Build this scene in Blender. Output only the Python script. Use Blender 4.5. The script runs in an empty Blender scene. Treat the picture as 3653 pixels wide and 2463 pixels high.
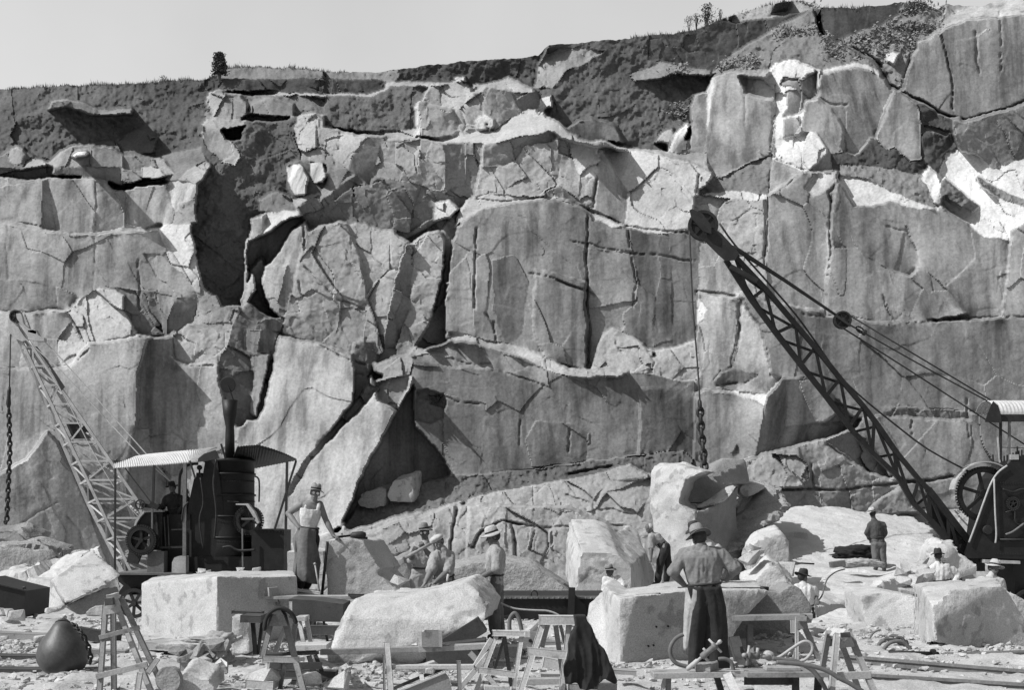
import bpy, bmesh, math, random
import numpy as np
from mathutils import Vector, Matrix
random.seed(7)
SC = bpy.context.scene
COL = SC.collection
# ---------------------------------------------------------------- camera
F_PX, CX, HY, CH = 4400.0, 1826.5, 1847.0, 1.9     # focal length, axis, horizon (photo pixels), eye height (m)
cam_d = bpy.data.cameras.new('camera'); cam = bpy.data.objects.new('camera', cam_d); COL.objects.link(cam)
cam.location = (0, 0, CH); cam.rotation_euler = (math.radians(90), 0, 0)
cam_d.sensor_width = 36; cam_d.lens = 36*F_PX/3653.0
cam_d.shift_y = (HY-1231.5)/3653.0
cam_d.clip_end = 3000; cam_d.clip_start = 0.5
SC.camera = cam
SC.render.resolution_x = 1024; SC.render.resolution_y = 691
# ---------------------------------------------------------------- light
SUN = Vector((-0.65, -0.29, 0.70)).normalized()      # direction towards the sun
w = bpy.data.worlds.new('World'); SC.world = w; w.use_nodes = True
nt = w.node_tree; nt.nodes.clear()
o_ = nt.nodes.new('ShaderNodeOutputWorld'); b_ = nt.nodes.new('ShaderNodeBackground')
s_ = nt.nodes.new('ShaderNodeTexSky'); s_.sky_type = 'NISHITA'; s_.sun_disc = False
s_.sun_elevation = math.asin(SUN.z); s_.sun_rotation = math.atan2(SUN.x, SUN.y)
s_.air_density = 3.0; s_.dust_density = 3.0; s_.ozone_density = 1.0
bw_ = nt.nodes.new('ShaderNodeRGBToBW')               # black-and-white picture: a grey sky
b_.inputs[1].default_value = 0.072
wtc_ = nt.nodes.new('ShaderNodeTexCoord'); wsp_ = nt.nodes.new('ShaderNodeSeparateXYZ')
wmr_ = nt.nodes.new('ShaderNodeMapRange'); wmr_.interpolation_type = 'SMOOTHSTEP'   # added brightening of the sky beyond the cliff, keeping the light on the walls dim
for i_, v_ in ((1, .15), (2, .8), (3, 1.0), (4, 2.5)): wmr_.inputs[i_].default_value = v_
wno_ = nt.nodes.new('ShaderNodeTexNoise'); wno_.inputs['Scale'].default_value = 7.0; wno_.inputs['Detail'].default_value = 4.0
wn2_ = nt.nodes.new('ShaderNodeMapRange'); wn2_.inputs[3].default_value = .9; wn2_.inputs[4].default_value = 1.08
wmu_ = nt.nodes.new('ShaderNodeMath'); wmu_.operation = 'MULTIPLY'; wm2_ = nt.nodes.new('ShaderNodeMath'); wm2_.operation = 'MULTIPLY'
nt.links.new(wtc_.outputs['Generated'], wsp_.inputs[0]); nt.links.new(wsp_.outputs['Y'], wmr_.inputs[0]); nt.links.new(wtc_.outputs['Generated'], wno_.inputs['Vector'])
nt.links.new(wno_.outputs[0], wn2_.inputs[0]); nt.links.new(s_.outputs[0], bw_.inputs[0]); nt.links.new(bw_.outputs[0], wmu_.inputs[0]); nt.links.new(wmr_.outputs[0], wmu_.inputs[1])
nt.links.new(wmu_.outputs[0], wm2_.inputs[0]); nt.links.new(wn2_.outputs[0], wm2_.inputs[1]); nt.links.new(wm2_.outputs[0], b_.inputs[0]); nt.links.new(b_.outputs[0], o_.inputs[0])
sl = bpy.data.lights.new('sun', 'SUN'); sl.energy = 4.6; sl.angle = math.radians(0.55); sl.color = (1, 1, 1)
so = bpy.data.objects.new('sun', sl); COL.objects.link(so); so.rotation_euler = SUN.to_track_quat('Z', 'Y').to_euler()
SC.view_settings.view_transform = 'Standard'; SC.view_settings.look = 'None'
SC.view_settings.exposure = 0.0; SC.view_settings.gamma = 1.0
# ---------------------------------------------------------------- helpers: photo crops -> metres
CR = {'A': (0, 0, 1.5677), 'B': (1200, 100, 1.5677), 'C': (2353, 0, 1.5677), 'D': (0, 800, 1.5677), 'E': (1200, 1000, 1.5677),
      'F': (2353, 800, 1.5677), 'G': (0, 1500, 1.628), 'H': (900, 1500, 1.628), 'I': (1800, 1500, 1.628), 'J': (2653, 1500, 1.628),
      'U': (0, 0, 1/1.5705), 'N': (0, 0, 1.0),
      'a': (980, 1680, 3.335), 'b': (1420, 1820, 3.5636), 'c': (2350, 1820, 2.4375), 'd': (2060, 1820, 4.9),
      'e': (1700, 2100, 4.229), 'f': (380, 1560, 3.0147), 'g': (3253, 1380, 1.9125), 'h': (0, 2050, 3.7967),
      'i': (540, 2100, 3.5242), 'j': (1150, 2150, 3.3229), 'k': (2700, 2000, 3.386), 'l': (0, 1080, 1.912)}
def nat(c, p):
    ox, oy, s = CR[c]; return (ox+p[0]/s, oy+p[1]/s)
def at(c, x, y, Y):
    "point of the place seen at (x, y) of crop c, Y metres away"
    u, v = nat(c, (x, y)); return Vector(((u-CX)/F_PX*Y, Y, CH-(v-HY)/F_PX*Y))
# ---------------------------------------------------------------- materials (all grey: the place is known from a black-and-white photograph)
MATS = {}
def newmat(name, rough=0.8, metal=0.0, spec=0.3):
    m = bpy.data.materials.new(name); m.use_nodes = True; MATS[name] = m
    bs = m.node_tree.nodes['Principled BSDF']; bs.inputs['Roughness'].default_value = rough; bs.inputs['Metallic'].default_value = metal
    bs.inputs['Specular IOR Level'].default_value = spec
    return m, m.node_tree, bs
def nd(nt, t, **kw):
    n = nt.nodes.new(t)
    for k, v in kw.items():
        if k in n.inputs: n.inputs[k].default_value = v
        else: setattr(n, k, v)
    return n
def ramp(nt, fac, stops):
    r = nt.nodes.new('ShaderNodeValToRGB'); e = r.color_ramp.elements
    e[0].position, e[0].color = stops[0][0], (stops[0][1],)*3+(1,)
    e[1].position, e[1].color = stops[-1][0], (stops[-1][1],)*3+(1,)
    for p, v in stops[1:-1]:
        x = e.new(p); x.color = (v, v, v, 1)
    nt.links.new(fac, r.inputs[0]); return r.outputs[0]
def mul(nt, a, b):
    n = nt.nodes.new('ShaderNodeMath'); n.operation = 'MULTIPLY'
    for i, s in ((0, a), (1, b)):
        if isinstance(s, (int, float)): n.inputs[i].default_value = s
        else: nt.links.new(s, n.inputs[i])
    return n.outputs[0]
def bump(nt, bs, h, strength, dist):
    b = nt.nodes.new('ShaderNodeBump'); b.inputs['Strength'].default_value = strength; b.inputs['Distance'].default_value = dist
    nt.links.new(h, b.inputs['Height'])
    prev = bs.inputs['Normal'].links
    if prev: nt.links.new(prev[0].from_socket, b.inputs['Normal'])
    nt.links.new(b.outputs[0], bs.inputs['Normal'])
def noisy(name, lo, hi, scale=6.0, rough=0.8, metal=0.0, bumps=((30, .3, .01),), coords='Object', stretch=(1, 1, 1), spots=None, spec=0.3, grain=None):
    "grey with soft clouds of value, an optional set of dark spots, and bumps (scale, strength, distance)"
    m, nt, bs = newmat(name, rough, metal, spec)
    tc = nt.nodes.new('ShaderNodeTexCoord'); mp = nt.nodes.new('ShaderNodeMapping'); mp.inputs['Scale'].default_value = stretch
    nt.links.new(tc.outputs[coords], mp.inputs[0])
    n = nd(nt, 'ShaderNodeTexNoise', Scale=scale, Detail=6.0, Roughness=0.6); nt.links.new(mp.outputs[0], n.inputs['Vector'])
    c = ramp(nt, n.outputs[0], [(.3, lo), (.7, hi)])
    if grain:
        g = nd(nt, 'ShaderNodeTexNoise', Scale=grain[0], Detail=3.0, Roughness=0.7); nt.links.new(mp.outputs[0], g.inputs['Vector'])
        c = mul(nt, c, ramp(nt, g.outputs[0], [(.33, grain[1]), (.62, 1.0)]))
    if spots:
        v = nd(nt, 'ShaderNodeTexNoise', Scale=spots[0], Detail=4.0, Roughness=0.55); nt.links.new(mp.outputs[0], v.inputs['Vector'])
        c = mul(nt, c, ramp(nt, v.outputs[0], [(spots[1], spots[2]), (spots[1]+.06, 1.0)]))
    nt.links.new(c, bs.inputs['Base Color'])
    for sc_, st, di in bumps:
        b = nd(nt, 'ShaderNodeTexNoise', Scale=float(sc_), Detail=5.0, Roughness=0.6); nt.links.new(mp.outputs[0], b.inputs['Vector'])
        bump(nt, bs, b.outputs[0], st, di)
    return m
# ---------------------------------------------------------------- helpers: objects
def tag(o, label=None, cat=None, group=None, kind=None):
    if label: o['label'] = label
    if cat: o['category'] = cat
    if group: o['group'] = group
    if kind: o['kind'] = kind
    return o
def thing(name, loc, label, cat, group=None):
    o = bpy.data.objects.new(name, None); COL.objects.link(o); o.location = loc; o.empty_display_size = .2
    return tag(o, label, cat, group)
def link(name, me, mat=None, parent=None):
    o = bpy.data.objects.new(name, me); COL.objects.link(o)
    if mat is not None: me.materials.append(MATS[mat] if isinstance(mat, str) else mat)
    if parent is not None:
        o.parent = parent
        t = parent; v = Vector((0, 0, 0))
        while t is not None: v = v+Vector(t.location); t = t.parent
        o.location = -v                                # mesh is authored in world metres; keep it there
    return o
def obj(name, bm, mat=None, parent=None, smooth=False):
    bmesh.ops.recalc_face_normals(bm, faces=bm.faces)
    me = bpy.data.meshes.new(name); bm.to_mesh(me); bm.free()
    if smooth:
        for p in me.polygons: p.use_smooth = True
    return link(name, me, mat, parent)
def rebase(o, loc=None):
    "move the origin of a single-mesh thing to its base without moving the mesh"
    me = o.data; n = len(me.vertices); a = np.empty(n*3); me.vertices.foreach_get('co', a); a = a.reshape(-1, 3)
    if loc is None: loc = ((a[:, 0].min()+a[:, 0].max())/2, (a[:, 1].min()+a[:, 1].max())/2, a[:, 2].min())
    a -= np.array(loc); me.vertices.foreach_set('co', a.ravel()); me.update(); o.location = Vector(o.location)+Vector(loc); return o
def BM(): return bmesh.new()
def frame_of(d, up=Vector((0, 0, 1))):
    d = d.normalized()
    x = up.cross(d)
    if x.length < 1e-4: x = Vector((1, 0, 0)).cross(d)
    x.normalize(); return x, d.cross(x), d
def box(bm, c, s, rot=None, bev=0.0):
    c = Vector(c); vs = []
    R = rot.to_matrix() if rot is not None and not isinstance(rot, Matrix) else rot
    r = bmesh.ops.create_cube(bm, size=1.0)['verts']
    for v in r:
        p = Vector((v.co.x*s[0], v.co.y*s[1], v.co.z*s[2])); v.co = c+((R @ p) if R is not None else p)
    if bev:
        es = list({e for v in r for e in v.link_edges})
        bmesh.ops.bevel(bm, geom=es, offset=bev, segments=1, affect='EDGES')
def beam(bm, a, b, w_, t_, up=Vector((0, 0, 1)), bev=0.0):
    "rectangular bar from a to b; w_ is the width across, t_ the thickness along `up`"
    a, b = Vector(a), Vector(b); x, y, d = frame_of(b-a, up)
    R = Matrix((x, y, d)).transposed(); box(bm, (a+b)/2, (w_, t_, (b-a).length), R, bev)
def tube(bm, pts, r, seg=8, caps=True, close=False):
    pts = [Vector(p) for p in pts]; rs = r if isinstance(r, (list, tuple)) else [r]*len(pts); rings = []; n = len(pts); x = None
    for i, p in enumerate(pts):
        d = (pts[(i+1) % n]-pts[i-1]) if close else (pts[min(i+1, n-1)]-pts[max(i-1, 0)])
        if d.length < 1e-9: d = Vector((0, 0, 1))
        d.normalize()
        if x is None: x, y, _ = frame_of(d)
        else:
            x = (x-d*x.dot(d)).normalized(); y = d.cross(x)
        rings.append([bm.verts.new(p+(x*math.cos(2*math.pi*k/seg)+y*math.sin(2*math.pi*k/seg))*rs[i]) for k in range(seg)])
    for i in range(n if close else n-1):
        A, B = rings[i], rings[(i+1) % n]
        for k in range(seg): bm.faces.new((A[k], A[(k+1) % seg], B[(k+1) % seg], B[k]))
    if caps and not close:
        bm.faces.new(rings[0][::-1]); bm.faces.new(rings[-1])
def smooth_path(pts, n=6):
    pts = [Vector(p) for p in pts]; out = []
    for i in range(len(pts)-1):
        p0, p1, p2, p3 = pts[max(i-1, 0)], pts[i], pts[i+1], pts[min(i+2, len(pts)-1)]
        for k in range(n):
            t = k/n; out.append(.5*((2*p1)+(p2-p0)*t+(2*p0-5*p1+4*p2-p3)*t*t+(3*p1-p0-3*p2+p3)*t**3))
    out.append(pts[-1]); return out
def lathe(bm, c, prof, seg=24, axis=Vector((0, 0, 1)), caps=True):
    "profile = [(radius, height)...] turned about axis through c"
    c = Vector(c); x, y, d = frame_of(axis, Vector((0, 1, 0)) if abs(axis.normalized().z) > .9 else Vector((0, 0, 1))); rings = []
    for r, h in prof:
        rings.append([bm.verts.new(c+d*h+(x*math.cos(2*math.pi*k/seg)+y*math.sin(2*math.pi*k/seg))*max(r, 1e-4)) for k in range(seg)])
    for A, B in zip(rings, rings[1:]):
        for k in range(seg): bm.faces.new((A[k], A[(k+1) % seg], B[(k+1) % seg], B[k]))
    if caps: bm.faces.new(rings[0][::-1]); bm.faces.new(rings[-1])
def prism(bm, pts, off):
    "polygon pts extruded by vector off"
    off = Vector(off); a = [bm.verts.new(Vector(p)) for p in pts]; b = [bm.verts.new(Vector(p)+off) for p in pts]; n = len(pts)
    bm.faces.new(a); bm.faces.new(b[::-1])
    for i in range(n): bm.faces.new((a[i], b[i], b[(i+1) % n], a[(i+1) % n]))
# ---------------------------------------------------------------- numpy noise
def _h(ix, iy, iz, s):
    n = (ix*374761393+iy*668265263+iz*1274126177+s*974634777) & 0xFFFFFFFF
    n = ((n ^ (n >> 13))*1274126177) & 0xFFFFFFFF; n = (n ^ (n >> 16)); n = (n*2246822519) & 0xFFFFFFFF
    return ((n >> 8) & 0xFFFF)/65535.0
def vnoise(p, s=0):
    i = np.floor(p).astype(np.int64); f = p-i; f = f*f*(3-2*f); r = 0
    for dx in (0, 1):
        for dy in (0, 1):
            for dz in (0, 1):
                wgt = (f[..., 0] if dx else 1-f[..., 0])*(f[..., 1] if dy else 1-f[..., 1])*(f[..., 2] if dz else 1-f[..., 2])
                r = r+wgt*_h(i[..., 0]+dx, i[..., 1]+dy, i[..., 2]+dz, s)
    return r*2-1
def fbm(p, o=4, s=0, g=.5, lac=2.03):
    r = 0; a = 1; t = 0
    for k in range(o): r = r+a*vnoise(p*(lac**k)+k*17.3, s+k); t += a; a *= g
    return r/t
def cells(x, y, s=0):
    "2-D cellular noise: offset to the nearest seed, its hash values, distance to the border"
    ix = np.floor(x).astype(np.int64); iy = np.floor(y).astype(np.int64)
    d1 = np.full(x.shape, 9.); d2 = np.full(x.shape, 9.); ox = np.zeros(x.shape); oy = np.zeros(x.shape)
    h1 = np.zeros(x.shape); h2 = np.zeros(x.shape); h3 = np.zeros(x.shape)
    for a in (-1, 0, 1):
        for b in (-1, 0, 1):
            cx, cy = ix+a, iy+b
            px = cx+_h(cx, cy, 0, s+1); py = cy+_h(cx, cy, 0, s+2)
            dx, dy = x-px, y-py; d = np.hypot(dx, dy); m = d < d1
            d2 = np.where(m, d1, np.minimum(d2, d)); d1 = np.where(m, d, d1)
            ox = np.where(m, dx, ox); oy = np.where(m, dy, oy)
            h1 = np.where(m, _h(cx, cy, 0, s+3), h1); h2 = np.where(m, _h(cx, cy, 0, s+4), h2); h3 = np.where(m, _h(cx, cy, 0, s+5), h3)
    return ox, oy, h1*2-1, h2*2-1, h3*2-1, d2-d1
def inpoly(u, v, pts):
    m = np.zeros(u.shape, bool); n = len(pts); j = n-1
    for i in range(n):
        xi, yi = pts[i]; xj, yj = pts[j]
        if yi != yj:
            c = ((yi > v) != (yj > v)) & (u < (xj-xi)*(v-yi)/(yj-yi)+xi); m ^= c
        j = i
    return m
def segdist(u, v, pts):
    d = np.full(u.shape, 1e9)
    for (x0, y0), (x1, y1) in zip(pts, pts[1:]):
        t = np.clip(((u-x0)*(x1-x0)+(v-y0)*(y1-y0))/max((x1-x0)**2+(y1-y0)**2, 1e-9), 0, 1)
        d = np.minimum(d, np.hypot(u-x0-t*(x1-x0), v-y0-t*(y1-y0)))
    return d
# ================================================================ THE QUARRY FACE
SKYLINE = [(-900, 330), (0, 318), (140, 310), (400, 300), (720, 283), (765, 268), (800, 245), (930, 236), (1050, 245), (1220, 260), (1350, 256),
           (1600, 225), (1920, 197), (1960, 163), (2100, 148), (2300, 132), (2480, 106), (2580, 64), (2700, 30), (2800, 4), (2860, 4), (2930, 22),
           (3050, 28), (3200, 12), (3290, 4), (3345, 32), (3374, 12), (3440, 20), (3500, 22), (3570, -8), (3800, -40), (4300, -90)]
# facets: crop, outline, depth offset from the general face (m, + = recessed), nx, nz (which way it leans), albedo (soil and rock tones, with some sun on ledges and shade of recesses put in), roughness (0 smooth, 1 broken, 2 soil)
Q = .40
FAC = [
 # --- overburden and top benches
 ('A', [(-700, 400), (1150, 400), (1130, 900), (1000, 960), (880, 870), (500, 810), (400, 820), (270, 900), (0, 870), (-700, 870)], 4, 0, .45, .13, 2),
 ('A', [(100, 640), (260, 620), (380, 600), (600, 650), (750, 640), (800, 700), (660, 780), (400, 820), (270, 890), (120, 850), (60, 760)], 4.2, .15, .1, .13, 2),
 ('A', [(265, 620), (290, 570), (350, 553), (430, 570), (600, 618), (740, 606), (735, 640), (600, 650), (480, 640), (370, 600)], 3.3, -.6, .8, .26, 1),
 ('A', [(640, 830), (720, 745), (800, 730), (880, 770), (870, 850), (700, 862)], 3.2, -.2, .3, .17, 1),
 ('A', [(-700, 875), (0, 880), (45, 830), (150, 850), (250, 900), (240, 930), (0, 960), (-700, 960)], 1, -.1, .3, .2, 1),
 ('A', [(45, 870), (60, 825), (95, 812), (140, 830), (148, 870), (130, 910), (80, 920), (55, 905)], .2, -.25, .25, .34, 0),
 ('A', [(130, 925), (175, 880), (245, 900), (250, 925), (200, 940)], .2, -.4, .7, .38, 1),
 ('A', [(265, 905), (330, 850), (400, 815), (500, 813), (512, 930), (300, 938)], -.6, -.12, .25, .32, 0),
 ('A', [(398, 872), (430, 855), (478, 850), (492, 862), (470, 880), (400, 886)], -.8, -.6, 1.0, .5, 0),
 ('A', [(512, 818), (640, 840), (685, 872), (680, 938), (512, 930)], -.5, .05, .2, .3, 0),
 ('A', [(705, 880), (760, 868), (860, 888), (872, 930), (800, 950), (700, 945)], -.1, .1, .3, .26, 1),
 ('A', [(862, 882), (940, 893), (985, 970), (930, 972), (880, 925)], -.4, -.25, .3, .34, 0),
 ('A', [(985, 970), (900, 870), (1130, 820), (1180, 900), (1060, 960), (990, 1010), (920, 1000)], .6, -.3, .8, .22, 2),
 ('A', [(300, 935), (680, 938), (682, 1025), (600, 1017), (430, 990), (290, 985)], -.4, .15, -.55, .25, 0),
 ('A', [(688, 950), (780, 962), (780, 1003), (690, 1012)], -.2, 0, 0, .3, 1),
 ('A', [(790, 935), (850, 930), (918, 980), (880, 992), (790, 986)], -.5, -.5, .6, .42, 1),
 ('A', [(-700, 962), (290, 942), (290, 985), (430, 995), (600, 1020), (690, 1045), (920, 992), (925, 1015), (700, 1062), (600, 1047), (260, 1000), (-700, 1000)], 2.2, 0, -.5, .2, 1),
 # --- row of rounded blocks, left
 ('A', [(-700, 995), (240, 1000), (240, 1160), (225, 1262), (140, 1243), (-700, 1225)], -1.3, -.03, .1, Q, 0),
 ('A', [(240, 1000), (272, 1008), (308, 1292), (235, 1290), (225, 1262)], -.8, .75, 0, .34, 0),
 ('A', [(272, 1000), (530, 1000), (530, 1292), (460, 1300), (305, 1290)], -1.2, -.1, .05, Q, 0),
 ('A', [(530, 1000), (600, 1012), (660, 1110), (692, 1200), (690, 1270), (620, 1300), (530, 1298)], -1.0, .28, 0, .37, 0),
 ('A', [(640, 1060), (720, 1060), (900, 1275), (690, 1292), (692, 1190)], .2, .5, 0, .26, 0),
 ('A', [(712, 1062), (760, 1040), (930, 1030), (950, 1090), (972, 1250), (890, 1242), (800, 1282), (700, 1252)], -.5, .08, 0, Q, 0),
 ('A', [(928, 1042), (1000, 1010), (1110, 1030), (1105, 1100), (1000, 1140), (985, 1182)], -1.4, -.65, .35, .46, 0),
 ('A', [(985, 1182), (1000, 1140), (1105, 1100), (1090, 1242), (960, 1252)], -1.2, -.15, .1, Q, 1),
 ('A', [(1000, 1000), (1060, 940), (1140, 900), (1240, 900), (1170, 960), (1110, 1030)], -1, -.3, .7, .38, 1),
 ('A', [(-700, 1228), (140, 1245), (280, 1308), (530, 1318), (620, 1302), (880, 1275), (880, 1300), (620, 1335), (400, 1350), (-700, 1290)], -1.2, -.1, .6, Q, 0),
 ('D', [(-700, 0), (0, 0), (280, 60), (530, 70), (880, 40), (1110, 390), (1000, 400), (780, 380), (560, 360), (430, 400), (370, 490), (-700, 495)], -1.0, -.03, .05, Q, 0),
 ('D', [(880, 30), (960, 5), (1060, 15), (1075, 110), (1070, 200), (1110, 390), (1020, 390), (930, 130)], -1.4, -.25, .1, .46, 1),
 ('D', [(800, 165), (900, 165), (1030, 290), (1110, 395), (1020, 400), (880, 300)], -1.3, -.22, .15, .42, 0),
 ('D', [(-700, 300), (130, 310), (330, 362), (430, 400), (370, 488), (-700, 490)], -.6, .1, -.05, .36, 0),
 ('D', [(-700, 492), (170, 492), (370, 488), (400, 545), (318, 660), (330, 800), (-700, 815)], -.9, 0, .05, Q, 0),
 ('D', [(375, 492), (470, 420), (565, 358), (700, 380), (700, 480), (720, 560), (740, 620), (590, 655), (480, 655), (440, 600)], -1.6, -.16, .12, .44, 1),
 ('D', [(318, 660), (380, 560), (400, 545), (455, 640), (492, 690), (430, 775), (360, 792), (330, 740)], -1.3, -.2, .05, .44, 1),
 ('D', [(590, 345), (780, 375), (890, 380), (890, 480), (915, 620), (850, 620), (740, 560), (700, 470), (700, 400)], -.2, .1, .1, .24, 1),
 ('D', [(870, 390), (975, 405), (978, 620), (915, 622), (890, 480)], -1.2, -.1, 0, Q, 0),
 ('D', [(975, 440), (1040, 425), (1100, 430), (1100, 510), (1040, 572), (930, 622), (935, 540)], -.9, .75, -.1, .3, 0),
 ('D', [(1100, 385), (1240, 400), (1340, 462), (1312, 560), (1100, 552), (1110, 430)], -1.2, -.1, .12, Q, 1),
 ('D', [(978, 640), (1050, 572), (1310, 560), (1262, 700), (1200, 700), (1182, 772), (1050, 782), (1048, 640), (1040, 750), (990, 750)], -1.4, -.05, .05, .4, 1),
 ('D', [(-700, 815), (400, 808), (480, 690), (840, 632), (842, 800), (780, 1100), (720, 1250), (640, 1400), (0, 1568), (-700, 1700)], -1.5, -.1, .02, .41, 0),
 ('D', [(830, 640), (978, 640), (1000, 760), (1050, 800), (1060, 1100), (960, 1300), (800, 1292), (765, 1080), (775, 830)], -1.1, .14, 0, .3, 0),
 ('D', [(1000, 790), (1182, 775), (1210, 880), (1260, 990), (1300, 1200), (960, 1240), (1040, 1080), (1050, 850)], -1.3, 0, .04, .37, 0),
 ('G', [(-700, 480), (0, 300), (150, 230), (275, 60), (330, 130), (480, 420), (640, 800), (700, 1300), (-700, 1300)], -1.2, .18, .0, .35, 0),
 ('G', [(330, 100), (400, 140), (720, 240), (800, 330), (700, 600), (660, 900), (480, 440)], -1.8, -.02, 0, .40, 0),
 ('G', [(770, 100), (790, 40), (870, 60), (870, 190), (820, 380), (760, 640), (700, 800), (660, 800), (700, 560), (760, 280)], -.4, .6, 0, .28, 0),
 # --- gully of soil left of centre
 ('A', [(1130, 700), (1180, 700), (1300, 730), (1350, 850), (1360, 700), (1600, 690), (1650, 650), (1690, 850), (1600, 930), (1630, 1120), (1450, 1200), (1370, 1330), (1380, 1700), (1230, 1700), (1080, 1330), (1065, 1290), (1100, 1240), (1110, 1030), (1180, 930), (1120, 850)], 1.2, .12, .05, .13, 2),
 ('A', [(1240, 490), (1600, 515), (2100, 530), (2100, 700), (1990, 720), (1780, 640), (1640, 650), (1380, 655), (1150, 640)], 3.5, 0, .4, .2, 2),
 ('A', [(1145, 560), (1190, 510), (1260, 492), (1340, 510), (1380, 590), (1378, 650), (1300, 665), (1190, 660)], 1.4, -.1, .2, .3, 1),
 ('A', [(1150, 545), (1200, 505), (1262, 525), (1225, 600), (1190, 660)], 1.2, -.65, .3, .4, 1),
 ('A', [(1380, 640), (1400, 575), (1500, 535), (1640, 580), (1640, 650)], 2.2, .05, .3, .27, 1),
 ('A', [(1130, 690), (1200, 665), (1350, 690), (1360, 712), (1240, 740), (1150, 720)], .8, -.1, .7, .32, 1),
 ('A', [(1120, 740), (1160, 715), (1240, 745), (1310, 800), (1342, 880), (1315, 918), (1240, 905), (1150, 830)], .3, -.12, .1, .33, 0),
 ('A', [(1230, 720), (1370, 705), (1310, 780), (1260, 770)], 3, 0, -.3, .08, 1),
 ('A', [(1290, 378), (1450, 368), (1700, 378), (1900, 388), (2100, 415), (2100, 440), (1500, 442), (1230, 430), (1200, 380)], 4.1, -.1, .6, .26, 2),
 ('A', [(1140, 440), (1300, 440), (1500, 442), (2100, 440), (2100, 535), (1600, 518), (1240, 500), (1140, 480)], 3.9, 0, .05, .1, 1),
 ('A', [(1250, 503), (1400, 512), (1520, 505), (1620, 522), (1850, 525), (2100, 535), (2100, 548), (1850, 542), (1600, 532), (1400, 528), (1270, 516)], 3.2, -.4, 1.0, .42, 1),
 # --- block group above the gully
 ('A', [(1700, 640), (1770, 622), (1900, 690), (2038, 735), (2060, 900), (1980, 960), (1730, 930), (1640, 760)], .6, 0, .1, .3, 1),
 ('A', [(1643, 700), (1680, 642), (1770, 625), (1782, 705), (1775, 820), (1720, 842), (1680, 832)], -.6, -.35, .15, .42, 1),
 ('A', [(1782, 655), (1900, 715), (1892, 832), (1775, 820)], -.5, .03, .05, Q, 0),
 ('A', [(1770, 625), (1860, 650), (2000, 722), (2060, 735), (1995, 865), (1900, 832), (1910, 722)], -.2, -.35, .6, .42, 1),
 ('A', [(1735, 842), (1775, 825), (1860, 842), (1860, 920), (1730, 902)], -.3, -.05, 0, .38, 0),
 ('A', [(1862, 842), (1985, 855), (1972, 952), (1870, 932)], -.2, .05, 0, .38, 0),
 ('A', [(1605, 920), (1730, 905), (1860, 925), (1950, 950), (1880, 970), (1790, 1070), (1640, 1130), (1610, 1060)], .5, .1, .2, .2, 1),
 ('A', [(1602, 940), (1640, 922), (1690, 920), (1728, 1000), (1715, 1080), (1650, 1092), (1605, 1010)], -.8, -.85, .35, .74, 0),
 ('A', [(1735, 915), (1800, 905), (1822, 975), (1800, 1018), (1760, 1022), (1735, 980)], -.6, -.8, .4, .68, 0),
 ('A', [(1640, 1115), (1720, 1085), (1790, 1062), (1790, 1080), (1740, 1110), (1650, 1165)], -.4, -.4, .9, .42, 1),
 ('A', [(1650, 1165), (1740, 1100), (1792, 1085), (1795, 1160), (1700, 1180)], -.3, .5, -.2, .24, 1),
 ('A', [(1790, 1072), (1860, 960), (1920, 950), (1995, 985), (1900, 1040), (1800, 1112)], -.3, -.2, .5, .36, 1),
 ('A', [(1800, 1112), (1900, 1040), (1995, 985), (2100, 1030), (2100, 1200), (1850, 1210)], .3, .6, -.3, .24, 1),
 ('A', [(1450, 1115), (1540, 1072), (1622, 1100), (1652, 1172), (1540, 1190), (1450, 1180)], .3, .1, .2, .26, 1),
 ('A', [(1470, 1200), (1560, 1190), (1670, 1168), (1665, 1200), (1570, 1228), (1500, 1300), (1465, 1330)], -.6, -.6, .6, .46, 1),
 ('A', [(1400, 1222), (1480, 1190), (1465, 1325), (1370, 1342), (1360, 1700), (1390, 1720), (1380, 1480)], -.6, -.1, .05, .36, 0),
 ('A', [(1400, 1360), (1640, 1228), (1700, 1240), (1600, 1400), (1560, 1492), (1480, 1500), (1400, 1640), (1380, 1450)], 2.6, .5, -.5, .22, 0),
 ('D', [(1390, 250), (1470, 190), (1500, 330), (1560, 510), (1520, 560), (1360, 440)], 1.8, .5, -.2, .2, 1),
 # --- centre-left column stacks
 ('D', [(1560, 150), (1640, 20), (1700, -10), (1700, 180), (1600, 240), (1480, 235)], -.9, -.2, .15, .4, 0),
 ('D', [(1455, 320), (1480, 232), (1600, 230), (1555, 430), (1562, 512), (1500, 465)], -1.0, -.2, .05, .42, 0),
 ('D', [(1600, 230), (1692, 10), (1700, 180), (1652, 420), (1572, 512), (1555, 430)], -.8, .16, 0, .37, 0),
 ('D', [(1335, 420), (1410, 270), (1432, 362), (1350, 472)], -.8, -.4, .1, .42, 0),
 ('D', [(1262, 720), (1312, 560), (1380, 430), (1500, 510), (1600, 540), (1640, 700), (1590, 840), (1560, 900), (1440, 1100), (1400, 1060), (1330, 1090), (1250, 985)], .2, .2, -.05, .22, 1),
 ('D', [(1368, 592), (1470, 590), (1440, 722), (1368, 705)], -1.2, -.45, .1, .42, 0),
 ('D', [(1470, 590), (1440, 540), (1530, 525), (1592, 562), (1522, 722), (1440, 722)], -1.0, .45, -.05, .3, 0),
 ('D', [(1405, 732), (1522, 732), (1480, 860), (1442, 1085), (1402, 1055), (1422, 880)], -.7, -.2, 0, .4, 0),
 ('U', [(690, 508), (760, 492), (800, 525), (832, 690), (812, 805), (640, 770), (668, 640)], -.9, -.02, 0, .37, 1),
 ('U', [(796, 520), (862, 500), (926, 556), (905, 610), (880, 700), (868, 800), (832, 795), (838, 640)], -.8, -.22, .06, Q, 1),
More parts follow.
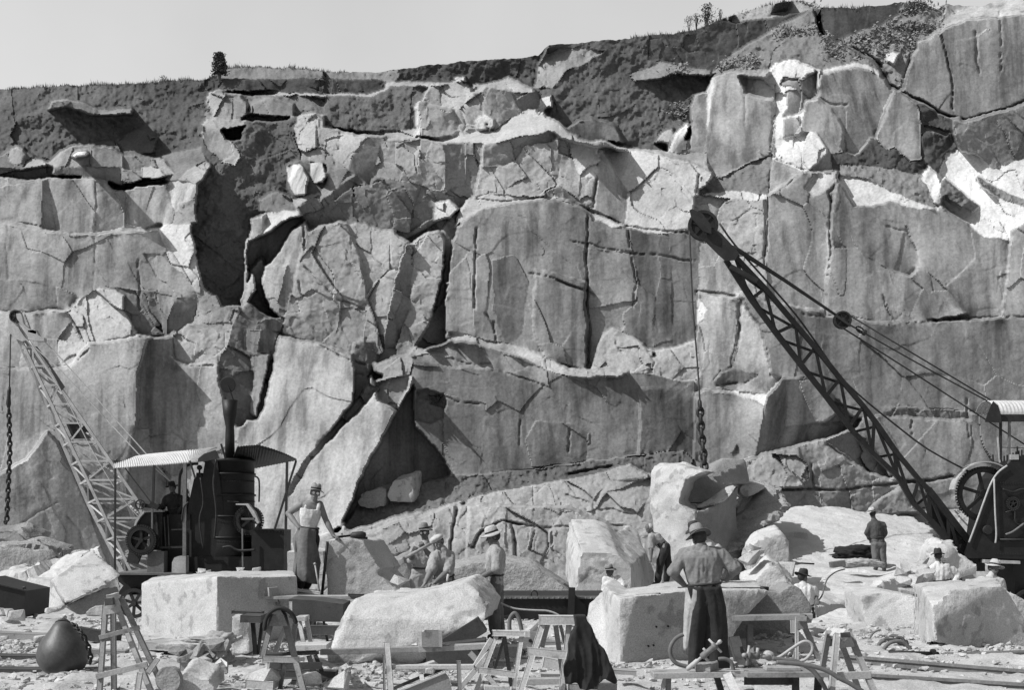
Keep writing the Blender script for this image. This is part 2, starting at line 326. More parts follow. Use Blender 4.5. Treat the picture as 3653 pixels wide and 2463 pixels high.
 ('U', [(926, 556), (905, 612), (868, 800), (836, 860), (850, 880), (892, 800), (930, 700), (938, 600)], .9, .5, 0, .26, 1),
 ('U', [(936, 590), (960, 520), (1015, 545), (1012, 640), (962, 770), (910, 800), (900, 790), (938, 700)], -.5, -.1, 0, .36, 1),
 ('U', [(1012, 500), (1062, 455), (1010, 640), (1008, 700), (975, 760), (1010, 600)], 1.0, .4, 0, .25, 1),
 ('U', [(955, 775), (985, 715), (1012, 680), (1012, 775), (1030, 800), (950, 800)], 1.8, .5, -.3, .18, 1),
 # --- dark broken underside in the centre
 ('U', [(800, 430), (850, 410), (1000, 445), (1075, 450), (1015, 505), (935, 550), (860, 500), (780, 500), (700, 525), (690, 500)], .9, .2, -.5, .21, 1),
 ('B', [(100, 900), (250, 860), (420, 870), (560, 960), (540, 1060), (400, 1150), (230, 1120), (100, 1060)], .4, .15, -.25, .25, 1),
 ('B', [(555, 970), (640, 958), (695, 1000), (640, 1062), (550, 1072)], -1, -.3, .15, .42, 1),
 ('B', [(845, 1040), (1000, 985), (1010, 1010), (950, 1070), (850, 1085)], -1.6, -.6, .5, .5, 1),
 # --- upper centre bench
 ('B', [(200, 660), (300, 640), (370, 618), (470, 618), (590, 640), (615, 760), (622, 885), (480, 862), (330, 832), (200, 790)], -.9, .0, -.05, .36, 1),
 ('B', [(340, 640), (470, 620), (470, 820), (330, 760)], -1.3, -.18, 0, .38, 1),
 ('B', [(590, 640), (640, 640), (722, 630), (722, 902), (622, 900), (610, 740)], -.2, .5, -.1, .26, 1),
 ('B', [(722, 630), (832, 642), (800, 800), (760, 962), (690, 1002), (640, 902), (722, 880)], .4, .25, 0, .27, 1),
 ('B', [(90, 722), (180, 600), (252, 612), (215, 792), (190, 882), (80, 802)], -.4, .4, -.05, .28, 0),
 ('B', [(-60, 620), (60, 590), (180, 600), (90, 720), (80, 800), (-60, 690)], -.9, -.2, .25, .4, 1),
 ('B', [(-60, 690), (80, 800), (20, 880), (-60, 880)], -.6, .1, .2, .32, 0),
 ('B', [(830, 662), (1180, 583), (1240, 608), (1285, 700), (1250, 760), (1220, 882), (1130, 942), (960, 972), (780, 952), (790, 850)], -1.2, .04, 0, .36, 1),
 ('B', [(830, 662), (1180, 583), (1240, 608), (1200, 640), (1060, 660), (1000, 740), (930, 772), (820, 782)], -1.1, .3, -.55, .28, 1),
 ('B', [(1240, 622), (1290, 625), (1475, 665), (1435, 1002), (1360, 972), (1225, 882), (1255, 760)], -1.1, .02, 0, Q, 1),
 ('B', [(1290, 625), (1475, 665), (1455, 850), (1345, 822)], -1.2, -.5, .25, .46, 1),
 ('B', [(1480, 680), (1700, 688), (2000, 755), (2070, 800), (2070, 1100), (1800, 1142), (1620, 1110), (1436, 1010)], -1.2, -.4, .22, .46, 1),
 ('B', [(1480, 680), (1560, 800), (1622, 900), (1622, 1112), (1436, 1010)], -1.0, .06, 0, Q, 0),
 ('B', [(1000, 985), (1130, 940), (1240, 885), (1430, 1010), (1640, 1115), (1400, 1040), (1200, 965), (1040, 975)], -1.2, .1, -.4, .3, 1),
 ('B', [(-60, 545), (120, 592), (450, 605), (600, 628), (830, 655), (1180, 580), (1290, 628), (1440, 662), (1640, 690), (1560, 660), (1300, 590), (1200, 520), (1060, 468), (900, 560), (700, 600), (600, 600), (420, 535), (200, 570)], .6, -.3, 1.1, .42, 1),
 ('B', [(-60, 350), (260, 350), (300, 320), (500, 325), (450, 420), (440, 560), (200, 575), (-60, 550)], 2.6, -.05, .3, .17, 2),
 ('B', [(260, 330), (300, 312), (480, 302), (680, 310), (500, 325), (300, 326), (280, 350), (190, 378), (-60, 372), (-60, 362), (180, 366)], 2.4, -.4, 1, .42, 1),
 ('B', [(330, 300), (800, 100), (1190, 60), (1150, 150), (1110, 315), (800, 312), (600, 302)], 5, .1, .05, .11, 2),
 ('B', [(-60, 240), (0, 225), (180, 245), (330, 295), (300, 310), (200, 285), (-60, 270)], 5, -.1, .7, .3, 2),
 ('B', [(-60, 270), (200, 285), (280, 310), (270, 345), (180, 366), (-60, 362)], 5, .1, .1, .11, 1),
 # boulder cluster on the bench
 ('B', [(440, 440), (460, 420), (560, 440), (640, 430), (652, 600), (580, 612), (440, 602)], -.6, .06, .0, .34, 1),
 ('B', [(440, 440), (462, 420), (475, 600), (440, 602)], -.7, -.8, .1, .44, 0),
 ('B', [(482, 410), (540, 335), (575, 335), (582, 440), (500, 432)], .2, .05, .1, .36, 1),
 ('B', [(575, 340), (665, 300), (725, 310), (732, 390), (672, 442), (582, 440)], .1, -.2, .3, .42, 1),
 ('B', [(664, 280), (722, 272), (728, 300), (666, 306)], .4, -.5, .4, .46, 1),
 ('B', [(668, 490), (730, 400), (822, 372), (822, 462), (790, 552), (660, 545)], -.1, -.1, .05, .37, 1),
 ('B', [(826, 322), (980, 360), (1032, 480), (900, 572), (850, 565), (825, 470)], -.6, .02, .05, .37, 1),
 ('B', [(780, 520), (800, 480), (830, 540), (830, 568), (785, 555)], -.9, -.5, .3, .46, 0),
 ('B', [(822, 478), (892, 510), (890, 552), (858, 578)], -.9, -.6, .3, .46, 0),
 ('B', [(740, 330), (900, 300), (960, 268), (1020, 290), (1120, 355), (1030, 400), (980, 360), (830, 322)], .5, -.3, .8, .4, 1),
 ('B', [(980, 362), (1120, 355), (1130, 430), (1050, 450), (1000, 440)], .6, .4, -.2, .2, 1),
 # overburden, centre right
 ('B', [(1115, 330), (1120, 210), (1180, 110), (1400, 60), (2100, -60), (2100, 370), (1990, 400), (1980, 600), (1850, 692), (1560, 655), (1300, 565), (1180, 470)], 3.2, .08, .2, .13, 2),
 ('B', [(1115, 330), (1125, 210), (1180, 115), (1350, 110), (1500, 130), (1400, 190), (1290, 230), (1210, 330)], 2.7, -.25, .5, .32, 2),
 ('B', [(1640, 270), (1860, 168), (2100, 200), (2100, 280), (1900, 250), (1760, 290), (1660, 300)], 2.6, -.3, .9, .27, 2),
 ('B', [(1280, 562), (1350, 515), (1430, 498), (1560, 540), (1612, 640), (1400, 632)], 1.6, .15, .1, .16, 0),
 ('B', [(1140, 395), (1195, 368), (1205, 440), (1150, 450)], 1.2, -.6, .3, .5, 1),
 ('B', [(1780, 640), (1830, 580), (1880, 565), (1900, 600), (1850, 650)], .6, -.1, .4, .34, 1),
 ('B', [(1852, 682), (1850, 640), (1940, 535), (1978, 540), (1960, 600), (1910, 692)], 0, -.1, .2, Q, 0),
 ('B', [(1854, 684), (1900, 590), (1958, 532), (1972, 548), (1930, 620), (1880, 690)], -.3, -.8, .3, .5, 0),
 ('B', [(1560, 660), (1850, 692), (2070, 700), (2070, 800), (2000, 755), (1700, 688)], .2, -.2, .9, .4, 1),
 # --- upper right
 ('C', [(-60, 130), (350, 60), (600, -10), (900, -10), (920, 200), (700, 340), (450, 400), (280, 400), (-60, 330)], 3.6, .1, .1, .11, 1),
 ('C', [(350, 100), (600, 20), (860, -10), (1100, 20), (880, 40), (600, 110), (400, 120)], 5, -.2, .5, .34, 2),
 ('C', [(290, 420), (420, 290), (560, 215), (700, 130), (860, 40), (905, 200), (1050, 260), (1200, 340), (1240, 400), (1100, 350), (900, 392), (700, 342), (450, 405)], 1.6, -.2, .45, .24, 2),
 ('C', [(905, 30), (1300, 40), (1330, 80), (1200, 150), (1000, 222), (915, 180)], 2.5, .0, .05, .1, 0),
 ('C', [(1000, 222), (1240, 130), (1430, 50), (1560, 40), (1560, 160), (1480, 230), (1400, 300), (1350, 480), (1290, 470), (1200, 330)], 2.2, -.1, .3, .26, 2),
 ('C', [(1250, 290), (1340, 290), (1310, 360), (1270, 340)], 1.2, -.4, .5, .45, 1),
 ('C', [(265, 490), (300, 440), (440, 395), (560, 420), (655, 460), (632, 860), (560, 885), (350, 975), (265, 905)], -1.4, -.04, .03, .38, 0),
 ('C', [(440, 430), (650, 440), (650, 560), (480, 520)], -1.5, -.2, .12, .4, 1),
 ('C', [(262, 500), (300, 440), (295, 520), (272, 740), (262, 740)], -1.5, -.8, .1, .46, 0),
 ('C', [(170, 600), (190, 530), (262, 512), (262, 840), (175, 830)], -.3, .02, .05, .36, 0),
 ('C', [(645, 350), (760, 335), (905, 395), (885, 500), (830, 560), (800, 650), (800, 742), (890, 740), (952, 850), (850, 962), (640, 895), (650, 470)], -1.5, -.5, .3, .48, 1),
 ('C', [(690, 430), (800, 445), (885, 400), (878, 540), (822, 570), (790, 642), (680, 652), (715, 600), (705, 510), (765, 500), (672, 470)], -1.1, .22, 0, .36, 0),
 ('C', [(690, 662), (780, 650), (802, 742), (700, 772)], -1.2, .2, 0, .37, 0),
 ('C', [(820, 962), (900, 890), (952, 850), (962, 950), (850, 970)], -.9, .55, -.2, .32, 0),
 ('C', [(900, 402), (1100, 358), (1230, 400), (1302, 540), (1212, 742), (1100, 872), (1000, 800), (882, 540)], -1.0, .12, 0, .34, 0),
 ('C', [(905, 402), (1000, 372), (1100, 350), (1170, 362), (1235, 392), (1240, 412), (1100, 372), (910, 418)], -1.1, -.2, .9, .44, 1),
 ('C', [(808, 570), (880, 545), (960, 600), (1045, 745), (1000, 860), (940, 855), (890, 740), (800, 742)], -1.3, 0, .03, .37, 0),
 ('C', [(1302, 540), (1350, 540), (1450, 622), (1458, 760), (1472, 892), (1380, 902), (1212, 742)], -.9, -.05, 0, .37, 0),
 ('C', [(960, 860), (1120, 870), (1190, 770), (1260, 870), (1310, 820), (1400, 890), (1470, 895), (1510, 950), (1400, 982), (1100, 915), (960, 955)], .3, .1, .3, .08, 2),
 ('C', [(1370, 500), (1450, 225), (1570, 185), (1640, 420), (1642, 612), (1600, 650), (1500, 580)], -.2, -.08, .05, .37, 0),
 ('C', [(1565, 185), (1690, 90), (2100, 60), (2500, 40), (2500, 520), (2038, 562), (1700, 672), (1645, 610), (1642, 400)], -.6, .06, .02, .36, 0),
 ('C', [(1545, 160), (1700, 35), (2000, -30), (2500, -60), (2500, 90), (2038, 80), (1750, 105), (1640, 140), (1570, 190)], -.3, -.3, .8, .42, 0),
 ('C', [(1640, 690), (1710, 690), (2500, 470), (2500, 870), (2038, 880), (1870, 945), (1730, 832), (1640, 722)], -.6, .2, -.1, .28, 1),
 ('C', [(1455, 600), (1620, 690), (1645, 850), (1590, 1010), (1480, 890), (1465, 700)], .8, .1, .2, .11, 2),
 ('C', [(1470, 700), (1520, 700), (1620, 740), (1600, 760), (1500, 730)], .5, -.5, .7, .34, 1),
 ('C', [(1605, 850), (1780, 868), (1870, 945), (2038, 900), (2500, 850), (2500, 1350), (1950, 1342), (1800, 1322), (1640, 1180), (1560, 1010)], -1.8, -.45, .55, .52, 1),
 ('C', [(1600, 1000), (1700, 1080), (1790, 1160), (1740, 1190), (1620, 1120), (1560, 1050)], -1.6, 0, .2, .2, 2),
 ('C', [(1780, 980), (1900, 1060), (2060, 1130), (2060, 1170), (1900, 1110), (1800, 1040)], -1.9, .1, .2, .26, 2),
 ('C', [(1000, 925), (1300, 935), (1480, 990), (1550, 1160), (1400, 1102), (1160, 1000), (1000, 985)], -.5, -.1, .5, .24, 2),
 ('C', [(1462, 1000), (1520, 943), (1585, 1010), (1550, 1165), (1510, 1060)], -1.2, -.7, .35, .54, 0),
 ('C', [(220, 1060), (300, 1010), (460, 930), (630, 868), (610, 1095), (400, 1065), (225, 1100)], -.2, -.05, .6, .22, 2),
 ('C', [(200, 1100), (400, 1068), (605, 1100), (595, 1700), (420, 1480), (330, 1400), (190, 1300)], -1.2, -.22, .1, Q, 1),
 ('C', [(225, 1085), (400, 1065), (600, 1085), (600, 1110), (500, 1120), (300, 1100)], -1.2, -.3, .7, .46, 1),
 ('C', [(605, 1090), (760, 975), (830, 962), (975, 960), (990, 1120), (960, 1700), (600, 1700)], -1.6, .03, .02, .36, 0),
 ('C', [(640, 890), (700, 930), (770, 960), (610, 1090), (620, 1000)], -1.0, -.2, .2, .38, 0),
 ('C', [(808, 1050), (860, 975), (965, 962), (970, 1020), (930, 1070), (860, 1108)], -2.0, -.3, .3, .44, 0),
 ('C', [(985, 1000), (1040, 1060), (1092, 1145), (1290, 1120), (1460, 1172), (1640, 1200), (1830, 1335), (1955, 1345), (1920, 1800), (955, 1800), (962, 1200)], -1.6, .05, .02, .36, 0),
 ('C', [(990, 985), (1160, 1000), (1280, 1058), (1480, 1152), (1540, 1170), (1460, 1170), (1290, 1115), (1180, 1150), (1090, 1150), (1040, 1065)], -1.5, -.25, .5, .44, 1),
 ('C', [(1060, 1290), (1150, 1220), (1280, 1230), (1370, 1240), (1440, 1400), (1452, 1480), (1400, 1560), (1250, 1520), (1130, 1440)], -1.9, .14, 0, .34, 0),
 ('C', [(1960, 1290), (2038, 1250), (2500, 1240), (2500, 1800), (1920, 1800)], -2.2, .0, .04, .35, 0),
 # --- middle right wall
 ('F', [(940, 0), (950, 130), (1110, 135), (1272, 250), (1262, 450), (1310, 548), (930, 512)], -1.4, -.02, .03, .37, 0),
 ('F', [(1272, 250), (1400, 300), (1560, 420), (1730, 500), (1500, 545), (1310, 548), (1250, 400)], -2.1, -.15, .1, .37, 0),
 ('F', [(1400, 300), (1455, 230), (1560, 310), (1730, 500), (1560, 420)], -1.8, .12, .1, .35, 0),
 ('F', [(205, 85), (330, 150), (445, 400), (205, 385)], -1.4, -.12, .05, .4, 0),
 ('F', [(195, 390), (440, 420), (560, 560), (600, 700), (620, 850), (690, 868), (600, 960), (582, 1025), (240, 930), (215, 700)], -1.9, -.16, .04, .4, 0),
 ('F', [(195, 390), (270, 480), (240, 530), (200, 570)], -2.1, -.8, .2, .48, 0),
 ('F', [(438, 410), (470, 420), (455, 640), (400, 800), (385, 800), (430, 650)], -1.2, .7, 0, .26, 0),
 ('F', [(300, 885), (350, 820), (400, 810), (550, 850), (480, 890), (320, 915)], -2.2, .1, -.35, .27, 0),
 ('F', [(470, 410), (800, 500), (930, 512), (1310, 555), (1500, 548), (1900, 518), (2500, 510), (2500, 1080), (1730, 1060), (1300, 1050), (1060, 1060), (860, 850), (700, 862), (620, 850), (560, 560)], -1.3, .05, 0, .27, 0),
 ('F', [(340, 925), (600, 960), (590, 1030), (400, 950)], -2.2, -.4, .5, .48, 1),
 ('F', [(242, 930), (400, 948), (582, 1025), (572, 1200), (530, 1295), (238, 1285)], -2.6, -.06, .02, .38, 0),
 ('F', [(400, 1285), (440, 1225), (450, 1290)], -1.0, .6, 0, .1, 0),
 ('F', [(578, 1030), (600, 960), (690, 862), (850, 850), (1060, 1060), (1110, 1150), (700, 1275), (530, 1312)], -1.3, .45, -.35, .25, 0),
 ('F', [(690, 880), (860, 862), (1010, 1050), (900, 1122), (700, 1135), (720, 1000)], -2.2, .04, -.02, .36, 0),
 ('F', [(1280, 1085), (1400, 1055), (1730, 1070), (1745, 1250), (1680, 1405), (1500, 1435), (1300, 1400), (1060, 1180)], -1.9, -.02, .02, .28, 0),
 ('F', [(1250, 1060), (1340, 1025), (1500, 1030), (1730, 1055), (1760, 1090), (1500, 1090), (1340, 1075), (1280, 1090)], -.4, 0, -.5, .24, 1),
 ('F', [(1745, 1070), (2500, 1060), (2500, 1568), (1680, 1410), (1745, 1250)], -1.2, .05, .02, .27, 0),
 ('F', [(500, 1350), (560, 1290), (900, 1205), (1060, 1155), (1160, 1200), (1310, 1460), (900, 1500), (620, 1490)], -3, .1, .1, .33, 1),
 ('F', [(930, 1215), (1060, 1160), (1160, 1210), (1290, 1430), (1180, 1400), (980, 1250)], -2.2, .35, .1, .27, 1),
 ('F', [(508, 1345), (560, 1305), (640, 1288), (765, 1290), (820, 1330), (835, 1420), (800, 1470), (700, 1482), (515, 1465)], -4.0, -.12, .2, .4, 1),
 # --- centre wall and its ledge
 ('U', [(1035, 520), (1060, 490), (1110, 468), (1190, 452), (1290, 455), (1335, 482), (1332, 845), (1230, 825), (1120, 790), (1012, 765), (1018, 640)], -1.5, .04, 0, .31, 0),
 ('U', [(1018, 620), (1080, 560), (1078, 780), (1012, 762)], -1.3, -.1, 0, .37, 0),
 ('U', [(1120, 590), (1170, 580), (1200, 640), (1190, 760), (1150, 790), (1120, 700)], -1.2, .13, 0, .22, 0),
 ('U', [(1215, 610), (1330, 640), (1330, 840), (1240, 820), (1215, 760)], -1.8, -.03, -.02, .29, 0),
 ('U', [(1060, 455), (1110, 440), (1280, 452), (1190, 455), (1110, 470), (1060, 495), (1030, 520), (1040, 490)], -1.2, -.1, .5, .4, 1),
 ('U', [(1332, 482), (1420, 512), (1440, 560), (1452, 640), (1450, 680), (1415, 712), (1420, 742), (1350, 842), (1332, 842)], -1.1, .12, 0, .29, 0),
 ('U', [(1340, 484), (1420, 512), (1400, 520), (1350, 500)], -1.3, -.4, .6, .48, 1),
 ('U', [(1300, 560), (1440, 572), (1450, 680), (1410, 690), (1335, 700), (1330, 560)], -1.5, .02, .03, .37, 0),
 ('U', [(1432, 520), (1500, 535), (1590, 530), (1582, 780), (1500, 800), (1480, 835), (1400, 842), (1352, 835), (1420, 742), (1418, 712), (1455, 690)], -.6, .04, 0, .22, 0),
 ('U', [(1500, 540), (1520, 540), (1530, 770), (1480, 790), (1495, 640)], -.5, .2, 0, .24, 0),
 ('U', [(1340, 842), (1360, 770), (1390, 745), (1440, 765), (1480, 800), (1480, 838), (1400, 845)], -1.2, -.15, .1, .4, 1),
 ('U', [(1480, 835), (1482, 800), (1530, 790), (1582, 772), (1590, 850), (1540, 852)], -1.1, -.12, .1, Q, 1),
 ('E', [(430, 415), (480, 385), (640, 340), (880, 372), (1060, 400), (1200, 500), (1400, 530), (1620, 540), (1750, 560), (1965, 600), (1960, 960), (1680, 985), (1400, 1045), (1100, 1065), (640, 1110), (600, 1000), (440, 830), (425, 600)], -1.6, .08, 0, .23, 0),
 ('E', [(600, 640), (840, 700), (800, 1090), (640, 1105), (590, 980)], -1.7, -.04, 0, .22, 0),
 ('E', [(1680, 600), (1965, 600), (1960, 960), (1690, 980), (1700, 800)], -1.1, .22, -.05, .22, 0),
 ('E', [(1060, 900), (1120, 780), (1310, 800), (1420, 860), (1400, 1020), (1100, 1050)], -1.2, .1, -.06, .21, 0),
 ('E', [(430, 412), (640, 345), (870, 385), (1000, 440), (1180, 510), (1190, 592), (1000, 540), (860, 490), (640, 485), (430, 440)], -1.9, -.05, .1, .29, 0),
 ('E', [(620, 290), (760, 320), (900, 350), (1060, 380), (1210, 455), (1300, 492), (1480, 500), (1620, 520), (1600, 545), (1400, 545), (1200, 515), (1060, 440), (900, 400), (720, 340), (640, 330)], -1.7, -.15, .8, .42, 1),
 ('E', [(430, 430), (420, 395), (480, 380), (640, 420), (640, 430), (500, 410), (450, 420)], -2.0, -.3, .9, .42, 1),
 ('E', [(450, 620), (520, 615), (605, 640), (625, 700), (600, 780), (520, 802), (440, 780)], -.9, .1, .1, .26, 1),
 ('E', [(520, 650), (590, 655), (570, 700), (540, 700)], .4, .3, 0, .15, 1),
 # --- leaning slab and its dark recess
 ('E', [(430, 600), (440, 820), (600, 1000), (640, 1110), (430, 1175), (280, 1130), (110, 1250), (-10, 1420), (50, 1230), (140, 1000), (290, 800), (400, 560)], .9, .34, -.05, .2, 0),
 ('U', [(640, 765), (700, 775), (832, 810), (850, 862), (932, 852), (930, 880), (892, 950), (842, 1040), (810, 1100), (775, 1195), (560, 1300), (300, 1300), (540, 1020), (600, 935), (615, 860)], -2.4, -.26, .1, .41, 0),
 ('U', [(850, 862), (932, 852), (925, 880), (900, 935), (880, 920), (860, 900)], -2.6, -.05, .1, .36, 1),
 ('E', [(205, 470), (270, 440), (410, 440), (395, 520), (320, 535), (220, 510)], -2.9, -.15, .25, .4, 1),
 ('E', [(100, 350), (205, 340), (210, 500), (180, 580), (90, 700), (100, 560)], -.5, .5, 0, .25, 1),
 ('U', [(840, 868), (862, 880), (800, 950), (740, 1010), (700, 1060), (660, 1130), (650, 1120), (690, 1050), (740, 990), (800, 920)], -2.0, .35, .1, .33, 1),
 # --- soil band and broken ground at the foot
 ('E', [(60, 1400), (110, 1250), (280, 1180), (640, 1105), (1100, 1062), (1680, 985), (1960, 960), (1900, 1010), (1760, 1060), (1400, 1090), (900, 1185), (700, 1240), (300, 1335), (0, 1420)], -1.5, -.05, .5, .14, 2),
 ('E', [(0, 1415), (300, 1335), (720, 1240), (660, 1400), (640, 1700), (-400, 1800), (-400, 1500)], -3.6, -.06, .25, .34, 1),
 ('E', [(240, 1400), (500, 1330), (640, 1420), (620, 1550), (240, 1540)], -4.0, .08, .0, .30, 1),
 ('E', [(720, 1240), (880, 1190), (1300, 1120), (1650, 1030), (1760, 1100), (1760, 1400), (1600, 1500), (700, 1800), (640, 1700), (650, 1420)], -3.4, -.1, .2, .34, 1),
 ('E', [(900, 1380), (1100, 1390), (1750, 1400), (1700, 1700), (800, 1900), (700, 1700)], -4.6, -.05, .1, .35, 1),
 ('E', [(690, 1260), (740, 1210), (700, 1330), (650, 1480), (630, 1480), (660, 1380)], -2.6, .5, 0, .16, 2),
 ('U', [(770, 1230), (1020, 1150), (1290, 1150), (1480, 1240), (1480, 1700), (770, 1700)], -5.0, -.04, .12, .35, 1),
]
CRACKS = [  # crop, polyline, half width (photo px), depth (m)
 ('B', [(1468, 668), (1455, 850), (1438, 1005)], 7, .9), ('B', [(1405, 1010), (1400, 1250), (1395, 1560)], 7, .6),
 ('E', [(1400, 0), (1405, 300), (1400, 480)], 8, .6), ('B', [(780, 960), (950, 972), (1120, 947), (1350, 992), (1640, 1112), (1990, 1152)], 5, .7),
 ('B', [(1310, 1190), (1420, 1210), (1640, 1250), (1980, 1302)], 4, .5), ('B', [(1640, 1110), (1650, 1260), (1680, 1430), (1660, 1568)], 6, .5),
 ('B', [(785, 1110), (775, 1300), (780, 1568)], 5, .6), ('B', [(1080, 1370), (1200, 1400), (1390, 1470)], 4, .5), ('E', [(780, 0), (775, 150)], 5, .6),
 ('E', [(880, 230), (890, 360)], 5, .6), ('E', [(840, 180), (880, 260)], 4, .4), ('E', [(1230, 0), (1400, 60), (1440, 90)], 5, .6),
 ('E', [(600, 655), (700, 690), (800, 700)], 4, .5), ('E', [(870, 500), (1060, 555), (1180, 590)], 4, .5), ('E', [(640, 430), (720, 470), (860, 470)], 4, .4),
 ('E', [(1030, 785), (1030, 930)], 3, .3), ('E', [(1304, 810), (1302, 970)], 4, .4), ('E', [(1740, 400), (1780, 470), (1750, 515)], 4, .5), ('E', [(1560, 340), (1600, 410)], 4, .5),
 ('E', [(1300, 1090), (1420, 1060), (1540, 1040)], 8, .8), ('D', [(1540, 605), (1700, 645), (1900, 735), (2038, 785)], 5, .6), ('D', [(1690, 0), (1695, 150)], 5, .8),
 ('D', [(1700, 240), (1800, 330), (1900, 420), (2038, 480)], 4, .5), ('D', [(1670, 320), (1690, 400), (1780, 370)], 3, .4),
 ('D', [(-600, 492), (170, 490), (330, 478)], 3, .3), ('D', [(375, 490), (440, 600), (455, 640)], 5, .5), ('D', [(500, 700), (440, 772)], 5, .5),
 ('D', [(-600, 815), (150, 806), (400, 800)], 4, .35), ('D', [(850, 625), (980, 640)], 4, .4), ('D', [(590, 658), (740, 625), (920, 622)], 4, .4),
 ('D', [(970, 640), (985, 750), (1060, 790), (1200, 790)], 5, .5), ('A', [(512, 818), (512, 930)], 3, .4), ('A', [(1380, 560), (1378, 655)], 4, .6),
 ('A', [(1770, 640), (1780, 810), (1900, 832)], 4, .5), ('A', [(1860, 850), (1870, 920)], 3, .4), ('A', [(1905, 720), (1898, 830)], 3, .3),
 ('C', [(1080, 270), (1160, 310), (1230, 350), (1290, 470), (1380, 530), (1450, 560), (1540, 620), (1640, 665), (1700, 680)], 12, 1.3),
 ('C', [(1700, 682), (1830, 640), (2038, 565), (2400, 450)], 8, 1.0), ('C', [(1575, 200), (1640, 420), (1642, 610)], 5, .8),
 ('C', [(1770, 180), (1780, 420)], 4, .5), ('C', [(1905, 60), (1905, 400)], 3, .5), ('C', [(1430, 130), (1380, 380), (1350, 480)], 10, .6),
 ('C', [(905, 400), (882, 500), (880, 540), (960, 580), (1050, 580)], 4, .5), ('C', [(1305, 545), (1270, 640), (1205, 745)], 4, .3),
 ('C', [(635, 890), (740, 925), (840, 965)], 4, .6), ('C', [(655, 460), (640, 650), (620, 860)], 3, .5), ('C', [(960, 1100), (955, 1300), (945, 1500)], 5, .5),
 ('C', [(600, 1100), (592, 1300), (590, 1500)], 12, .6), ('C', [(475, 430), (478, 700)], 2, .15), ('C', [(172, 560), (172, 830)], 5, .7), ('C', [(215, 980), (212, 1080)], 6, .8),
 ('C', [(985, 960), (1000, 1010), (940, 1080), (960, 1130)], 6, .8), ('C', [(680, 450), (800, 440), (880, 410)], 5, .5), ('C', [(835, 560), (860, 500), (880, 480)], 4, .4),
 ('C', [(620, 1080), (700, 1040), (790, 960)], 3, .4), ('C', [(1270, 1270), (1380, 1290), (1440, 1400)], 5, .4), ('C', [(1550, 1150), (1620, 1190)], 9, .9),
 ('F', [(800, 500), (950, 512), (1150, 535), (1300, 560), (1500, 548), (1750, 520), (2400, 512)], 5, .5), ('F', [(945, 0), (950, 150), (940, 330), (935, 500)], 3, .4),
 ('F', [(210, 382), (330, 385), (440, 405)], 6, .6), ('F', [(440, 420), (450, 560), (430, 660), (400, 760), (392, 810), (340, 830), (300, 880), (320, 910), (480, 890), (550, 860)], 4, .5),
 ('F', [(1250, 400), (1270, 470), (1310, 545)], 4, .5), ('F', [(1310, 545), (1370, 480), (1420, 530)], 3, .3), ('F', [(1415, 1090), (1415, 1180)], 5, .5), ('F', [(1725, 960), (1730, 1200)], 3, .4),
 ('F', [(620, 1490), (800, 1478), (1000, 1492), (1500, 1432), (1680, 1408)], 8, .8), ('F', [(900, 1120), (1060, 1100), (1100, 1150)], 4, .6), ('F', [(850, 1340), (860, 1470)], 6, .6),
 ('F', [(930, 1230), (1010, 1290), (1180, 1400), (1290, 1440)], 8, .6), ('F', [(600, 700), (610, 800), (620, 860)], 4, .4), ('F', [(0, 175), (200, 205)], 4, .4),
 ('H', [(1190, 500), (1160, 620), (1150, 760)], 14, .8), ('H', [(730, 790), (830, 780), (900, 770)], 4, .5), ('H', [(1130, 500), (1170, 570)], 4, .4),
 ('I', [(350, 430), (480, 470), (560, 530), (620, 520), (750, 550)], 4, .4), ('I', [(120, 620), (300, 625), (450, 610), (700, 620)], 4, .5), ('I', [(0, 590), (60, 600), (170, 610)], 5, .5),
 ('I', [(280, 650), (290, 760), (400, 820)], 5, .4), ('I', [(150, 740), (180, 640)], 5, .5), ('H', [(1280, 740), (1330, 640), (1440, 590), (1560, 600)], 9, .7), ('H', [(1500, 610), (1530, 720), (1530, 860)], 12, .6),
 ('A', [(1040, 1350), (1100, 1400)], 4, .4), ('D', [(770, 200), (785, 480)], 3, .35), ('D', [(40, 0), (45, 300)], 2, .12), ('A', [(530, 1000), (530, 1290)], 3, .2), ('D', [(525, 70), (530, 420)], 2, .15),
 ('D', [(740, 1230), (950, 1160), (1010, 1200), (1100, 1230)], 3, .2), ('G', [(380, 560), (440, 620), (480, 740)], 4, .25), ('G', [(140, 590), (280, 500), (330, 470)], 4, .2),
]
GU0, GU1, STEP = -520.0, 4180.0, 3.7
nu = int((GU1-GU0)/STEP); nv = 600
ug = np.linspace(GU0, GU1, nu); sky = np.interp(ug, [p[0] for p in SKYLINE], [p[1] for p in SKYLINE])
rs = np.random.RandomState(3)
sky = sky+fbm(np.stack([ug/40, ug*0, ug*0], -1), 4, 50)*7+fbm(np.stack([ug/12, ug*0, ug*0], -1), 3, 51)*3
T = np.linspace(0, 1, nv)
Ug = np.repeat(ug[None, :], nv, 0); Vg = sky[None, :]+T[:, None]*(2330-sky)[None, :]
def base_depth(u, v):
    d = 49.5+np.clip((1650-v)/1650, 0, 1)*7.5
    d = d+np.clip((480-v)/300, 0, 1.4)*2.5
    d = d-np.clip((v-1750)/600, 0, 1)*5.0                       # foot of the face comes forward
    d = d-np.clip((u-2300)/1300, 0, 1)*1.5
    return d
D0 = base_depth(Ug, Vg)
Xr = (Ug-CX)/F_PX; Zr = -(Vg-HY)/F_PX
wp = np.stack([Ug/90, Vg/90, Ug*0], -1); wq = np.stack([Ug/22, Vg/22, Ug*0], -1)
wu = Ug+fbm(wp, 3, 11)*9+fbm(wq, 3, 12)*5; wv = Vg+fbm(wp, 3, 13)*9+fbm(wq, 3, 14)*5
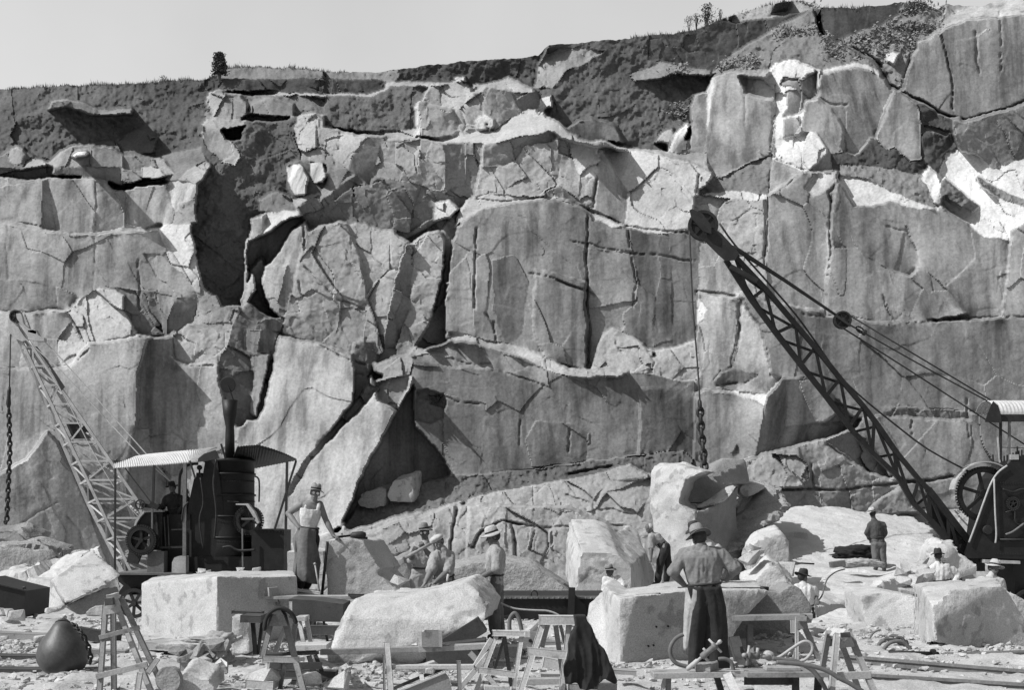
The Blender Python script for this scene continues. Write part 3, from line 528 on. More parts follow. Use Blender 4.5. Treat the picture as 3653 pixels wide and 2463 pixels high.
# the general face is itself broken into plates
PX = Xr*52; PZ = Zr*52
DP = D0.copy(); ALB = np.full(D0.shape, .34); RG = np.ones(D0.shape); FID = np.zeros(D0.shape)
for k, (c, pts, dd, nx, nz, alb, rg) in enumerate(FAC):
    P = [nat(c, p) for p in pts]; m = inpoly(wu, wv, P)
    if not m.any(): continue
    dd = -1.0+(dd+1.0)*.5 if -3 < dd < 1 else (dd*.72 if 1 <= dd < 2.7 else dd); cu, cv = Ug[m].mean(), Vg[m].mean()
    Y0 = float(base_depth(np.array(cu), np.array(cv)))+dd
    p0 = Vector(((cu-CX)/F_PX*Y0, Y0, -(cv-HY)/F_PX*Y0)); n = Vector((nx*1.5, -1, nz*1.35)).normalized()
    den = Xr[m]*n.x+n.y+Zr[m]*n.z
    y = p0.dot(n)/np.minimum(den, -.2)
    w_ = 5.0                                                    # a facet never strays far from the face
    y = Y0+w_*np.tanh((y-Y0)/w_)
    DP[m] = y; ALB[m] = alb*(1.28 if .439 < alb < .56 else 1.0);   # sunlight on the paler facets strengthened in their albedo
    RG[m] = rg; FID[m] = k+1
for it_ in range(26):                                            # gaps between outlines belong to the facet beside them
    gap = FID == 0
    if not gap.any(): break
    for ax_, sh_ in ((1, 1), (1, -1), (0, 1), (0, -1)) if it_ % 2 else ((0, -1), (0, 1), (1, -1), (1, 1)):
        f2 = np.roll(FID, sh_, ax_).copy(); f2[0 if sh_ > 0 else -1] *= (ax_ == 1); f2[:, 0 if sh_ > 0 else -1] *= (ax_ == 0); m = (FID == 0) & (f2 > 0) & gap
        for A_ in (DP, ALB, RG): A_[m] = np.roll(A_, sh_, ax_)[m]
        FID[m] = f2[m]
# the facets meet along folds, not steps: rebuild the depth from the slopes inside the facets, keeping a part of the large breaks
def slopes(ax_):
    g = np.diff(DP, axis=ax_); same = np.diff(FID, axis=ax_) == 0
    gi = np.where(same, g, 0.); w1 = same.astype(float); k_ = 5
    for _ in range(k_):                                          # slope carried across a boundary is the mean of its neighbours'
        a = np.zeros_like(gi); w0 = np.zeros_like(gi)
        for sh_ in (1, -1):
            a += np.roll(gi*w1, sh_, ax_); w0 += np.roll(w1, sh_, ax_)
        fill = (w1 == 0) & (w0 > 0); gi = np.where(fill, a/np.maximum(w0, 1e-9), gi); w1 = np.where(fill, 1., w1)
    step = g-gi; big = np.clip((np.abs(step)-.45)/.8, 0, 1)
    return np.where(same, g, gi+step*big*.75)
gx = slopes(1); gz = slopes(0); gx = np.clip(gx, -4, 4); gz = np.clip(gz, -4, 4)
div = np.zeros_like(DP); div[:, :-1] += gx; div[:, 1:] -= gx; div[:-1] += gz; div[1:] -= gz
lam = 1/55.0**2; rhs = lam*DP-div
ext = np.concatenate([rhs, rhs[::-1]], 0); ext = np.concatenate([ext, ext[:, ::-1]], 1)
ky = 2-2*np.cos(2*np.pi*np.fft.fftfreq(ext.shape[0])); kx = 2-2*np.cos(2*np.pi*np.fft.rfftfreq(ext.shape[1]))
DP = np.fft.irfft2(np.fft.rfft2(ext)/(lam+ky[:, None]+kx[None, :]), s=ext.shape)[:DP.shape[0], :DP.shape[1]]
for c, pts, hw, dp in CRACKS:
    P = [nat(c, p) for p in pts]; d = segdist(wu, wv, P)
    hw = max(hw/2.2, 2.0)
    wd = hw*(1+.75*vnoise(wp*1.6, 77)); DP = DP+dp*.6*np.clip(1-(d/np.maximum(wd, 1.2))**2, 0, 1)
def blur(a, r=1):
    for _ in range(r):
        b = a.copy(); b[1:-1, 1:-1] = (a[1:-1, 1:-1]*4+(a[:-2, 1:-1]+a[2:, 1:-1]+a[1:-1, :-2]+a[1:-1, 2:])*2+a[:-2, :-2]+a[2:, 2:]+a[:-2, 2:]+a[2:, :-2])/16
        a = b
    return a
DP = blur(DP, 1); RGs = blur(RG, 1)
W3 = np.stack([PX, PZ, FID*3.7], -1)
rot_x = PX*.9+PZ*.35; rot_z = PZ*.9-PX*.25
soil = np.clip(RGs-1, 0, 1); brk = np.clip(1-np.abs(RGs-1), 0, 1); smo = np.clip(1-RGs, 0, 1)
for s, amp_s, amp_b, seed in ((2.9, .045, .16, 100), (1.1, .03, .15, 200), (.42, .02, .12, 300)):
    ox, oy, h1, h2, h3, e = cells(rot_x/s+fbm(W3/s*.8, 2, seed)*.35+FID*5.1, rot_z/(s*1.25)+fbm(W3/s*.8, 2, seed+9)*.35, seed)
    pl = (ox*h1+oy*h2)*s+h3*s*(.05+.12*brk)
    DP = DP+pl*(amp_s*smo+amp_b*brk+.05*soil)
    if s > .5: DP = DP+np.clip(.05-e, 0, .05)/.05*(.004*smo+.03*brk)*s*(_h(np.floor(h1*50).astype(np.int64), np.floor(h2*50).astype(np.int64), 0, 5) > .7)
DP = DP+fbm(W3*.5, 5, 400)*(.10*smo+.17*brk+.4*soil)+fbm(W3*2.2, 4, 410)*(.018*smo+.07*brk+.26*soil)+fbm(W3*7, 3, 420)*(.006*smo+.025*brk+.10*soil)
# plateau behind the skyline, and the bottom skirt
Xc, Zc = Xr*DP, CH+Zr*DP
V = [np.stack([Xc, DP, Zc], -1)]
back = []
for i, dy in enumerate((60, 25, 8, 2)):
    zt = Zc[0]+(.15 if dy < 10 else -.4)*0-dy*.012
    back.append(np.stack([Xc[0], DP[0]+dy, zt], -1)[None])
allv = np.concatenate(back+V, 0); R_, C_ = allv.shape[:2]
alb_all = np.concatenate([np.full((4, C_), .14), ALB], 0)
stain = np.concatenate([np.zeros((4, C_)), smo], 0)
me = bpy.data.meshes.new('quarry_cliff')
nvt = R_*C_; me.vertices.add(nvt); me.vertices.foreach_set('co', allv.reshape(-1).astype(np.float32))
ii = np.arange(nvt).reshape(R_, C_)
q = np.stack([ii[:-1, :-1], ii[1:, :-1], ii[1:, 1:], ii[:-1, 1:]], -1).reshape(-1, 4)
me.loops.add(q.size); me.loops.foreach_set('vertex_index', q.ravel().astype(np.int32))
me.polygons.add(len(q)); me.polygons.foreach_set('loop_start', np.arange(0, q.size, 4, dtype=np.int32)); me.polygons.foreach_set('loop_total', np.full(len(q), 4, np.int32))
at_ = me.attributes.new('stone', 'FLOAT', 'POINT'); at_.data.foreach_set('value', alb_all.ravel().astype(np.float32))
at_ = me.attributes.new('smoothrock', 'FLOAT', 'POINT'); at_.data.foreach_set('value', stain.ravel().astype(np.float32))
me.update(calc_edges=True)
me.polygons.foreach_set('use_smooth', np.ones(len(q), bool)); me.set_sharp_from_angle(angle=math.radians(38))
m, nt, bs = newmat('cliff_rock', .9, 0, .2)
tc = nt.nodes.new('ShaderNodeTexCoord')
aa = nt.nodes.new('ShaderNodeAttribute'); aa.attribute_name = 'stone'
ab = nt.nodes.new('ShaderNodeAttribute'); ab.attribute_name = 'smoothrock'
n1 = nd(nt, 'ShaderNodeTexNoise', Scale=.45, Detail=6.0, Roughness=.65); nt.links.new(tc.outputs['Object'], n1.inputs['Vector'])
c = mul(nt, mul(nt, aa.outputs['Fac'], .84), ramp(nt, n1.outputs[0], [(.3, .66), (.5, 1.0), (.72, 1.22)]))
n0 = nd(nt, 'ShaderNodeTexNoise', Scale=.14, Detail=3.0, Roughness=.6); nt.links.new(tc.outputs['Object'], n0.inputs['Vector'])
c = mul(nt, c, ramp(nt, n0.outputs[0], [(.35, .76), (.5, 1.0), (.65, 1.2)]))
n2 = nd(nt, 'ShaderNodeTexNoise', Scale=9.0, Detail=5.0, Roughness=.7); nt.links.new(tc.outputs['Object'], n2.inputs['Vector'])
c = mul(nt, c, ramp(nt, n2.outputs[0], [(.3, .74), (.6, 1.08)]))
mp = nt.nodes.new('ShaderNodeMapping'); mp.inputs['Scale'].default_value = (1.5, 1.5, .07); nt.links.new(tc.outputs['Object'], mp.inputs[0])
n3 = nd(nt, 'ShaderNodeTexNoise', Scale=1.0, Detail=5.0, Roughness=.6); nt.links.new(mp.outputs[0], n3.inputs['Vector'])   # water runs down the smooth faces
st_ = ramp(nt, n3.outputs[0], [(.36, .5), (.5, .95), (.68, 1.22)])
mx = nt.nodes.new('ShaderNodeMix'); mx.data_type = 'FLOAT'; nt.links.new(ab.outputs['Fac'], mx.inputs[0]); mx.inputs[2].default_value = 1.0; nt.links.new(st_, mx.inputs[3])
c = mul(nt, c, mx.outputs[0]); nt.links.new(c, bs.inputs['Base Color'])
for sc_, st, di in ((1.6, .3, .12), (7, .3, .035), (26, .3, .012)):
    b = nd(nt, 'ShaderNodeTexNoise', Scale=float(sc_), Detail=5.0, Roughness=.62); nt.links.new(tc.outputs['Object'], b.inputs['Vector']); bump(nt, bs, b.outputs[0], st, di)
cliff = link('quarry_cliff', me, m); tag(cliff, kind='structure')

def cliff_Y(c, x, y):
    "distance of the quarry face seen at (x, y) of crop c"
    u, v = nat(c, (x, y)); j = int(np.clip(round((u-ug[0])/(ug[1]-ug[0])), 0, nu-1)); i = int(np.clip(round((v-sky[j])/(2330-sky[j])*(nv-1)), 0, nv-1)); return float(DP[i, j])

gr_ = random.Random(11); bm = BM(); row = allv[4]
for k in range(5200):
    u = gr_.uniform(20, 1230) if k < 3600 else gr_.uniform(2250, 3100); j = (u-ug[0])/(ug[1]-ug[0]); j0 = int(j)
    p = Vector(row[j0]).lerp(Vector(row[j0+1]), j-j0); p.y += gr_.uniform(-.1, .8); h_ = gr_.uniform(.04, .12)*(1.6 if gr_.random() < .08 else 1)*(.4+1.2*abs(math.sin(u*.013)+.4*math.sin(u*.05))); dx = gr_.uniform(-.5, .5)*h_
    bm.faces.new([bm.verts.new(p+Vector((-.018, 0, -.05))), bm.verts.new(p+Vector((.018, 0, -.05))), bm.verts.new(p+Vector((dx, gr_.uniform(-.1, .1), h_)))])
noisy('dry_grass', .07, .14, 5, .9)
tag(obj('grass', bm, 'dry_grass'), 'short dry grass along the cliff edge against the sky', 'grass', kind='stuff')

ok = np.argwhere((RG > 1.5) & (Ug > 2380) & (Ug < 3500) & (Vg < 560) & (ALB > .12)); bm = BM(); nr_ = np.random.RandomState(4); pk = ok[nr_.randint(0, len(ok), 600)]
for i, j in pk:
    if fbm(np.array([[Ug[i, j]/120, Vg[i, j]/60, 0.]]), 2, 90)[0] < -.05: continue
    for k in range(7):
        p = Vector(allv[i+4, j])+Vector((nr_.normal(0, .2), -abs(nr_.normal(0, .15)), nr_.normal(.08, .12))); s_v = .05+.07*nr_.rand(); u_ = Vector(nr_.uniform(-1, 1, 3)).normalized(); v_ = u_.orthogonal().normalized()
        bm.faces.new([bm.verts.new(p+u_*s_v), bm.verts.new(p+v_*s_v*.6), bm.verts.new(p-u_*s_v), bm.verts.new(p-v_*s_v*.6)])
noisy('scrub', .14, .32, 2, .9)
tag(obj('scrub', bm, 'scrub'), 'low dry scrub scattered over the soil at the top of the cliff', 'scrub', kind='stuff')
# ================================================================ GROUND
def ground_z(x, y):
    t = np.clip((y-22.5)/4.5, 0, 1); t = t*t*(3-2*t)
    return -1.35*t
noisy('ground_dust', .40, .54, 1.2, .95, bumps=((6, .4, .05), (28, .5, .02), (90, .5, .006)), grain=(45, .72), spots=(3.0, .38, .8))
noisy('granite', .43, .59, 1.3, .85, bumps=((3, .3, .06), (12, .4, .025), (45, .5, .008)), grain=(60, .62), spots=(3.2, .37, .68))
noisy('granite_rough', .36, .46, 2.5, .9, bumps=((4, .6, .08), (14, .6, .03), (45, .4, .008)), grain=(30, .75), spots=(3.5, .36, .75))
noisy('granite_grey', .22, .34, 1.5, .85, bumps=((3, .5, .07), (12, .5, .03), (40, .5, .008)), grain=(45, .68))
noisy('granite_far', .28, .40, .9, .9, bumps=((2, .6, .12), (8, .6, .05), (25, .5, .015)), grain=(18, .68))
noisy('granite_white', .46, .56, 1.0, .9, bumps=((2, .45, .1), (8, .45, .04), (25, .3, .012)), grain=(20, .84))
xs = np.concatenate([[-900, -300, -120, -60, -30, -18], np.arange(-11, 11.01, .055), [18, 30, 60, 120, 300, 900]])
ys = np.concatenate([[-300, -60, -10, 4, 9], np.arange(11.5, 27.5, .06), np.arange(28, 60, 1.0), [70, 90, 150, 400, 1500]])
GX, GY = np.meshgrid(xs, ys); p3 = np.stack([GX, GY, GX*0], -1)
GZ = ground_z(GX, GY)+fbm(p3*.5, 3, 21)*.05+fbm(p3*3, 4, 22)*.022+np.clip(fbm(p3*9, 2, 23), 0, 1)*.03
GZ = GZ+np.clip(fbm(p3*1.6, 3, 24)-.15, 0, 1)*.16
GZ = np.where((np.abs(GX) > 12) | (GY < 11) | (GY > 27.6), GZ-.15, GZ)
me = bpy.data.meshes.new('quarry_floor'); R_, C_ = GX.shape; me.vertices.add(R_*C_)
me.vertices.foreach_set('co', np.stack([GX, GY, GZ], -1).reshape(-1).astype(np.float32)); ii = np.arange(R_*C_).reshape(R_, C_)
q = np.stack([ii[:-1, :-1], ii[:-1, 1:], ii[1:, 1:], ii[1:, :-1]], -1).reshape(-1, 4)
me.loops.add(q.size); me.loops.foreach_set('vertex_index', q.ravel().astype(np.int32)); me.polygons.add(len(q))
me.polygons.foreach_set('loop_start', np.arange(0, q.size, 4, dtype=np.int32)); me.polygons.foreach_set('loop_total', np.full(len(q), 4, np.int32)); me.update(calc_edges=True)
me.polygons.foreach_set('use_smooth', np.ones(len(q), bool))
tag(link('ground', me, 'ground_dust'), kind='structure')
# ================================================================ ROCKS
def remeshed(me, voxel, it=0):
    o = bpy.data.objects.new('tmp', me); COL.objects.link(o)
    md = o.modifiers.new('r', 'REMESH'); md.mode = 'VOXEL'; md.voxel_size = voxel; md.adaptivity = 0
    if it:
        s = o.modifiers.new('s', 'SMOOTH'); s.iterations = it; s.factor = .5
    dg = bpy.context.evaluated_depsgraph_get(); r = bpy.data.meshes.new_from_object(o.evaluated_get(dg)); bpy.data.objects.remove(o); bpy.data.meshes.remove(me); return r
def displace(me, fn):
    n = len(me.vertices); a = np.empty(n*3, np.float32); me.vertices.foreach_get('co', a); a = a.reshape(-1, 3).astype(np.float64)
    nn = np.empty(n*3, np.float32); me.vertex_normals.foreach_get('vector', nn); nn = nn.reshape(-1, 3)
    me.vertices.foreach_set('co', (a+fn(a, nn)).reshape(-1).astype(np.float32)); me.update()
def rocky(seed, amp, fine, k=1.0):
    def fn(a, n):
        u_ = a[:, 0]*.8+a[:, 1]*.6; s_ = .55/k
        ox, oy, h1, h2, h3, e = cells(u_/s_+fbm(a*1.3, 2, seed+20)*.4, a[:, 2]/s_+fbm(a*1.3+9, 2, seed+21)*.4+a[:, 1]*.7, seed)
        f_ = (ox*h1+oy*h2)*s_*min(.26, amp*amp*28+.035)*np.clip(fbm(a*.9+3, 2, seed+22)*2+.5, .1, 1)
        ox, oy, h1, h2, h3, e = cells(u_/s_*3.1, a[:, 2]/s_*3.1+a[:, 1]*2, seed+50); f_ = f_+(ox*h1+oy*h2)*s_*.05*min(1, fine*25)
        d = f_+fbm(a*1.1*k, 4, seed)*amp+fbm(a*4*k, 3, seed+5)*fine
        b = np.abs(fbm(a*2.3*k+5, 2, seed+9)); d = d-np.clip(.12-b, 0, .12)*fine*2.5
        return n*d[:, None]
    return fn
RN = [0]
def rock(name, c, faces, vec, label, mat='granite', cat='granite block', voxel=.045, amp=.02, fine=.015, scale=1.0, group=None, it=0, Y=None):
    "visible faces of a block as outlines (x, y, distance); closed by pushing a copy back along vec"
    RN[0] += 1
    bm = BM(); vd = {}
    for f in faces:
        vs = []
        for p in f:
            yy = p[2] if len(p) > 2 else Y
            key = (p[0], p[1], yy)
            if key not in vd: vd[key] = bm.verts.new(at(c, p[0], p[1], yy))
            vs.append(vd[key])
        bm.faces.new(vs)
    r = bmesh.ops.extrude_face_region(bm, geom=bm.faces[:]); nv_ = [g for g in r['geom'] if isinstance(g, bmesh.types.BMVert)]
    cen = sum((v.co for v in nv_), Vector())/len(nv_)
    for v in nv_: v.co = cen+(v.co-cen)*scale+Vector(vec)
    if not any(len(f) == 0 for f in faces):
        bmesh.ops.triangulate(bm, faces=bm.faces[:], ngon_method='EAR_CLIP'); bmesh.ops.recalc_face_normals(bm, faces=bm.faces)
    me = bpy.data.meshes.new(name); bm.to_mesh(me); bm.free()
    me = remeshed(me, voxel, it); displace(me, rocky(RN[0]*31, amp, fine, .05/voxel*.8))
    for p in me.polygons: p.use_smooth = True
    me.set_sharp_from_angle(angle=math.radians(32)); me.name = name; o = link(name, me, mat); rebase(o); return tag(o, label, cat, group)
G = 'granite_block'
rock(G, 'G', [[(822, 945, 20.3), (1262, 910, 18.3), (1254, 1302, 18.3), (822, 1275, 20.3)], [(1262, 910, 18.3), (1722, 905, 19.1), (1722, 1292, 19.1), (1254, 1302, 18.3)]],
     (-.38, 1.9, 0), 'large squared granite block with bright speckled left face, in front of the steam crane', voxel=.035, amp=.012, fine=.009)
rock(G, 'G', [[(300, 930, 25.0), (545, 752, 25.8), (705, 905, 25.2), (600, 968, 24.6), (385, 1065, 24.4)]], (-.75, 1.7, -.15), 'tilted angular pale block propped on one corner at far left', voxel=.06)
rock(G, 'G', [[(155, 920, 26), (300, 930, 25.6), (385, 1068, 25.2), (330, 1120, 25.2), (130, 1125, 25.6), (148, 1000, 26)]], (-.2, 1.0, 0), 'flat grey slab leaning beside the tilted block at far left', voxel=.06)
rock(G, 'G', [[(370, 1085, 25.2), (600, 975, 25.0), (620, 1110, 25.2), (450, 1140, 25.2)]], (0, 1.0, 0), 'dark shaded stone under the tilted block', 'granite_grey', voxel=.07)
rock('stone', 'G', [[(488, 1138), (500, 1115), (550, 1076), (605, 1110), (600, 1145)]], (.1, .4, 0), 'small white wedge of stone left of the three legged trestle', cat='stone', Y=24, voxel=.04)
rock('boulder', 'G', [[(-120, 735), (0, 728), (120, 722), (250, 768), (310, 810), (230, 850), (0, 900), (-120, 910)]], (0, 2, .2), 'flat topped grey boulder at the left edge under the hanging crane hook', 'granite_far', 'boulder', .1, .12, .06, Y=36)
rock('boulder', 'G', [[(-120, 650), (60, 628), (110, 660), (160, 700), (130, 722), (-120, 732)]], (0, 2, .2), 'dark rounded boulder lying behind the flat topped one at left edge', 'granite_grey', 'boulder', .1, .12, .06, Y=37.5)
rock('boulder', 'G', [[(-60, 920, 28), (40, 870, 28.6), (90, 890, 28.5), (180, 900, 28), (300, 815, 28.5), (480, 760, 28), (500, 900, 27), (250, 1000, 26.5), (70, 1000, 26.5), (-60, 1000, 26.5)]], (0, 1.4, .1), 'white broken rubble mound behind the tilted block', 'granite_white', 'rubble', .06, .12, .07)
rock('boulder', 'G', [[(380, 800), (400, 765), (440, 752), (480, 770), (500, 830), (400, 850)]], (0, 1.0, 0), 'rounded pale boulder just behind the tilted block', 'granite_far', 'boulder', .08, .08, .03, Y=33)
rock(G, 'H', [[(440, 695), (560, 688), (640, 700), (700, 800), (748, 866), (720, 885), (770, 925), (870, 1005), (870, 1110), (440, 1110), (422, 800), (420, 755), (442, 735)]], (.25, 1.0, .0),
     'upright pale block with a sloping broken shoulder, man in singlet resting a hand on it', Y=20.4, voxel=.035, amp=.015)
rock(G, 'H', [[(742, 862), (800, 822), (872, 800), (905, 850), (935, 935), (940, 1100), (760, 1100)]], (.1, 1.4, .1), 'grey pointed block behind the upright block', 'granite_grey', Y=23, voxel=.06)
rock(G, 'H', [[(860, 968), (940, 935), (1160, 860), (1250, 838), (1350, 818), (1460, 822), (1650, 860), (1860, 1010), (1860, 1150), (860, 1150)]], (0, 1.6, .15), 'long low grey rock behind the three standing masons', 'granite_far', 'rock', .07, Y=30)
# curved block in the foreground
rock(G, 'H', [[(600, 1040, 16.4), (900, 1026, 16.4), (1080, 988, 16.4), (1240, 940, 16.4), (1300, 985, 16.3), (1368, 1090, 16), (1350, 1165, 15.8), (1100, 1300, 15.8), (800, 1340, 15.75), (470, 1345, 15.9), (545, 1150, 15.9)],
              [(600, 1040, 16.4), (545, 1150, 15.9), (470, 1345, 15.9), (440, 1340, 15.8), (490, 1210, 16.3), (560, 1080, 16.8)],
              [(470, 1345, 15.9), (800, 1340, 15.75), (1100, 1300, 15.8), (900, 1490, 16.0), (830, 1560, 16.05), (560, 1580, 16.05), (480, 1450, 16.0)],
              [(440, 1340, 15.8), (470, 1345, 15.9), (480, 1450, 16.0), (432, 1390, 15.8)]],
     (.15, 1.4, .05), 'big curved tilted block with a chiselled left edge, in front of the three masons', voxel=.035, amp=.022, fine=.014)
# centre block
rock(G, 'I', [[(575, 965, 17.6), (568, 1048, 17.5), (495, 1060, 17.5), (478, 1160, 17.3), (560, 1330, 16.7), (600, 1445, 16.3), (670, 1462, 15.8), (670, 1040, 15.8)],
              [(670, 1040, 15.8), (670, 1462, 15.8), (1300, 1450, 16.5), (1300, 1300, 16.5), (1390, 1160, 16.6), (1540, 988, 16.8), (1050, 990, 16.3), (940, 1002, 16.15), (760, 1026, 15.8)]],
     (.35, 2.6, .0), 'huge pale block being dressed by the mason with his back turned', voxel=.035, amp=.014, fine=.012)
# lifted block under the crane chain
rock(G, 'I', [[(845, 300, 33.8), (872, 262, 34), (1000, 250, 33.2), (1175, 300, 32.6), (1050, 345, 32.7), (1012, 480, 32.8), (1110, 528, 32.6), (1100, 1000, 32.6), (960, 1000, 33.6), (860, 640, 33.8), (840, 500, 33.9)]], (.5, 1.6, .05),
     'tall rough block with a rounded left shoulder below the crane chain', 'granite', voxel=.07, amp=.04, fine=.03)
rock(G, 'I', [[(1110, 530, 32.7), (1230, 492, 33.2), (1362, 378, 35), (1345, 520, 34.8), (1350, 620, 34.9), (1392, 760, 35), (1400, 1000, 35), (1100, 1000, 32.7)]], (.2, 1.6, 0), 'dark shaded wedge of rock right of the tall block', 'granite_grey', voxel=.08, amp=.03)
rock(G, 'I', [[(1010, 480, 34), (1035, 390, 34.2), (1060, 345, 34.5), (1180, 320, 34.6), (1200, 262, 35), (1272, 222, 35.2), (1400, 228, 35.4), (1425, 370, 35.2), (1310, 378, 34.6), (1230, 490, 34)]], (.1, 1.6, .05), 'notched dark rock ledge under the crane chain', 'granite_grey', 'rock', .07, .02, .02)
rock(G, 'I', [[(1180, 482, 33.8), (1260, 400, 33.9), (1310, 376, 34), (1356, 376, 34), (1300, 450, 33.4), (1225, 492, 33.3), (1110, 512, 33.4), (1120, 495, 33.6)]], (0, .6, -.1), 'thin sunlit lip of stone on the dark wedge', 'granite', 'rock', .07)
rock(G, 'I', [[(1350, 520, 36), (1400, 460, 36.5), (1520, 395, 37), (1600, 430, 36.5), (1660, 500, 36), (1560, 620, 35), (1460, 700, 34.5), (1410, 900, 34), (1380, 760, 35)]], (0, 2, .3), 'coarse grey boulder leaning right of the dark wedge', 'granite_far', 'boulder', .09, .15, .06)
rock('stone', 'I', [[(1360, 420), (1370, 380), (1480, 372), (1530, 392), (1440, 440), (1390, 450)]], (0, 1.2, .1), 'flat pale stone lying on top of the coarse boulder', 'granite', 'stone', .06, .05, Y=36)
rock(G, 'I', [[(445, 765, 28), (600, 765, 28), (665, 785, 28), (735, 850, 28), (745, 960, 28), (750, 1120, 28), (410, 1120, 28), (416, 900, 28), (432, 745, 28.9)],
              [(735, 850, 28), (825, 770, 31), (872, 900, 31), (860, 1120, 31), (750, 1120, 28), (745, 960, 28)]], (-.1, 3.0, .75), 'squared grey block behind the man in the waistcoat', voxel=.05, amp=.025)
rock(G, 'I', [[(1410, 780), (1450, 720), (1500, 690), (1600, 660), (1640, 720), (1650, 1020), (1440, 1000), (1430, 880)]], (.2, 1.5, .2), 'bright broken block right of the big mason', 'granite_white', voxel=.07, amp=.06, fine=.03, Y=28)
rock(G, 'I', [[(1380, 960), (1450, 935), (1500, 880), (1540, 845), (1600, 880), (1680, 960), (1680, 1120), (1380, 1100)]], (.2, 1.3, .2), 'bright jagged stone against the right end of the huge dressed block', 'granite_white', voxel=.06, amp=.05, fine=.03, Y=24.5)
# right: the great bright slab and what lies on it
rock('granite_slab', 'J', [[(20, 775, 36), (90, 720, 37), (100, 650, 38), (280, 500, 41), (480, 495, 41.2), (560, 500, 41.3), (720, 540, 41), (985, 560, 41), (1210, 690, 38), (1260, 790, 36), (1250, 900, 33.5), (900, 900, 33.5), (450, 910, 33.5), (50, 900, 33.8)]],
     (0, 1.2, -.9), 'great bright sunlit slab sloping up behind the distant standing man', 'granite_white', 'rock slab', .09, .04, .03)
rock(G, 'J', [[(-150, 640, 35), (30, 490, 36), (150, 408, 36.5), (215, 425, 36.5), (285, 500, 36), (100, 645, 34.6), (60, 740, 34.4), (-150, 800, 34)]], (0, 2, .3), 'grey pock marked boulder at the left foot of the great slab', 'granite_far', 'boulder', .09, .1, .06)
rock(G, 'J', [[(400, 1085, 25.5), (560, 1060, 27), (700, 990, 28.4), (962, 874, 30.5), (870, 840, 34), (560, 850, 34), (450, 900, 31)], [(400, 1085, 25.5), (400, 1200, 25.5), (500, 1200, 26.4), (700, 1130, 28), (950, 1020, 30.4), (962, 874, 30.5), (700, 990, 28.4), (560, 1060, 27)]],
     (.5, 1.2, -.6), 'long sloping slab with a shaded underside, distant man standing on it', 'granite_white', 'rock slab', .08, .05, .025)
rock(G, 'J', [[(680, 1022, 21.6), (820, 992, 21.7), (900, 1005, 21.6), (1022, 1030, 21.3), (1027, 1215, 21.3), (720, 1215, 21.5), (690, 1120, 21.6)]], (.1, 1.5, 0), 'grey faced block left of the large right hand block', voxel=.04, amp=.02)
rock(G, 'J', [[(380, 1190, 21.5), (420, 1140, 22.8), (560, 1095, 23.6), (690, 1095, 23.6), (722, 1195, 22), (970, 1200, 21.8), (1032, 1335, 19.8), (640, 1375, 19.5), (165, 1355, 19.8), (168, 1290, 20.3), (270, 1242, 20.6)]], (0, .9, -.35),
     'low bright mound of broken granite between the right hand trestles and blocks', 'granite_white', 'rubble mound', .045, .08, .035)
rock(G, 'J', [[(-140, 1010), (-10, 962), (100, 985), (210, 1005), (275, 955), (330, 985), (400, 1090), (385, 1180), (272, 1242), (160, 1302), (-60, 1318), (-120, 1318)]], (.1, 1.2, 0), 'smooth grey block behind the plank trestle, right of the dressed block', 'granite_grey', Y=19.2, voxel=.045, amp=.02)
rock(G, 'J', [[(1025, 962, 19.2), (1095, 1080, 17.6), (1092, 1180, 17.5), (1110, 1290, 17.4), (1032, 1335, 18.6), (1027, 1200, 19)],
              [(1095, 1080, 17.6), (1200, 985, 17.8), (1500, 955, 18.1), (1552, 1010, 18.2), (1640, 1180, 18.3), (1700, 1345, 18.3), (1330, 1355, 17.9), (1110, 1290, 17.4), (1092, 1180, 17.5)],
              [(1025, 962, 19.2), (1350, 940, 18.9), (1450, 915, 18.9), (1500, 925, 18.9), (1500, 955, 18.1), (1200, 985, 17.8), (1095, 1080, 17.6)]], (.35, 1.5, -.05),
     'large faceted pale block at the right edge, nearest the rails', voxel=.04, amp=.018, fine=.013)
rock(G, 'J', [[(1555, 998), (1640, 1050), (1760, 1150), (1760, 1300), (1600, 1200)]], (.2, 1, 0), 'small white block half hidden at the right edge of the photo', 'granite_white', Y=19.8, voxel=.05)
rock(G, 'J', [[(1080, 800), (1100, 750), (1210, 738), (1262, 800), (1358, 850), (1358, 900), (1230, 930), (1080, 930)]], (.2, 1.5, .2), 'bright stone beneath the foot of the right crane jib', 'granite_white', 'stone', .07, .1, .04, Y=29)
rock('boulder', 'H', [[(602, 470), (650, 420), (740, 390), (776, 405), (772, 500), (690, 520), (620, 505)]], (.3, 1.5, .2), 'angular grey boulder on the soil slope in front of the dark recess', 'granite_far', 'boulder', .09, .05, .03, Y=cliff_Y('H', 690, 500)-.5)
rock('boulder', 'H', [[(778, 442), (815, 352), (928, 328), (938, 446), (930, 480), (800, 480)]], (.3, 1.2, .3), 'squared pale boulder perched on the soil slope, right of the angular one', 'granite', 'boulder', .09, .05, .03, Y=cliff_Y('H', 850, 470)-.5)
rock(G, 'H', [[(195, 760), (300, 745), (420, 760), (430, 900), (200, 905)]], (.1, 1, 0), 'pale stone behind the legs of the man in singlet', 'granite', 'stone', .06, Y=27)
rock('stone', 'H', [[(1290, 1250), (1330, 1210), (1430, 1200), (1560, 1215), (1640, 1250), (1560, 1300), (1380, 1310)]], (0, .8, 0), 'low pale stone on the ground behind the pair of white trestles', 'granite', 'stone', .04, Y=20.5)
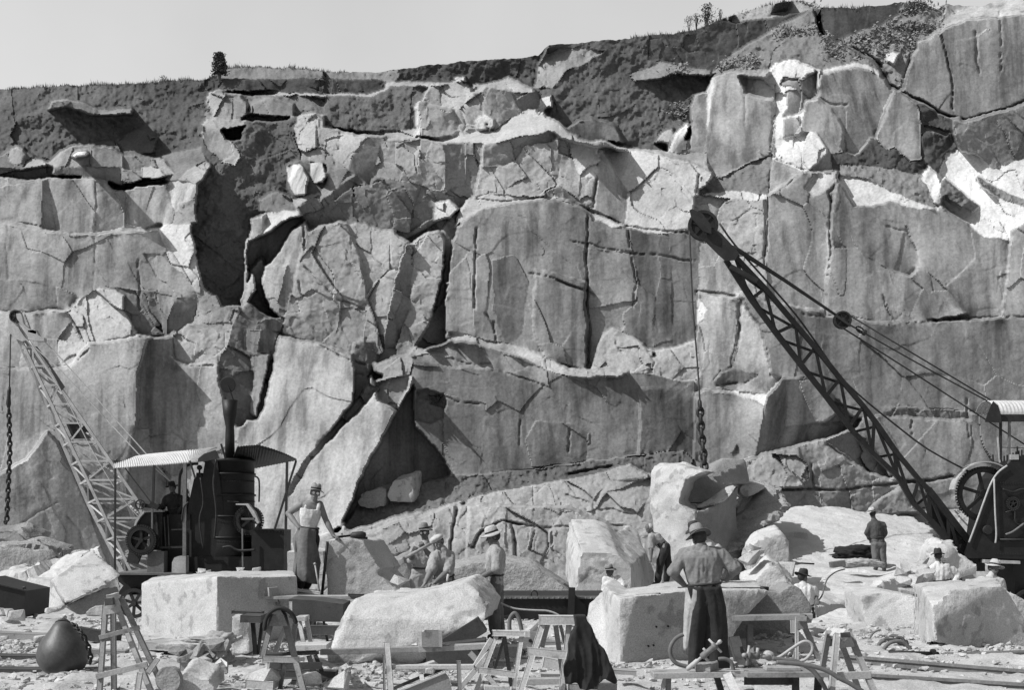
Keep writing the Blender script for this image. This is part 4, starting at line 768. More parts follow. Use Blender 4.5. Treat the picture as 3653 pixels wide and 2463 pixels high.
# loose stones one could pick up, and the chips nobody could count
CHUNKS = []
for k_ in range(16):
    r = random.Random(k_+3); b0 = BM(); vs = []
    for k in range(10):
        a_ = r.uniform(0, 6.28); z = r.uniform(-.5, .5); q_ = math.sqrt(max(0, 1-(z*1.6)**2)); vs.append(b0.verts.new((math.cos(a_)*q_*.5, math.sin(a_)*q_*.5, z+.3)))
    r_ = bmesh.ops.convex_hull(b0, input=vs); bmesh.ops.delete(b0, geom=[g for g in r_['geom_interior'] if isinstance(g, bmesh.types.BMVert)], context='VERTS')
    bmesh.ops.bevel(b0, geom=b0.edges[:], offset=.03, segments=1, affect='EDGES') if k_ % 2 else None
    b0.verts.index_update(); CHUNKS.append(([v.co.copy() for v in b0.verts], [[v.index for v in f.verts] for f in b0.faces])); b0.free()
def chunk(bm, p, s, seed):
    V_, F_ = CHUNKS[seed % 16 if isinstance(seed, int) else int(seed*16) % 16]; a_ = (seed*99.7) % 6.28 if not isinstance(seed, int) else seed*1.7; c_, s_ = math.cos(a_), math.sin(a_); p = Vector(p)
    vs = [bm.verts.new(p+Vector(((v.x*c_-v.y*s_)*s[0], (v.x*s_+v.y*c_)*s[1], v.z*s[2]))) for v in V_]
    for f in F_: bm.faces.new([vs[i] for i in f])
rr = random.Random(5)
def loose(c, x, y, Y, s, lab, mat='granite'):
    bm = BM(); p = at(c, x, y, Y); chunk(bm, (0, 0, 0), s, rr.random()); o = obj('loose_stone', bm, mat); o.location = p; tag(o, lab, 'stone', 'loose stones on the quarry floor'); return o
LS = 'loose pale granite stone among the rubble on the quarry floor'
for c, x, y, Y, s in [('J', 960, 1020, 26, .5), ('J', 1010, 900, 27, .55), ('J', 960, 870, 27, .4), ('J', 1050, 860, 27.5, .5), ('J', 930, 960, 26, .4), ('J', 1010, 970, 26, .5), ('J', 1060, 920, 26.5, .45), ('J', 900, 900, 27, .35),
                      ('J', 60, 850, 25, .7), ('J', 230, 900, 26, .6), ('G', 40, 1150, 21, .3), ('G', 100, 1160, 20.5, .35), ('G', 10, 1130, 21.5, .25), ('G', 300, 1130, 22, .3), ('H', 860, 965, 19.3, .35),
                      ('H', 960, 1540, 13.4, .25), ('H', 1030, 1470, 13.7, .3), ('G', 1170, 1440, 15, .3), ('H', 60, 1530, 13.4, .4), ('H', 330, 1550, 13.2, .3), ('H', 480, 1560, 13.2, .35), ('I', 170, 1250, 19, .3), ('J', 170, 910, 25.5, .5)]:
    loose(c, x, y, Y, (s, s*.9, s*.7), LS)
for k in range(64):
    y = rr.uniform(17, 25); x = rr.uniform(-.42, .42)*y; s = rr.choice((.12, .16, .2, .26, .34)); bm = BM(); chunk(bm, (0, 0, 0), (s, s*.85, s*.65), k)
    o = obj('loose_stone', bm, 'granite'); o.location = (x, y, float(ground_z(0, y))+.01); tag(o, LS, 'stone', 'loose stones on the quarry floor')
bm = BM()
for k in range(7000):
    y = rr.uniform(12.6, 23)**1; x = rr.uniform(-.46, .46)*y
    s = rr.choice((.02, .03, .03, .05, .05, .08, .12))*rr.uniform(.6, 1.3)
    chunk(bm, (x, y, float(ground_z(0, y))+.01), (s, s*rr.uniform(.6, 1), s*rr.uniform(.35, .8)), k)
heaps = [('G', 1000, 1300, 17.6), ('G', 1500, 1310, 17.8), ('H', 520, 1580, 14.9), ('H', 900, 1560, 14.8), ('I', 620, 1460, 15.3), ('I', 900, 1470, 15.4), ('I', 1350, 1330, 15.6), ('J', 200, 1360, 19), ('J', 500, 1375, 19), ('J', 800, 1360, 19.2), ('J', 1250, 1360, 17.1),
         ('J', 1500, 1365, 17.2), ('G', 200, 1140, 23), ('G', 420, 1150, 22.5), ('G', 620, 1150, 22), ('h', 300, 1000, 17.6), ('h', 150, 950, 18), ('h', 1000, 1400, 14.4), ('i', 1000, 1100, 13.8), ('i', 500, 900, 15), ('e', 1100, 700, 17.5), ('e', 600, 760, 17), ('J', 1000, 960, 25.5), ('H', 1500, 1260, 18)]
for hi_, (c_, x_, y_, Y_) in enumerate(heaps):
    q_ = at(c_, x_, y_, Y_)
    for k in range(110):
        dx, dy = rr.gauss(0, .32), rr.gauss(0, .2); s = rr.choice((.03, .04, .05, .07, .1, .14))*rr.uniform(.6, 1.2); z = max(0, .11-.28*math.hypot(dx, dy))*rr.random()
        chunk(bm, (q_.x+dx, Y_+dy, float(ground_z(0, Y_+dy))+z), (s, s*.8, s*.6), k)
tag(obj('stone_chips', bm, 'granite'), 'pale granite chips scattered over the quarry floor', 'stone chips', kind='stuff')
# ================================================================ CRANES
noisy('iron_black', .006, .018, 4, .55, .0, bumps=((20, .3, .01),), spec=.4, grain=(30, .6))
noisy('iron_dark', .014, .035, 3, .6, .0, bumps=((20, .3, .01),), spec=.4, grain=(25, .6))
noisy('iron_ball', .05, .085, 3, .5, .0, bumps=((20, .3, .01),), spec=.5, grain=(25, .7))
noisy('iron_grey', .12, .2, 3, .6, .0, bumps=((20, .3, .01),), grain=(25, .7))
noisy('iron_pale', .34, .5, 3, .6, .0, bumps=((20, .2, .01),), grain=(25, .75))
noisy('roof_iron', .45, .6, 1.5, .5, .0, bumps=((12, .2, .01),), grain=(12, .8))
noisy('rope', .03, .06, 10, .9, bumps=((60, .6, .01),))
noisy('rope_pale', .35, .5, 10, .9)
def poly_obj(name, c, pts, Y, th, mat, parent, off=None):
    bm = BM(); P = [at(c, p[0], p[1], p[2] if len(p) > 2 else Y) for p in pts]; prism(bm, P, off or (0, th, 0)); return obj(name, bm, mat, parent)
def bar(name, c, a, b, Y, w_, mat, parent, Y2=None, t_=None, smooth=False):
    bm = BM(); beam(bm, at(c, a[0], a[1], Y), at(c, b[0], b[1], Y2 or Y), w_, t_ or w_, up=Vector((0, 1, 0))); return obj(name, bm, mat, parent)
def pipe(name, c, pts, Y, r, mat, parent=None, n=6, seg=8):
    P = [at(c, p[0], p[1], p[2] if len(p) > 2 else Y) for p in pts]; bm = BM(); tube(bm, smooth_path(P, n) if len(P) > 2 and n > 1 else P, r, seg); return obj(name, bm, mat, parent, True)
def corrugated(name, grid, mat, parent, th=.012, amp=.022, pitch=.09):
    "grid[i][j]: rows of points; corrugation ridges run along j"
    bm = BM(); rows = []
    for row in grid:
        rows.append([bm.verts.new(p) for p in row])
    for A, B in zip(rows, rows[1:]):
        for k in range(len(A)-1): bm.faces.new((A[k], A[k+1], B[k+1], B[k]))
    o = obj(name, bm, mat, parent, True); m_ = o.modifiers.new('s', 'SOLIDIFY'); m_.thickness = th; return o
def wheel(name, c_, r, wd, mat, parent, axis=Vector((0, 1, 0)), spokes=6, rim=.1, teeth=0):
    c_ = Vector(c_); bm = BM(); x, y, d = frame_of(axis)
    lathe(bm, c_-d*wd/2, [(r-rim, 0), (r, 0), (r, wd), (r-rim, wd), (r-rim, 0)], 40, axis, caps=False)
    lathe(bm, c_-d*wd*.7, [(r*.18, 0), (r*.18, wd*1.4)], 16, axis)
    for k in range(spokes):
        a = 2*math.pi*k/spokes+.3; u_ = x*math.cos(a)+y*math.sin(a)
        beam(bm, c_+u_*r*.15, c_+u_*(r-rim*.5), rim*.75, wd*.5, up=d)
    for k in range(teeth):
        a = 2*math.pi*k/teeth; u_ = x*math.cos(a)+y*math.sin(a); beam(bm, c_+u_*(r-.01), c_+u_*(r+.05), wd, .045, up=u_.cross(d))
    return obj(name, bm, mat, parent)
def sheave(name, c_, r, wd, mat, parent, axis=Vector((0, 1, 0))):
    c_ = Vector(c_); bm = BM(); x, y, d = frame_of(axis)
    lathe(bm, c_-d*wd/2, [(r*.80, 0), (r, 0), (r*.93, wd*.3), (r*.93, wd*.7), (r, wd), (r*.80, wd), (r*.80, wd*.65), (r*.24, wd*.65), (r*.24, wd*1.2), (.001, wd*1.25)], 40, axis, caps=False)
    lathe(bm, c_-d*wd/2, [(r*.80, 0), (r*.80, wd*.35), (r*.24, wd*.35), (r*.24, -wd*.25), (.001, -wd*.3)], 40, axis, caps=False)
    for k in range(6):
        a = k*math.pi/3+.2; u_ = x*math.cos(a)+y*math.sin(a); beam(bm, c_+u_*r*.2, c_+u_*r*.85, r*.09, wd*.7, up=d)
    for k in range(10):
        a = k*math.pi/5; u_ = x*math.cos(a)+y*math.sin(a); lathe(bm, c_+u_*r*.87-d*wd*.56, [(.012, 0), (.012, .02)], 6, d)
    return obj(name, bm, mat, parent)
def chain(name, P, link_len, r, mat, parent=None):
    bm = BM(); P = [Vector(p) for p in P]; L = 0; pts = []
    seg = [(b-a).length for a, b in zip(P, P[1:])]; tot = sum(seg); n = int(tot/(link_len*.72)); k = 0; acc = 0
    for i in range(n):
        s = (i+.5)*tot/n
        while k < len(seg)-1 and s > acc+seg[k]: acc += seg[k]; k += 1
        d = (P[k+1]-P[k]).normalized(); c_ = P[k]+d*(s-acc); x, y, _ = frame_of(d, Vector((0, 1, 0))); x = x if i % 2 else y
        ring = [c_+d*math.cos(t)*link_len*.5+x*math.sin(t)*link_len*.3 for t in [j*math.pi/5 for j in range(10)]]
        tube(bm, ring, r, 6, close=True)
    return obj(name, bm, mat, parent, True)
# ---------------------------------------------------------------- left steam crane
YC = 32.0
cr = thing('steam_crane', at('f', 900, 1560, YC)-Vector((0, 0, 1.3)), 'dark steam crane with a curved corrugated canopy and pale lattice jib, at left', 'crane')
bm = BM(); c0 = at('f', 1325, 1480, YC+.3); zt = at('f', 0, 235, YC).z
lathe(bm, (c0.x, c0.y, c0.z), [(.70, 0), (.68, .8), (.64, 1.5), (.635, zt-c0.z-.08), (.67, zt-c0.z-.08), (.67, zt-c0.z), (.2, zt-c0.z+.02)], 36)
for k in range(5): lathe(bm, (c0.x, c0.y, c0.z+.4+k*.55), [(.66, 0), (.695-.006*k, 0), (.695-.006*k, .05), (.66, .05)], 36, caps=False)
boiler = obj('boiler', bm, 'iron_black', cr, True)
poly_obj('firebox', 'f', [(890, 680), (940, 452), (962, 440), (965, 385), (1015, 385), (1030, 440), (1060, 262), (1190, 250), (1250, 700), (1250, 1500), (860, 1500), (860, 900)], YC-.35, .9, 'iron_black', cr)
bm = BM(); cc = at('f', 1000, 330, YC-.3); bmesh.ops.create_uvsphere(bm, u_segments=14, v_segments=10, radius=.07, matrix=Matrix.Translation(cc)); tube(bm, [cc, cc-Vector((0, 0, .2))], .025); obj('safety_valve', bm, 'iron_black', cr, True)
# smokestack with an open lid
sx = at('N', 820, 1600, YC+.3); bm = BM(); z0 = zt; z1 = at('N', 0, 1425, YC).z
lathe(bm, (sx.x, sx.y, z0), [(.13, 0), (.12, (z1-z0)*.4), (.11, (z1-z0)*.55), (.17, (z1-z0)*.75), (.21, z1-z0), (.18, z1-z0), (.1, (z1-z0)*.6)], 20)
stk = obj('smokestack', bm, 'iron_black', cr, True)
lc = at('N', 813, 1374, YC+.3); bm = BM(); lathe(bm, lc, [(.2, -.012), (.21, 0), (.2, .012)], 24, Vector((.1, 1, .15))); tube(bm, [lc, Vector((sx.x+.1, sx.y, z1-.02))], .02)
obj('lid', bm, 'iron_black', stk)
for k in range(5):
    bm = BM()
    for q in range(34):
        a = math.pi+q*math.pi/33; r_ = .69-.012*k; p = Vector((c0.x+math.cos(a)*r_, c0.y+math.sin(a)*r_, c0.z+.35+k*.52)); bmesh.ops.create_cube(bm, size=.022, matrix=Matrix.Translation(p))
    tag(obj('rivet_row', bm, 'iron_dark', cr), kind='stuff')
for pts, r_ in (([(1180, 240), (1150, 500), (1180, 800), (1160, 1100)], .025), ([(1010, 440), (1040, 700), (1000, 900), (1040, 1200)], .02), ([(1250, 1190), (1330, 1180), (1420, 1220), (1600, 1215)], .03), ([(1590, 420), (1640, 470), (1640, 700)], .022), ([(880, 700), (830, 760), (810, 900)], .02)):
    pipe('feed_pipe', 'f', pts, 31.05, r_, 'iron_dark', cr)
for a_, b_, w_ in (((620, 860), (640, 1200), .03), ((660, 850), (675, 1210), .025), ((700, 1000), (900, 990), .03), ((905, 1000), (905, 1290), .05), ((1300, 690), (1420, 700), .03), ((560, 1190), (860, 1185), .05), ((530, 830), (560, 1200), .05)):
    bar('lever', 'f', a_, b_, 31.25, w_, 'iron_dark', cr)
bm = BM()
for k in range(9): lathe(bm, at('f', 1600+k*37, 1020, 31.28), [(.014, 0), (.014, .02)], 6, Vector((0, -1, 0))); lathe(bm, at('f', 1600+k*37, 1430, 31.28), [(.014, 0), (.014, .02)], 6, Vector((0, -1, 0)))
obj('rivets', bm, 'iron_dark', cr)
# canopy
def lerp(a, b, t): return a+(b-a)*t
def interp(pts, t):
    n = len(pts)-1; k = min(int(t*n), n-1); f = t*n-k; return lerp(Vector(pts[k]), Vector(pts[k+1]), f)
low = [at('f', x, y, 31.0+i*.05) for i, (x, y) in enumerate([(75, 332), (350, 312), (620, 296), (900, 272), (1000, 262)])]
upp = [at('f', x, y, 32.6) for x, y in [(90, 326), (300, 215), (440, 187), (820, 150), (1190, 112)]]
NX = 240; grid = []
for j in range(9):
    row = []
    for i in range(NX+1):
        t = i/NX; a, b = interp(low, t), interp(upp, t); s = j/8; p = lerp(a, b, s); p = p+Vector((0, 0, .10*math.sin(math.pi*s)+.013*math.sin(2*math.pi*t*44)))
        row.append(p)
    grid.append(row)
corrugated('canopy_roof', grid, 'roof_iron', cr)
fr = [at('f', x, y, 31.0) for x, y in [(1190, 150), (1350, 110), (1500, 92), (1640, 84), (1800, 130), (1930, 180), (2045, 236)]]
bk = [at('f', x, y, 33.0) for x, y in [(900, 290), (1250, 250), (1500, 330), (1590, 336), (1750, 305), (1900, 275), (2040, 250)]]
grid = []
for j in range(9):
    grid.append([lerp(interp(fr, i/160), interp(bk, i/160), j/8)+Vector((0, 0, .008*math.sin(2*math.pi*i/160*30))) for i in range(36, 161)])
corrugated('canopy_roof', grid, 'iron_dark', cr)
poly_obj('canopy_end', 'f', [(985, 232), (1050, 180), (1170, 140), (1190, 170), (1215, 232), (1060, 262), (980, 270)], 30.9, .03, 'iron_dark', cr)
for a, b, w_, mt in [((95, 335), (90, 1462), .045, 'iron_dark'), ((512, 305), (498, 722), .055, 'iron_dark'), ((845, 282), (838, 1480), .085, 'iron_grey'), ((1942, 262), (1918, 1505), .06, 'iron_dark'), ((2040, 255), (1810, 992), .05, 'iron_dark'),
                     ((200, 335), (492, 722), .025, 'iron_dark'), ((895, 255), (955, 445), .04, 'iron_dark'), ((492, 722), (488, 1220), .04, 'iron_grey'), ((1232, 75), (1280, 235), .045, 'iron_black'), ((1460, 990), (1465, 1400), .035, 'iron_grey')]:
    bar('canopy_post', 'f', a, b, 31.1, w_, mt, cr)
pipe('steam_pipe', 'f', [(985, 288), (900, 296), (835, 330), (795, 400), (785, 480), (782, 620)], 31.4, .035, 'iron_black', cr)
# machinery: winch housing, side frame, drum, levers
poly_obj('winch_housing', 'f', [(300, 960), (330, 900), (400, 810), (430, 792), (560, 790), (600, 800), (600, 1220), (470, 1220), (460, 985), (430, 985)], 31.3, .9, 'iron_black', cr)
poly_obj('gear_guard', 'f', [(285, 985), (310, 905), (350, 840), (400, 795), (600, 788), (600, 806), (410, 812), (365, 860), (325, 925), (305, 990)], 31.2, .25, 'iron_pale', cr)
poly_obj('side_frame', 'f', [(300, 985), (455, 985), (460, 1010), (440, 1040), (420, 1150), (330, 1370), (215, 1350), (250, 1180)], 31.15, .12, 'iron_dark', cr)
wheel('drum_gear', at('f', 375, 1110, 31.08), .34, .1, 'iron_black', cr, spokes=5, rim=.09, teeth=40)
wheel('hand_wheel', at('f', 362, 728, 31.1), .13, .03, 'iron_black', cr, spokes=4, rim=.03)
bar('lever', 'f', (385, 735), (590, 760), 31.2, .1, 'iron_black', cr); bar('lever', 'f', (470, 720), (560, 765), 31.1, .12, 'iron_black', cr)
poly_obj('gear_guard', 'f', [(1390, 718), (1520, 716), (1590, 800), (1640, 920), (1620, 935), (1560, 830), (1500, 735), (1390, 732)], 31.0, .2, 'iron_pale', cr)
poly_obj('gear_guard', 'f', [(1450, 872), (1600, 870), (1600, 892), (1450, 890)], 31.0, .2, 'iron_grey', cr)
wheel('drum_gear', at('f', 1530, 900, 31.45), .33, .14, 'iron_black', cr, spokes=6, rim=.08, teeth=36)
poly_obj('water_tank', 'f', [(1560, 1000), (1720, 992), (1908, 1000), (1905, 1500), (1560, 1500)], 31.3, 1.0, 'iron_black', cr)
bar('tank_rim', 'f', (1590, 998), (1908, 998), 31.28, .05, 'iron_dark', cr)
poly_obj('lower_housing', 'f', [(560, 840), (900, 830), (900, 1290), (1600, 1290), (1600, 1510), (600, 1510)], 31.6, 1.2, 'iron_black', cr)
poly_obj('front_panel', 'f', [(440, 1232), (616, 1230), (614, 1462), (436, 1462)], 31.15, .35, 'iron_grey', cr)
poly_obj('quarter_panel', 'f', [(700, 1470), (704, 1350), (728, 1300), (770, 1284), (852, 1284), (852, 1478)], 31.0, .3, 'iron_pale', cr)
poly_obj('deck', 'f', [(80, 1462), (855, 1466), (855, 1488), (80, 1484)], 30.9, 2.4, 'iron_grey', cr)
poly_obj('underframe', 'f', [(110, 1488), (550, 1488), (550, 1580), (1900, 1580), (1900, 1700), (110, 1700), (180, 1600), (130, 1560)], 31.2, 1.8, 'iron_black', cr)
poly_obj('deck_end', 'f', [(548, 1490), (838, 1488), (838, 1530), (548, 1532)], 30.95, .3, 'iron_pale', cr)
for x in (300, 800, 1300, 1750): wheel('rail_wheel', at('f', x, 1790, 31.1), .38, .12, 'iron_dark', cr, spokes=7, rim=.09)
# jib: a box of four chords with lacing
jib = bpy.data.objects.new('jib', None); COL.objects.link(jib); jib.parent = cr
tipP = at('l', 88, 140, 33); basP = at('l', 905, 1860, 33); ax = basP-tipP
Wv = Vector((1, 0, 0)); Hv = Vector((-.52, .7, -.13))
def jp(t, a, b):
    s = (.09+1.4*t) if t < .7 else 1.07-(t-.7)*.7
    return tipP+ax*t+Wv*s*a+Hv*s*.75*b
bm = BM(); N_ = 13; ts = [0.02+.98*(k/N_) for k in range(N_+1)]
for a, b in ((0, 0), (1, 0), (0, 1), (1, 1)):
    for t0, t1 in zip(ts, ts[1:]): beam(bm, jp(t0, a, b), jp(t1, a, b), .10 if b else .075, .07, up=Vector((0, 1, 0)))
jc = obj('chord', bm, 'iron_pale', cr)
bm = BM()
for k, t in enumerate(ts):
    for (a, b), (a2, b2) in (((0, 0), (1, 0)), ((0, 1), (1, 1)), ((0, 0), (0, 1)), ((1, 0), (1, 1))): beam(bm, jp(t, a, b), jp(t, a2, b2), .05, .05, up=Vector((0, 1, 0)))
    if k < N_:
        t1 = ts[k+1]; z = k % 2
        for (p, q) in (((0, 0), (1, 0)), ((0, 1), (1, 1)), ((0, 0), (0, 1)), ((1, 0), (1, 1))):
            if z: p, q = q, p
            beam(bm, jp(t, *p), jp(t1, *q), .045, .02, up=Vector((0, 1, 0)))
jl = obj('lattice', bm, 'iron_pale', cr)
poly_obj('chord_plate', 'l', [(250, 300), (290, 350), (440, 575), (420, 600), (330, 430), (235, 300)], 32.9, .04, 'iron_dark', cr)
poly_obj('chord_plate', 'l', [(445, 815), (585, 815), (635, 925), (495, 930)], 33.2, .04, 'iron_dark', cr)
poly_obj('head_plate', 'l', [(55, 120), (95, 110), (130, 180), (180, 255), (150, 265), (75, 235), (60, 200)], 32.9, .2, 'iron_pale', cr)
sheave('sheave', at('l', 110, 95, 32.9), .17, .1, 'iron_dark', cr)
poly_obj('sheave_guard', 'l', [(110, 75), (140, 72), (150, 100), (160, 145), (200, 180), (250, 195), (245, 215), (190, 200), (145, 150), (115, 110)], 32.8, .14, 'iron_pale', cr)
poly_obj('stay_block', 'l', [(190, 190), (240, 185), (262, 225), (300, 240), (302, 262), (240, 262), (190, 250)], 32.8, .2, 'iron_pale', cr)
bpy.data.objects.remove(jib)
pipe('hoist_rope', 'l', [(72, 215), (65, 580)], 32.9, .018, 'rope', cr)
hk = pipe('hook_block', 'l', [(65, 575), (62, 605), (60, 640), (58, 690), (60, 730)], 32.9, [.03, .055, .05, .07, .03]*1+[.03]*0, 'iron_dark', cr, n=1)
chain('hoist_chain', [at('l', 60, 725, 32.9), at('l', 68, 1000, 32.9), at('l', 46, 1490, 32.9)], .17, .027, 'iron_dark', cr)
pipe('hook', 'l', [(46, 1485), (42, 1510), (32, 1505), (28, 1490)], 32.9, .03, 'iron_dark', cr)
for pts in ([(165, 240), (420, 470), (700, 770), (955, 1045)], [(300, 262), (420, 385), (620, 610), (955, 985)]):
    P = [at('l', pts[0][0], pts[0][1], 32.9), at('l', pts[1][0], pts[1][1], 32.9), at('l', pts[2][0], pts[2][1], 32.9), at('l', pts[3][0], pts[3][1], 32.8), at('f', 690, 480, 32.6)]
    bm = BM(); tube(bm, P, .016, 6); obj('stay_rope', bm, 'rope_pale', cr)
pipe('hoist_line', 'l', [(200, 260), (440, 640), (620, 990), (800, 1290), (960, 1480)], 32.2, .014, 'rope_pale', cr)
# ---------------------------------------------------------------- right crane
YR = 38.0
c2 = thing('derrick_crane', at('g', 700, 1500, YR), 'black rail crane with long dark lattice jib and big gear wheel, at the right edge', 'crane')
U = [('F', 420, 180), ('F', 590, 360), ('F', 760, 560), ('F', 870, 690), ('F', 1010, 865), ('F', 1140, 1020), ('F', 1200, 1100), ('F', 1310, 1260), ('F', 1450, 1430), ('g', 110, 700), ('g', 250, 880), ('g', 390, 1060)]
L = [('F', 370, 200), ('F', 510, 420), ('F', 650, 610), ('F', 790, 790), ('F', 930, 965), ('F', 1060, 1135), ('F', 1190, 1280), ('F', 1330, 1410), ('g', 0, 790), ('g', 130, 920), ('g', 250, 1060), ('g', 330, 1150)]
def jy(c, x, y): return 35.0+3.0*min(1, max(0, (nat(c, (x, y))[1]-805)/1150))
Up = [at(c, x, y, jy(c, x, y)) for c, x, y in U]; Lp = [at(c, x, y, jy(c, x, y)) for c, x, y in L]
FO = Vector((.35, .75, -.1)); bm = BM()
for off in (Vector((0, 0, 0)), FO):
    for P in (Up, Lp):
        for k, (a, b) in enumerate(zip(P, P[1:])): beam(bm, a+off, b+off, .14 if k < 9 else .2, .1, up=Vector((0, 1, 0)))
obj('chord', bm, 'iron_dark', c2); bm = BM()
for off in (Vector((0, 0, 0)), FO):
    for k in range(len(Up)-1):
        if off.length == 0:
            beam(bm, Lp[k], Up[k], .1, .03, up=Vector((0, 1, 0))); beam(bm, Up[k], Lp[k+1], .09, .03, up=Vector((0, 1, 0)))
        else: beam(bm, Lp[k]+off, Up[k+1]+off, .08, .03, up=Vector((0, 1, 0)))
for k in range(len(Up)):
    beam(bm, Up[k], Up[k]+FO, .07, .05); beam(bm, Lp[k], Lp[k]+FO, .07, .05)
obj('lattice', bm, 'iron_dark', c2)
hp = [(('F', 250, 90)), ('F', 300, 20), ('F', 345, 50), ('F', 445, 160), ('F', 425, 200), ('F', 370, 205), ('F', 330, 170)]
for dy in (0, .45):
    bm = BM(); prism(bm, [at(c, x, y, 35.0+dy) for c, x, y in hp], (0, .05, 0)); obj('head_plate', bm, 'iron_dark', c2)
for a, b in (((330, 60), (440, 190)), ((395, 235), (545, 320)), ((360, 190), (420, 170))): bar('batten', 'F', a, b, 35.1, .12, 'iron_dark', c2)
tp = at('C', 243, 1262, 35.2); sheave('sheave', tp, .43, .14, 'iron_dark', c2)
poly_obj('sheave_guard', 'C', [(168, 1175), (182, 1168), (240, 1195), (290, 1260), (290, 1310), (240, 1290), (180, 1220)], 34.85, .06, 'iron_dark', c2)
poly_obj('foot_plate', 'g', [(150, 760), (260, 850), (400, 1040), (370, 1165), (330, 1160), (300, 1100), (150, 930), (120, 850)], 38, .12, 'iron_dark', c2)
# stay, blocks and ropes
bm = BM(); P = [at('F', 330, 95, 35.1), at('F', 430, 140, 35.1), at('F', 700, 315, 35.6), at('F', 985, 508, 36)]; tube(bm, P, [.035, .07, .055, .04], 8); obj('stay_bar', bm, 'iron_dark', c2)
bc = at('F', 1022, 537, 36); sheave('stay_block', bc, .26, .16, 'iron_dark', c2); bar('block_strap', 'F', (985, 510), (1070, 570), 35.85, .07, 'iron_dark', c2, t_=.03)
for pts in ([(1070, 515, 36), (1860, 990, 38.3)], [(1030, 585, 36), (1400, 820, 37), (1840, 1105, 38), (2100, 1270, 38.5)], [(1065, 565, 36), (1110, 590, 36.1), (1150, 612, 36.2), (1500, 810, 37), (1870, 1010, 38.3)]):
    pipe('stay_rope', 'F', pts, 36, .022, 'rope', c2, n=4, seg=6)
bm = BM(); s0 = at('F', 1122, 592, 36.1)
tube(bm, [s0+Vector((math.cos(t)*.12, 0, math.sin(t)*.08-math.cos(t)*.06)) for t in [k*math.pi/6 for k in range(12)]], .025, 6, close=True); lathe(bm, at('F', 1146, 607, 36.1), [(.0, -.08), (.09, -.04), (.09, .04), (0, .08)], 10, Vector((1, 0, -.5))); obj('shackle', bm, 'iron_dark', c2)
pipe('hoist_line', 'F', [(335, -5, 35.1), (420, 115, 35.2), (600, 320, 35.6), (760, 505, 36), (880, 670, 36.4), (1000, 840, 36.8), (1120, 960, 37.1), (1290, 1100, 37.4), (1500, 1260, 37.7), (1735, 1388, 38)], 36, .028, 'rope', c2, n=3, seg=6)
pipe('hoist_rope', 'F', [(167, 40, 35.2), (178, 300, 35), (190, 520, 34.9), (213, 800, 34.7), (226, 1000, 34.6)], 35, .024, 'rope', c2, n=3, seg=6)
chain('sling_chain', [at('F', 224, 995, 34.6), at('F', 232, 1150, 34.5), at('F', 245, 1290, 34.4), at('F', 252, 1375, 34.2)], .26, .05, 'iron_dark', c2)
pipe('hook', 'F', [(238, 1270, 34.4), (225, 1310, 34.4), (240, 1335, 34.4), (258, 1325, 34.4), (254, 1300, 34.4)], 34.4, .04, 'iron_grey', c2)
# house
wheel('gear_wheel', at('g', 490, 735, 37.7), .80, .14, 'iron_black', c2, spokes=6, rim=.13, teeth=60)
gc = at('g', 490, 735, 37.7); bm = BM(); R1 = .98
prof = []
for k in range(15):
    a = math.radians(172-k*8.6); prof.append(gc+Vector((math.cos(a)*R1, 0, math.sin(a)*R1)))
for a, b in zip(prof, prof[1:]): beam(bm, a, b, .45, .03, up=(a-gc))
obj('wheel_guard', bm, 'iron_pale', c2)
poly_obj('side_plate', 'g', [(640, 545), (700, 490), (765, 465), (1000, 460), (1000, 1182), (365, 1172), (385, 1060), (470, 860), (535, 690), (590, 590)], 37.4, .08, 'iron_black', c2)
poly_obj('machine_house', 'g', [(700, 500), (1000, 470), (1000, 1180), (480, 1170), (520, 900), (600, 620)], 37.7, 1.6, 'iron_black', c2)
pipe('side_strap', 'g', [(390, 1065), (440, 930), (490, 790), (540, 660), (590, 585), (650, 540)], 37.32, .03, 'iron_pale', c2)
pipe('reach_rod', 'g', [(561, 630), (568, 850), (576, 1000), (570, 1070)], 37.3, .028, 'iron_pale', c2)
bm = BM(); q0 = at('g', 515, 980, 37.35); lathe(bm, q0, [(.13, -.04), (.15, 0), (.13, .06)], 20, Vector((0, -1, 0))); obj('bearing_cap', bm, 'iron_dark', c2)
pipe('lever', 'g', [(640, 1010), (690, 990), (765, 935)], 37.3, .03, 'iron_grey', c2)
for a, b, w_, mt in [((605, 190), (605, 500), .07, 'iron_dark'), ((667, 190), (662, 532), .07, 'iron_grey'), ((720, 410), (718, 500), .04, 'iron_black'), ((584, 335), (600, 520), .04, 'iron_pale'), ((600, 415), (765, 420), .02, 'iron_dark'), ((552, 465), (556, 510), .04, 'iron_dark')]:
    bar('post', 'g', a, b, 37.5, w_, mt, c2)
for k in range(9): bar('stud', 'g', (610+k*20, 520-k*7), (610+k*20, 480-k*7), 37.5, .035, 'iron_black', c2)
bar('control_box', 'g', (690, 500), (690, 465), 37.5, .25, 'iron_pale', c2)
for yr_ in (655, 1040, 1140):
    bm = BM()
    for k in range(26): lathe(bm, at('g', 570+k*17, yr_, 37.38), [(.016, 0), (.016, .02)], 6, Vector((0, -1, 0)))
    tag(obj('rivet_row', bm, 'iron_dark', c2), kind='stuff')
for pts, r_ in (([(620, 700), (690, 720), (760, 700), (900, 720)], .03), ([(640, 860), (700, 850), (720, 940), (900, 940)], .025), ([(600, 1045), (900, 1045)], .03)): pipe('feed_pipe', 'g', pts, 37.33, r_, 'iron_dark', c2)
wheel('pinion', at('g', 690, 800, 37.33), .16, .06, 'iron_dark', c2, spokes=5, rim=.04, teeth=20)
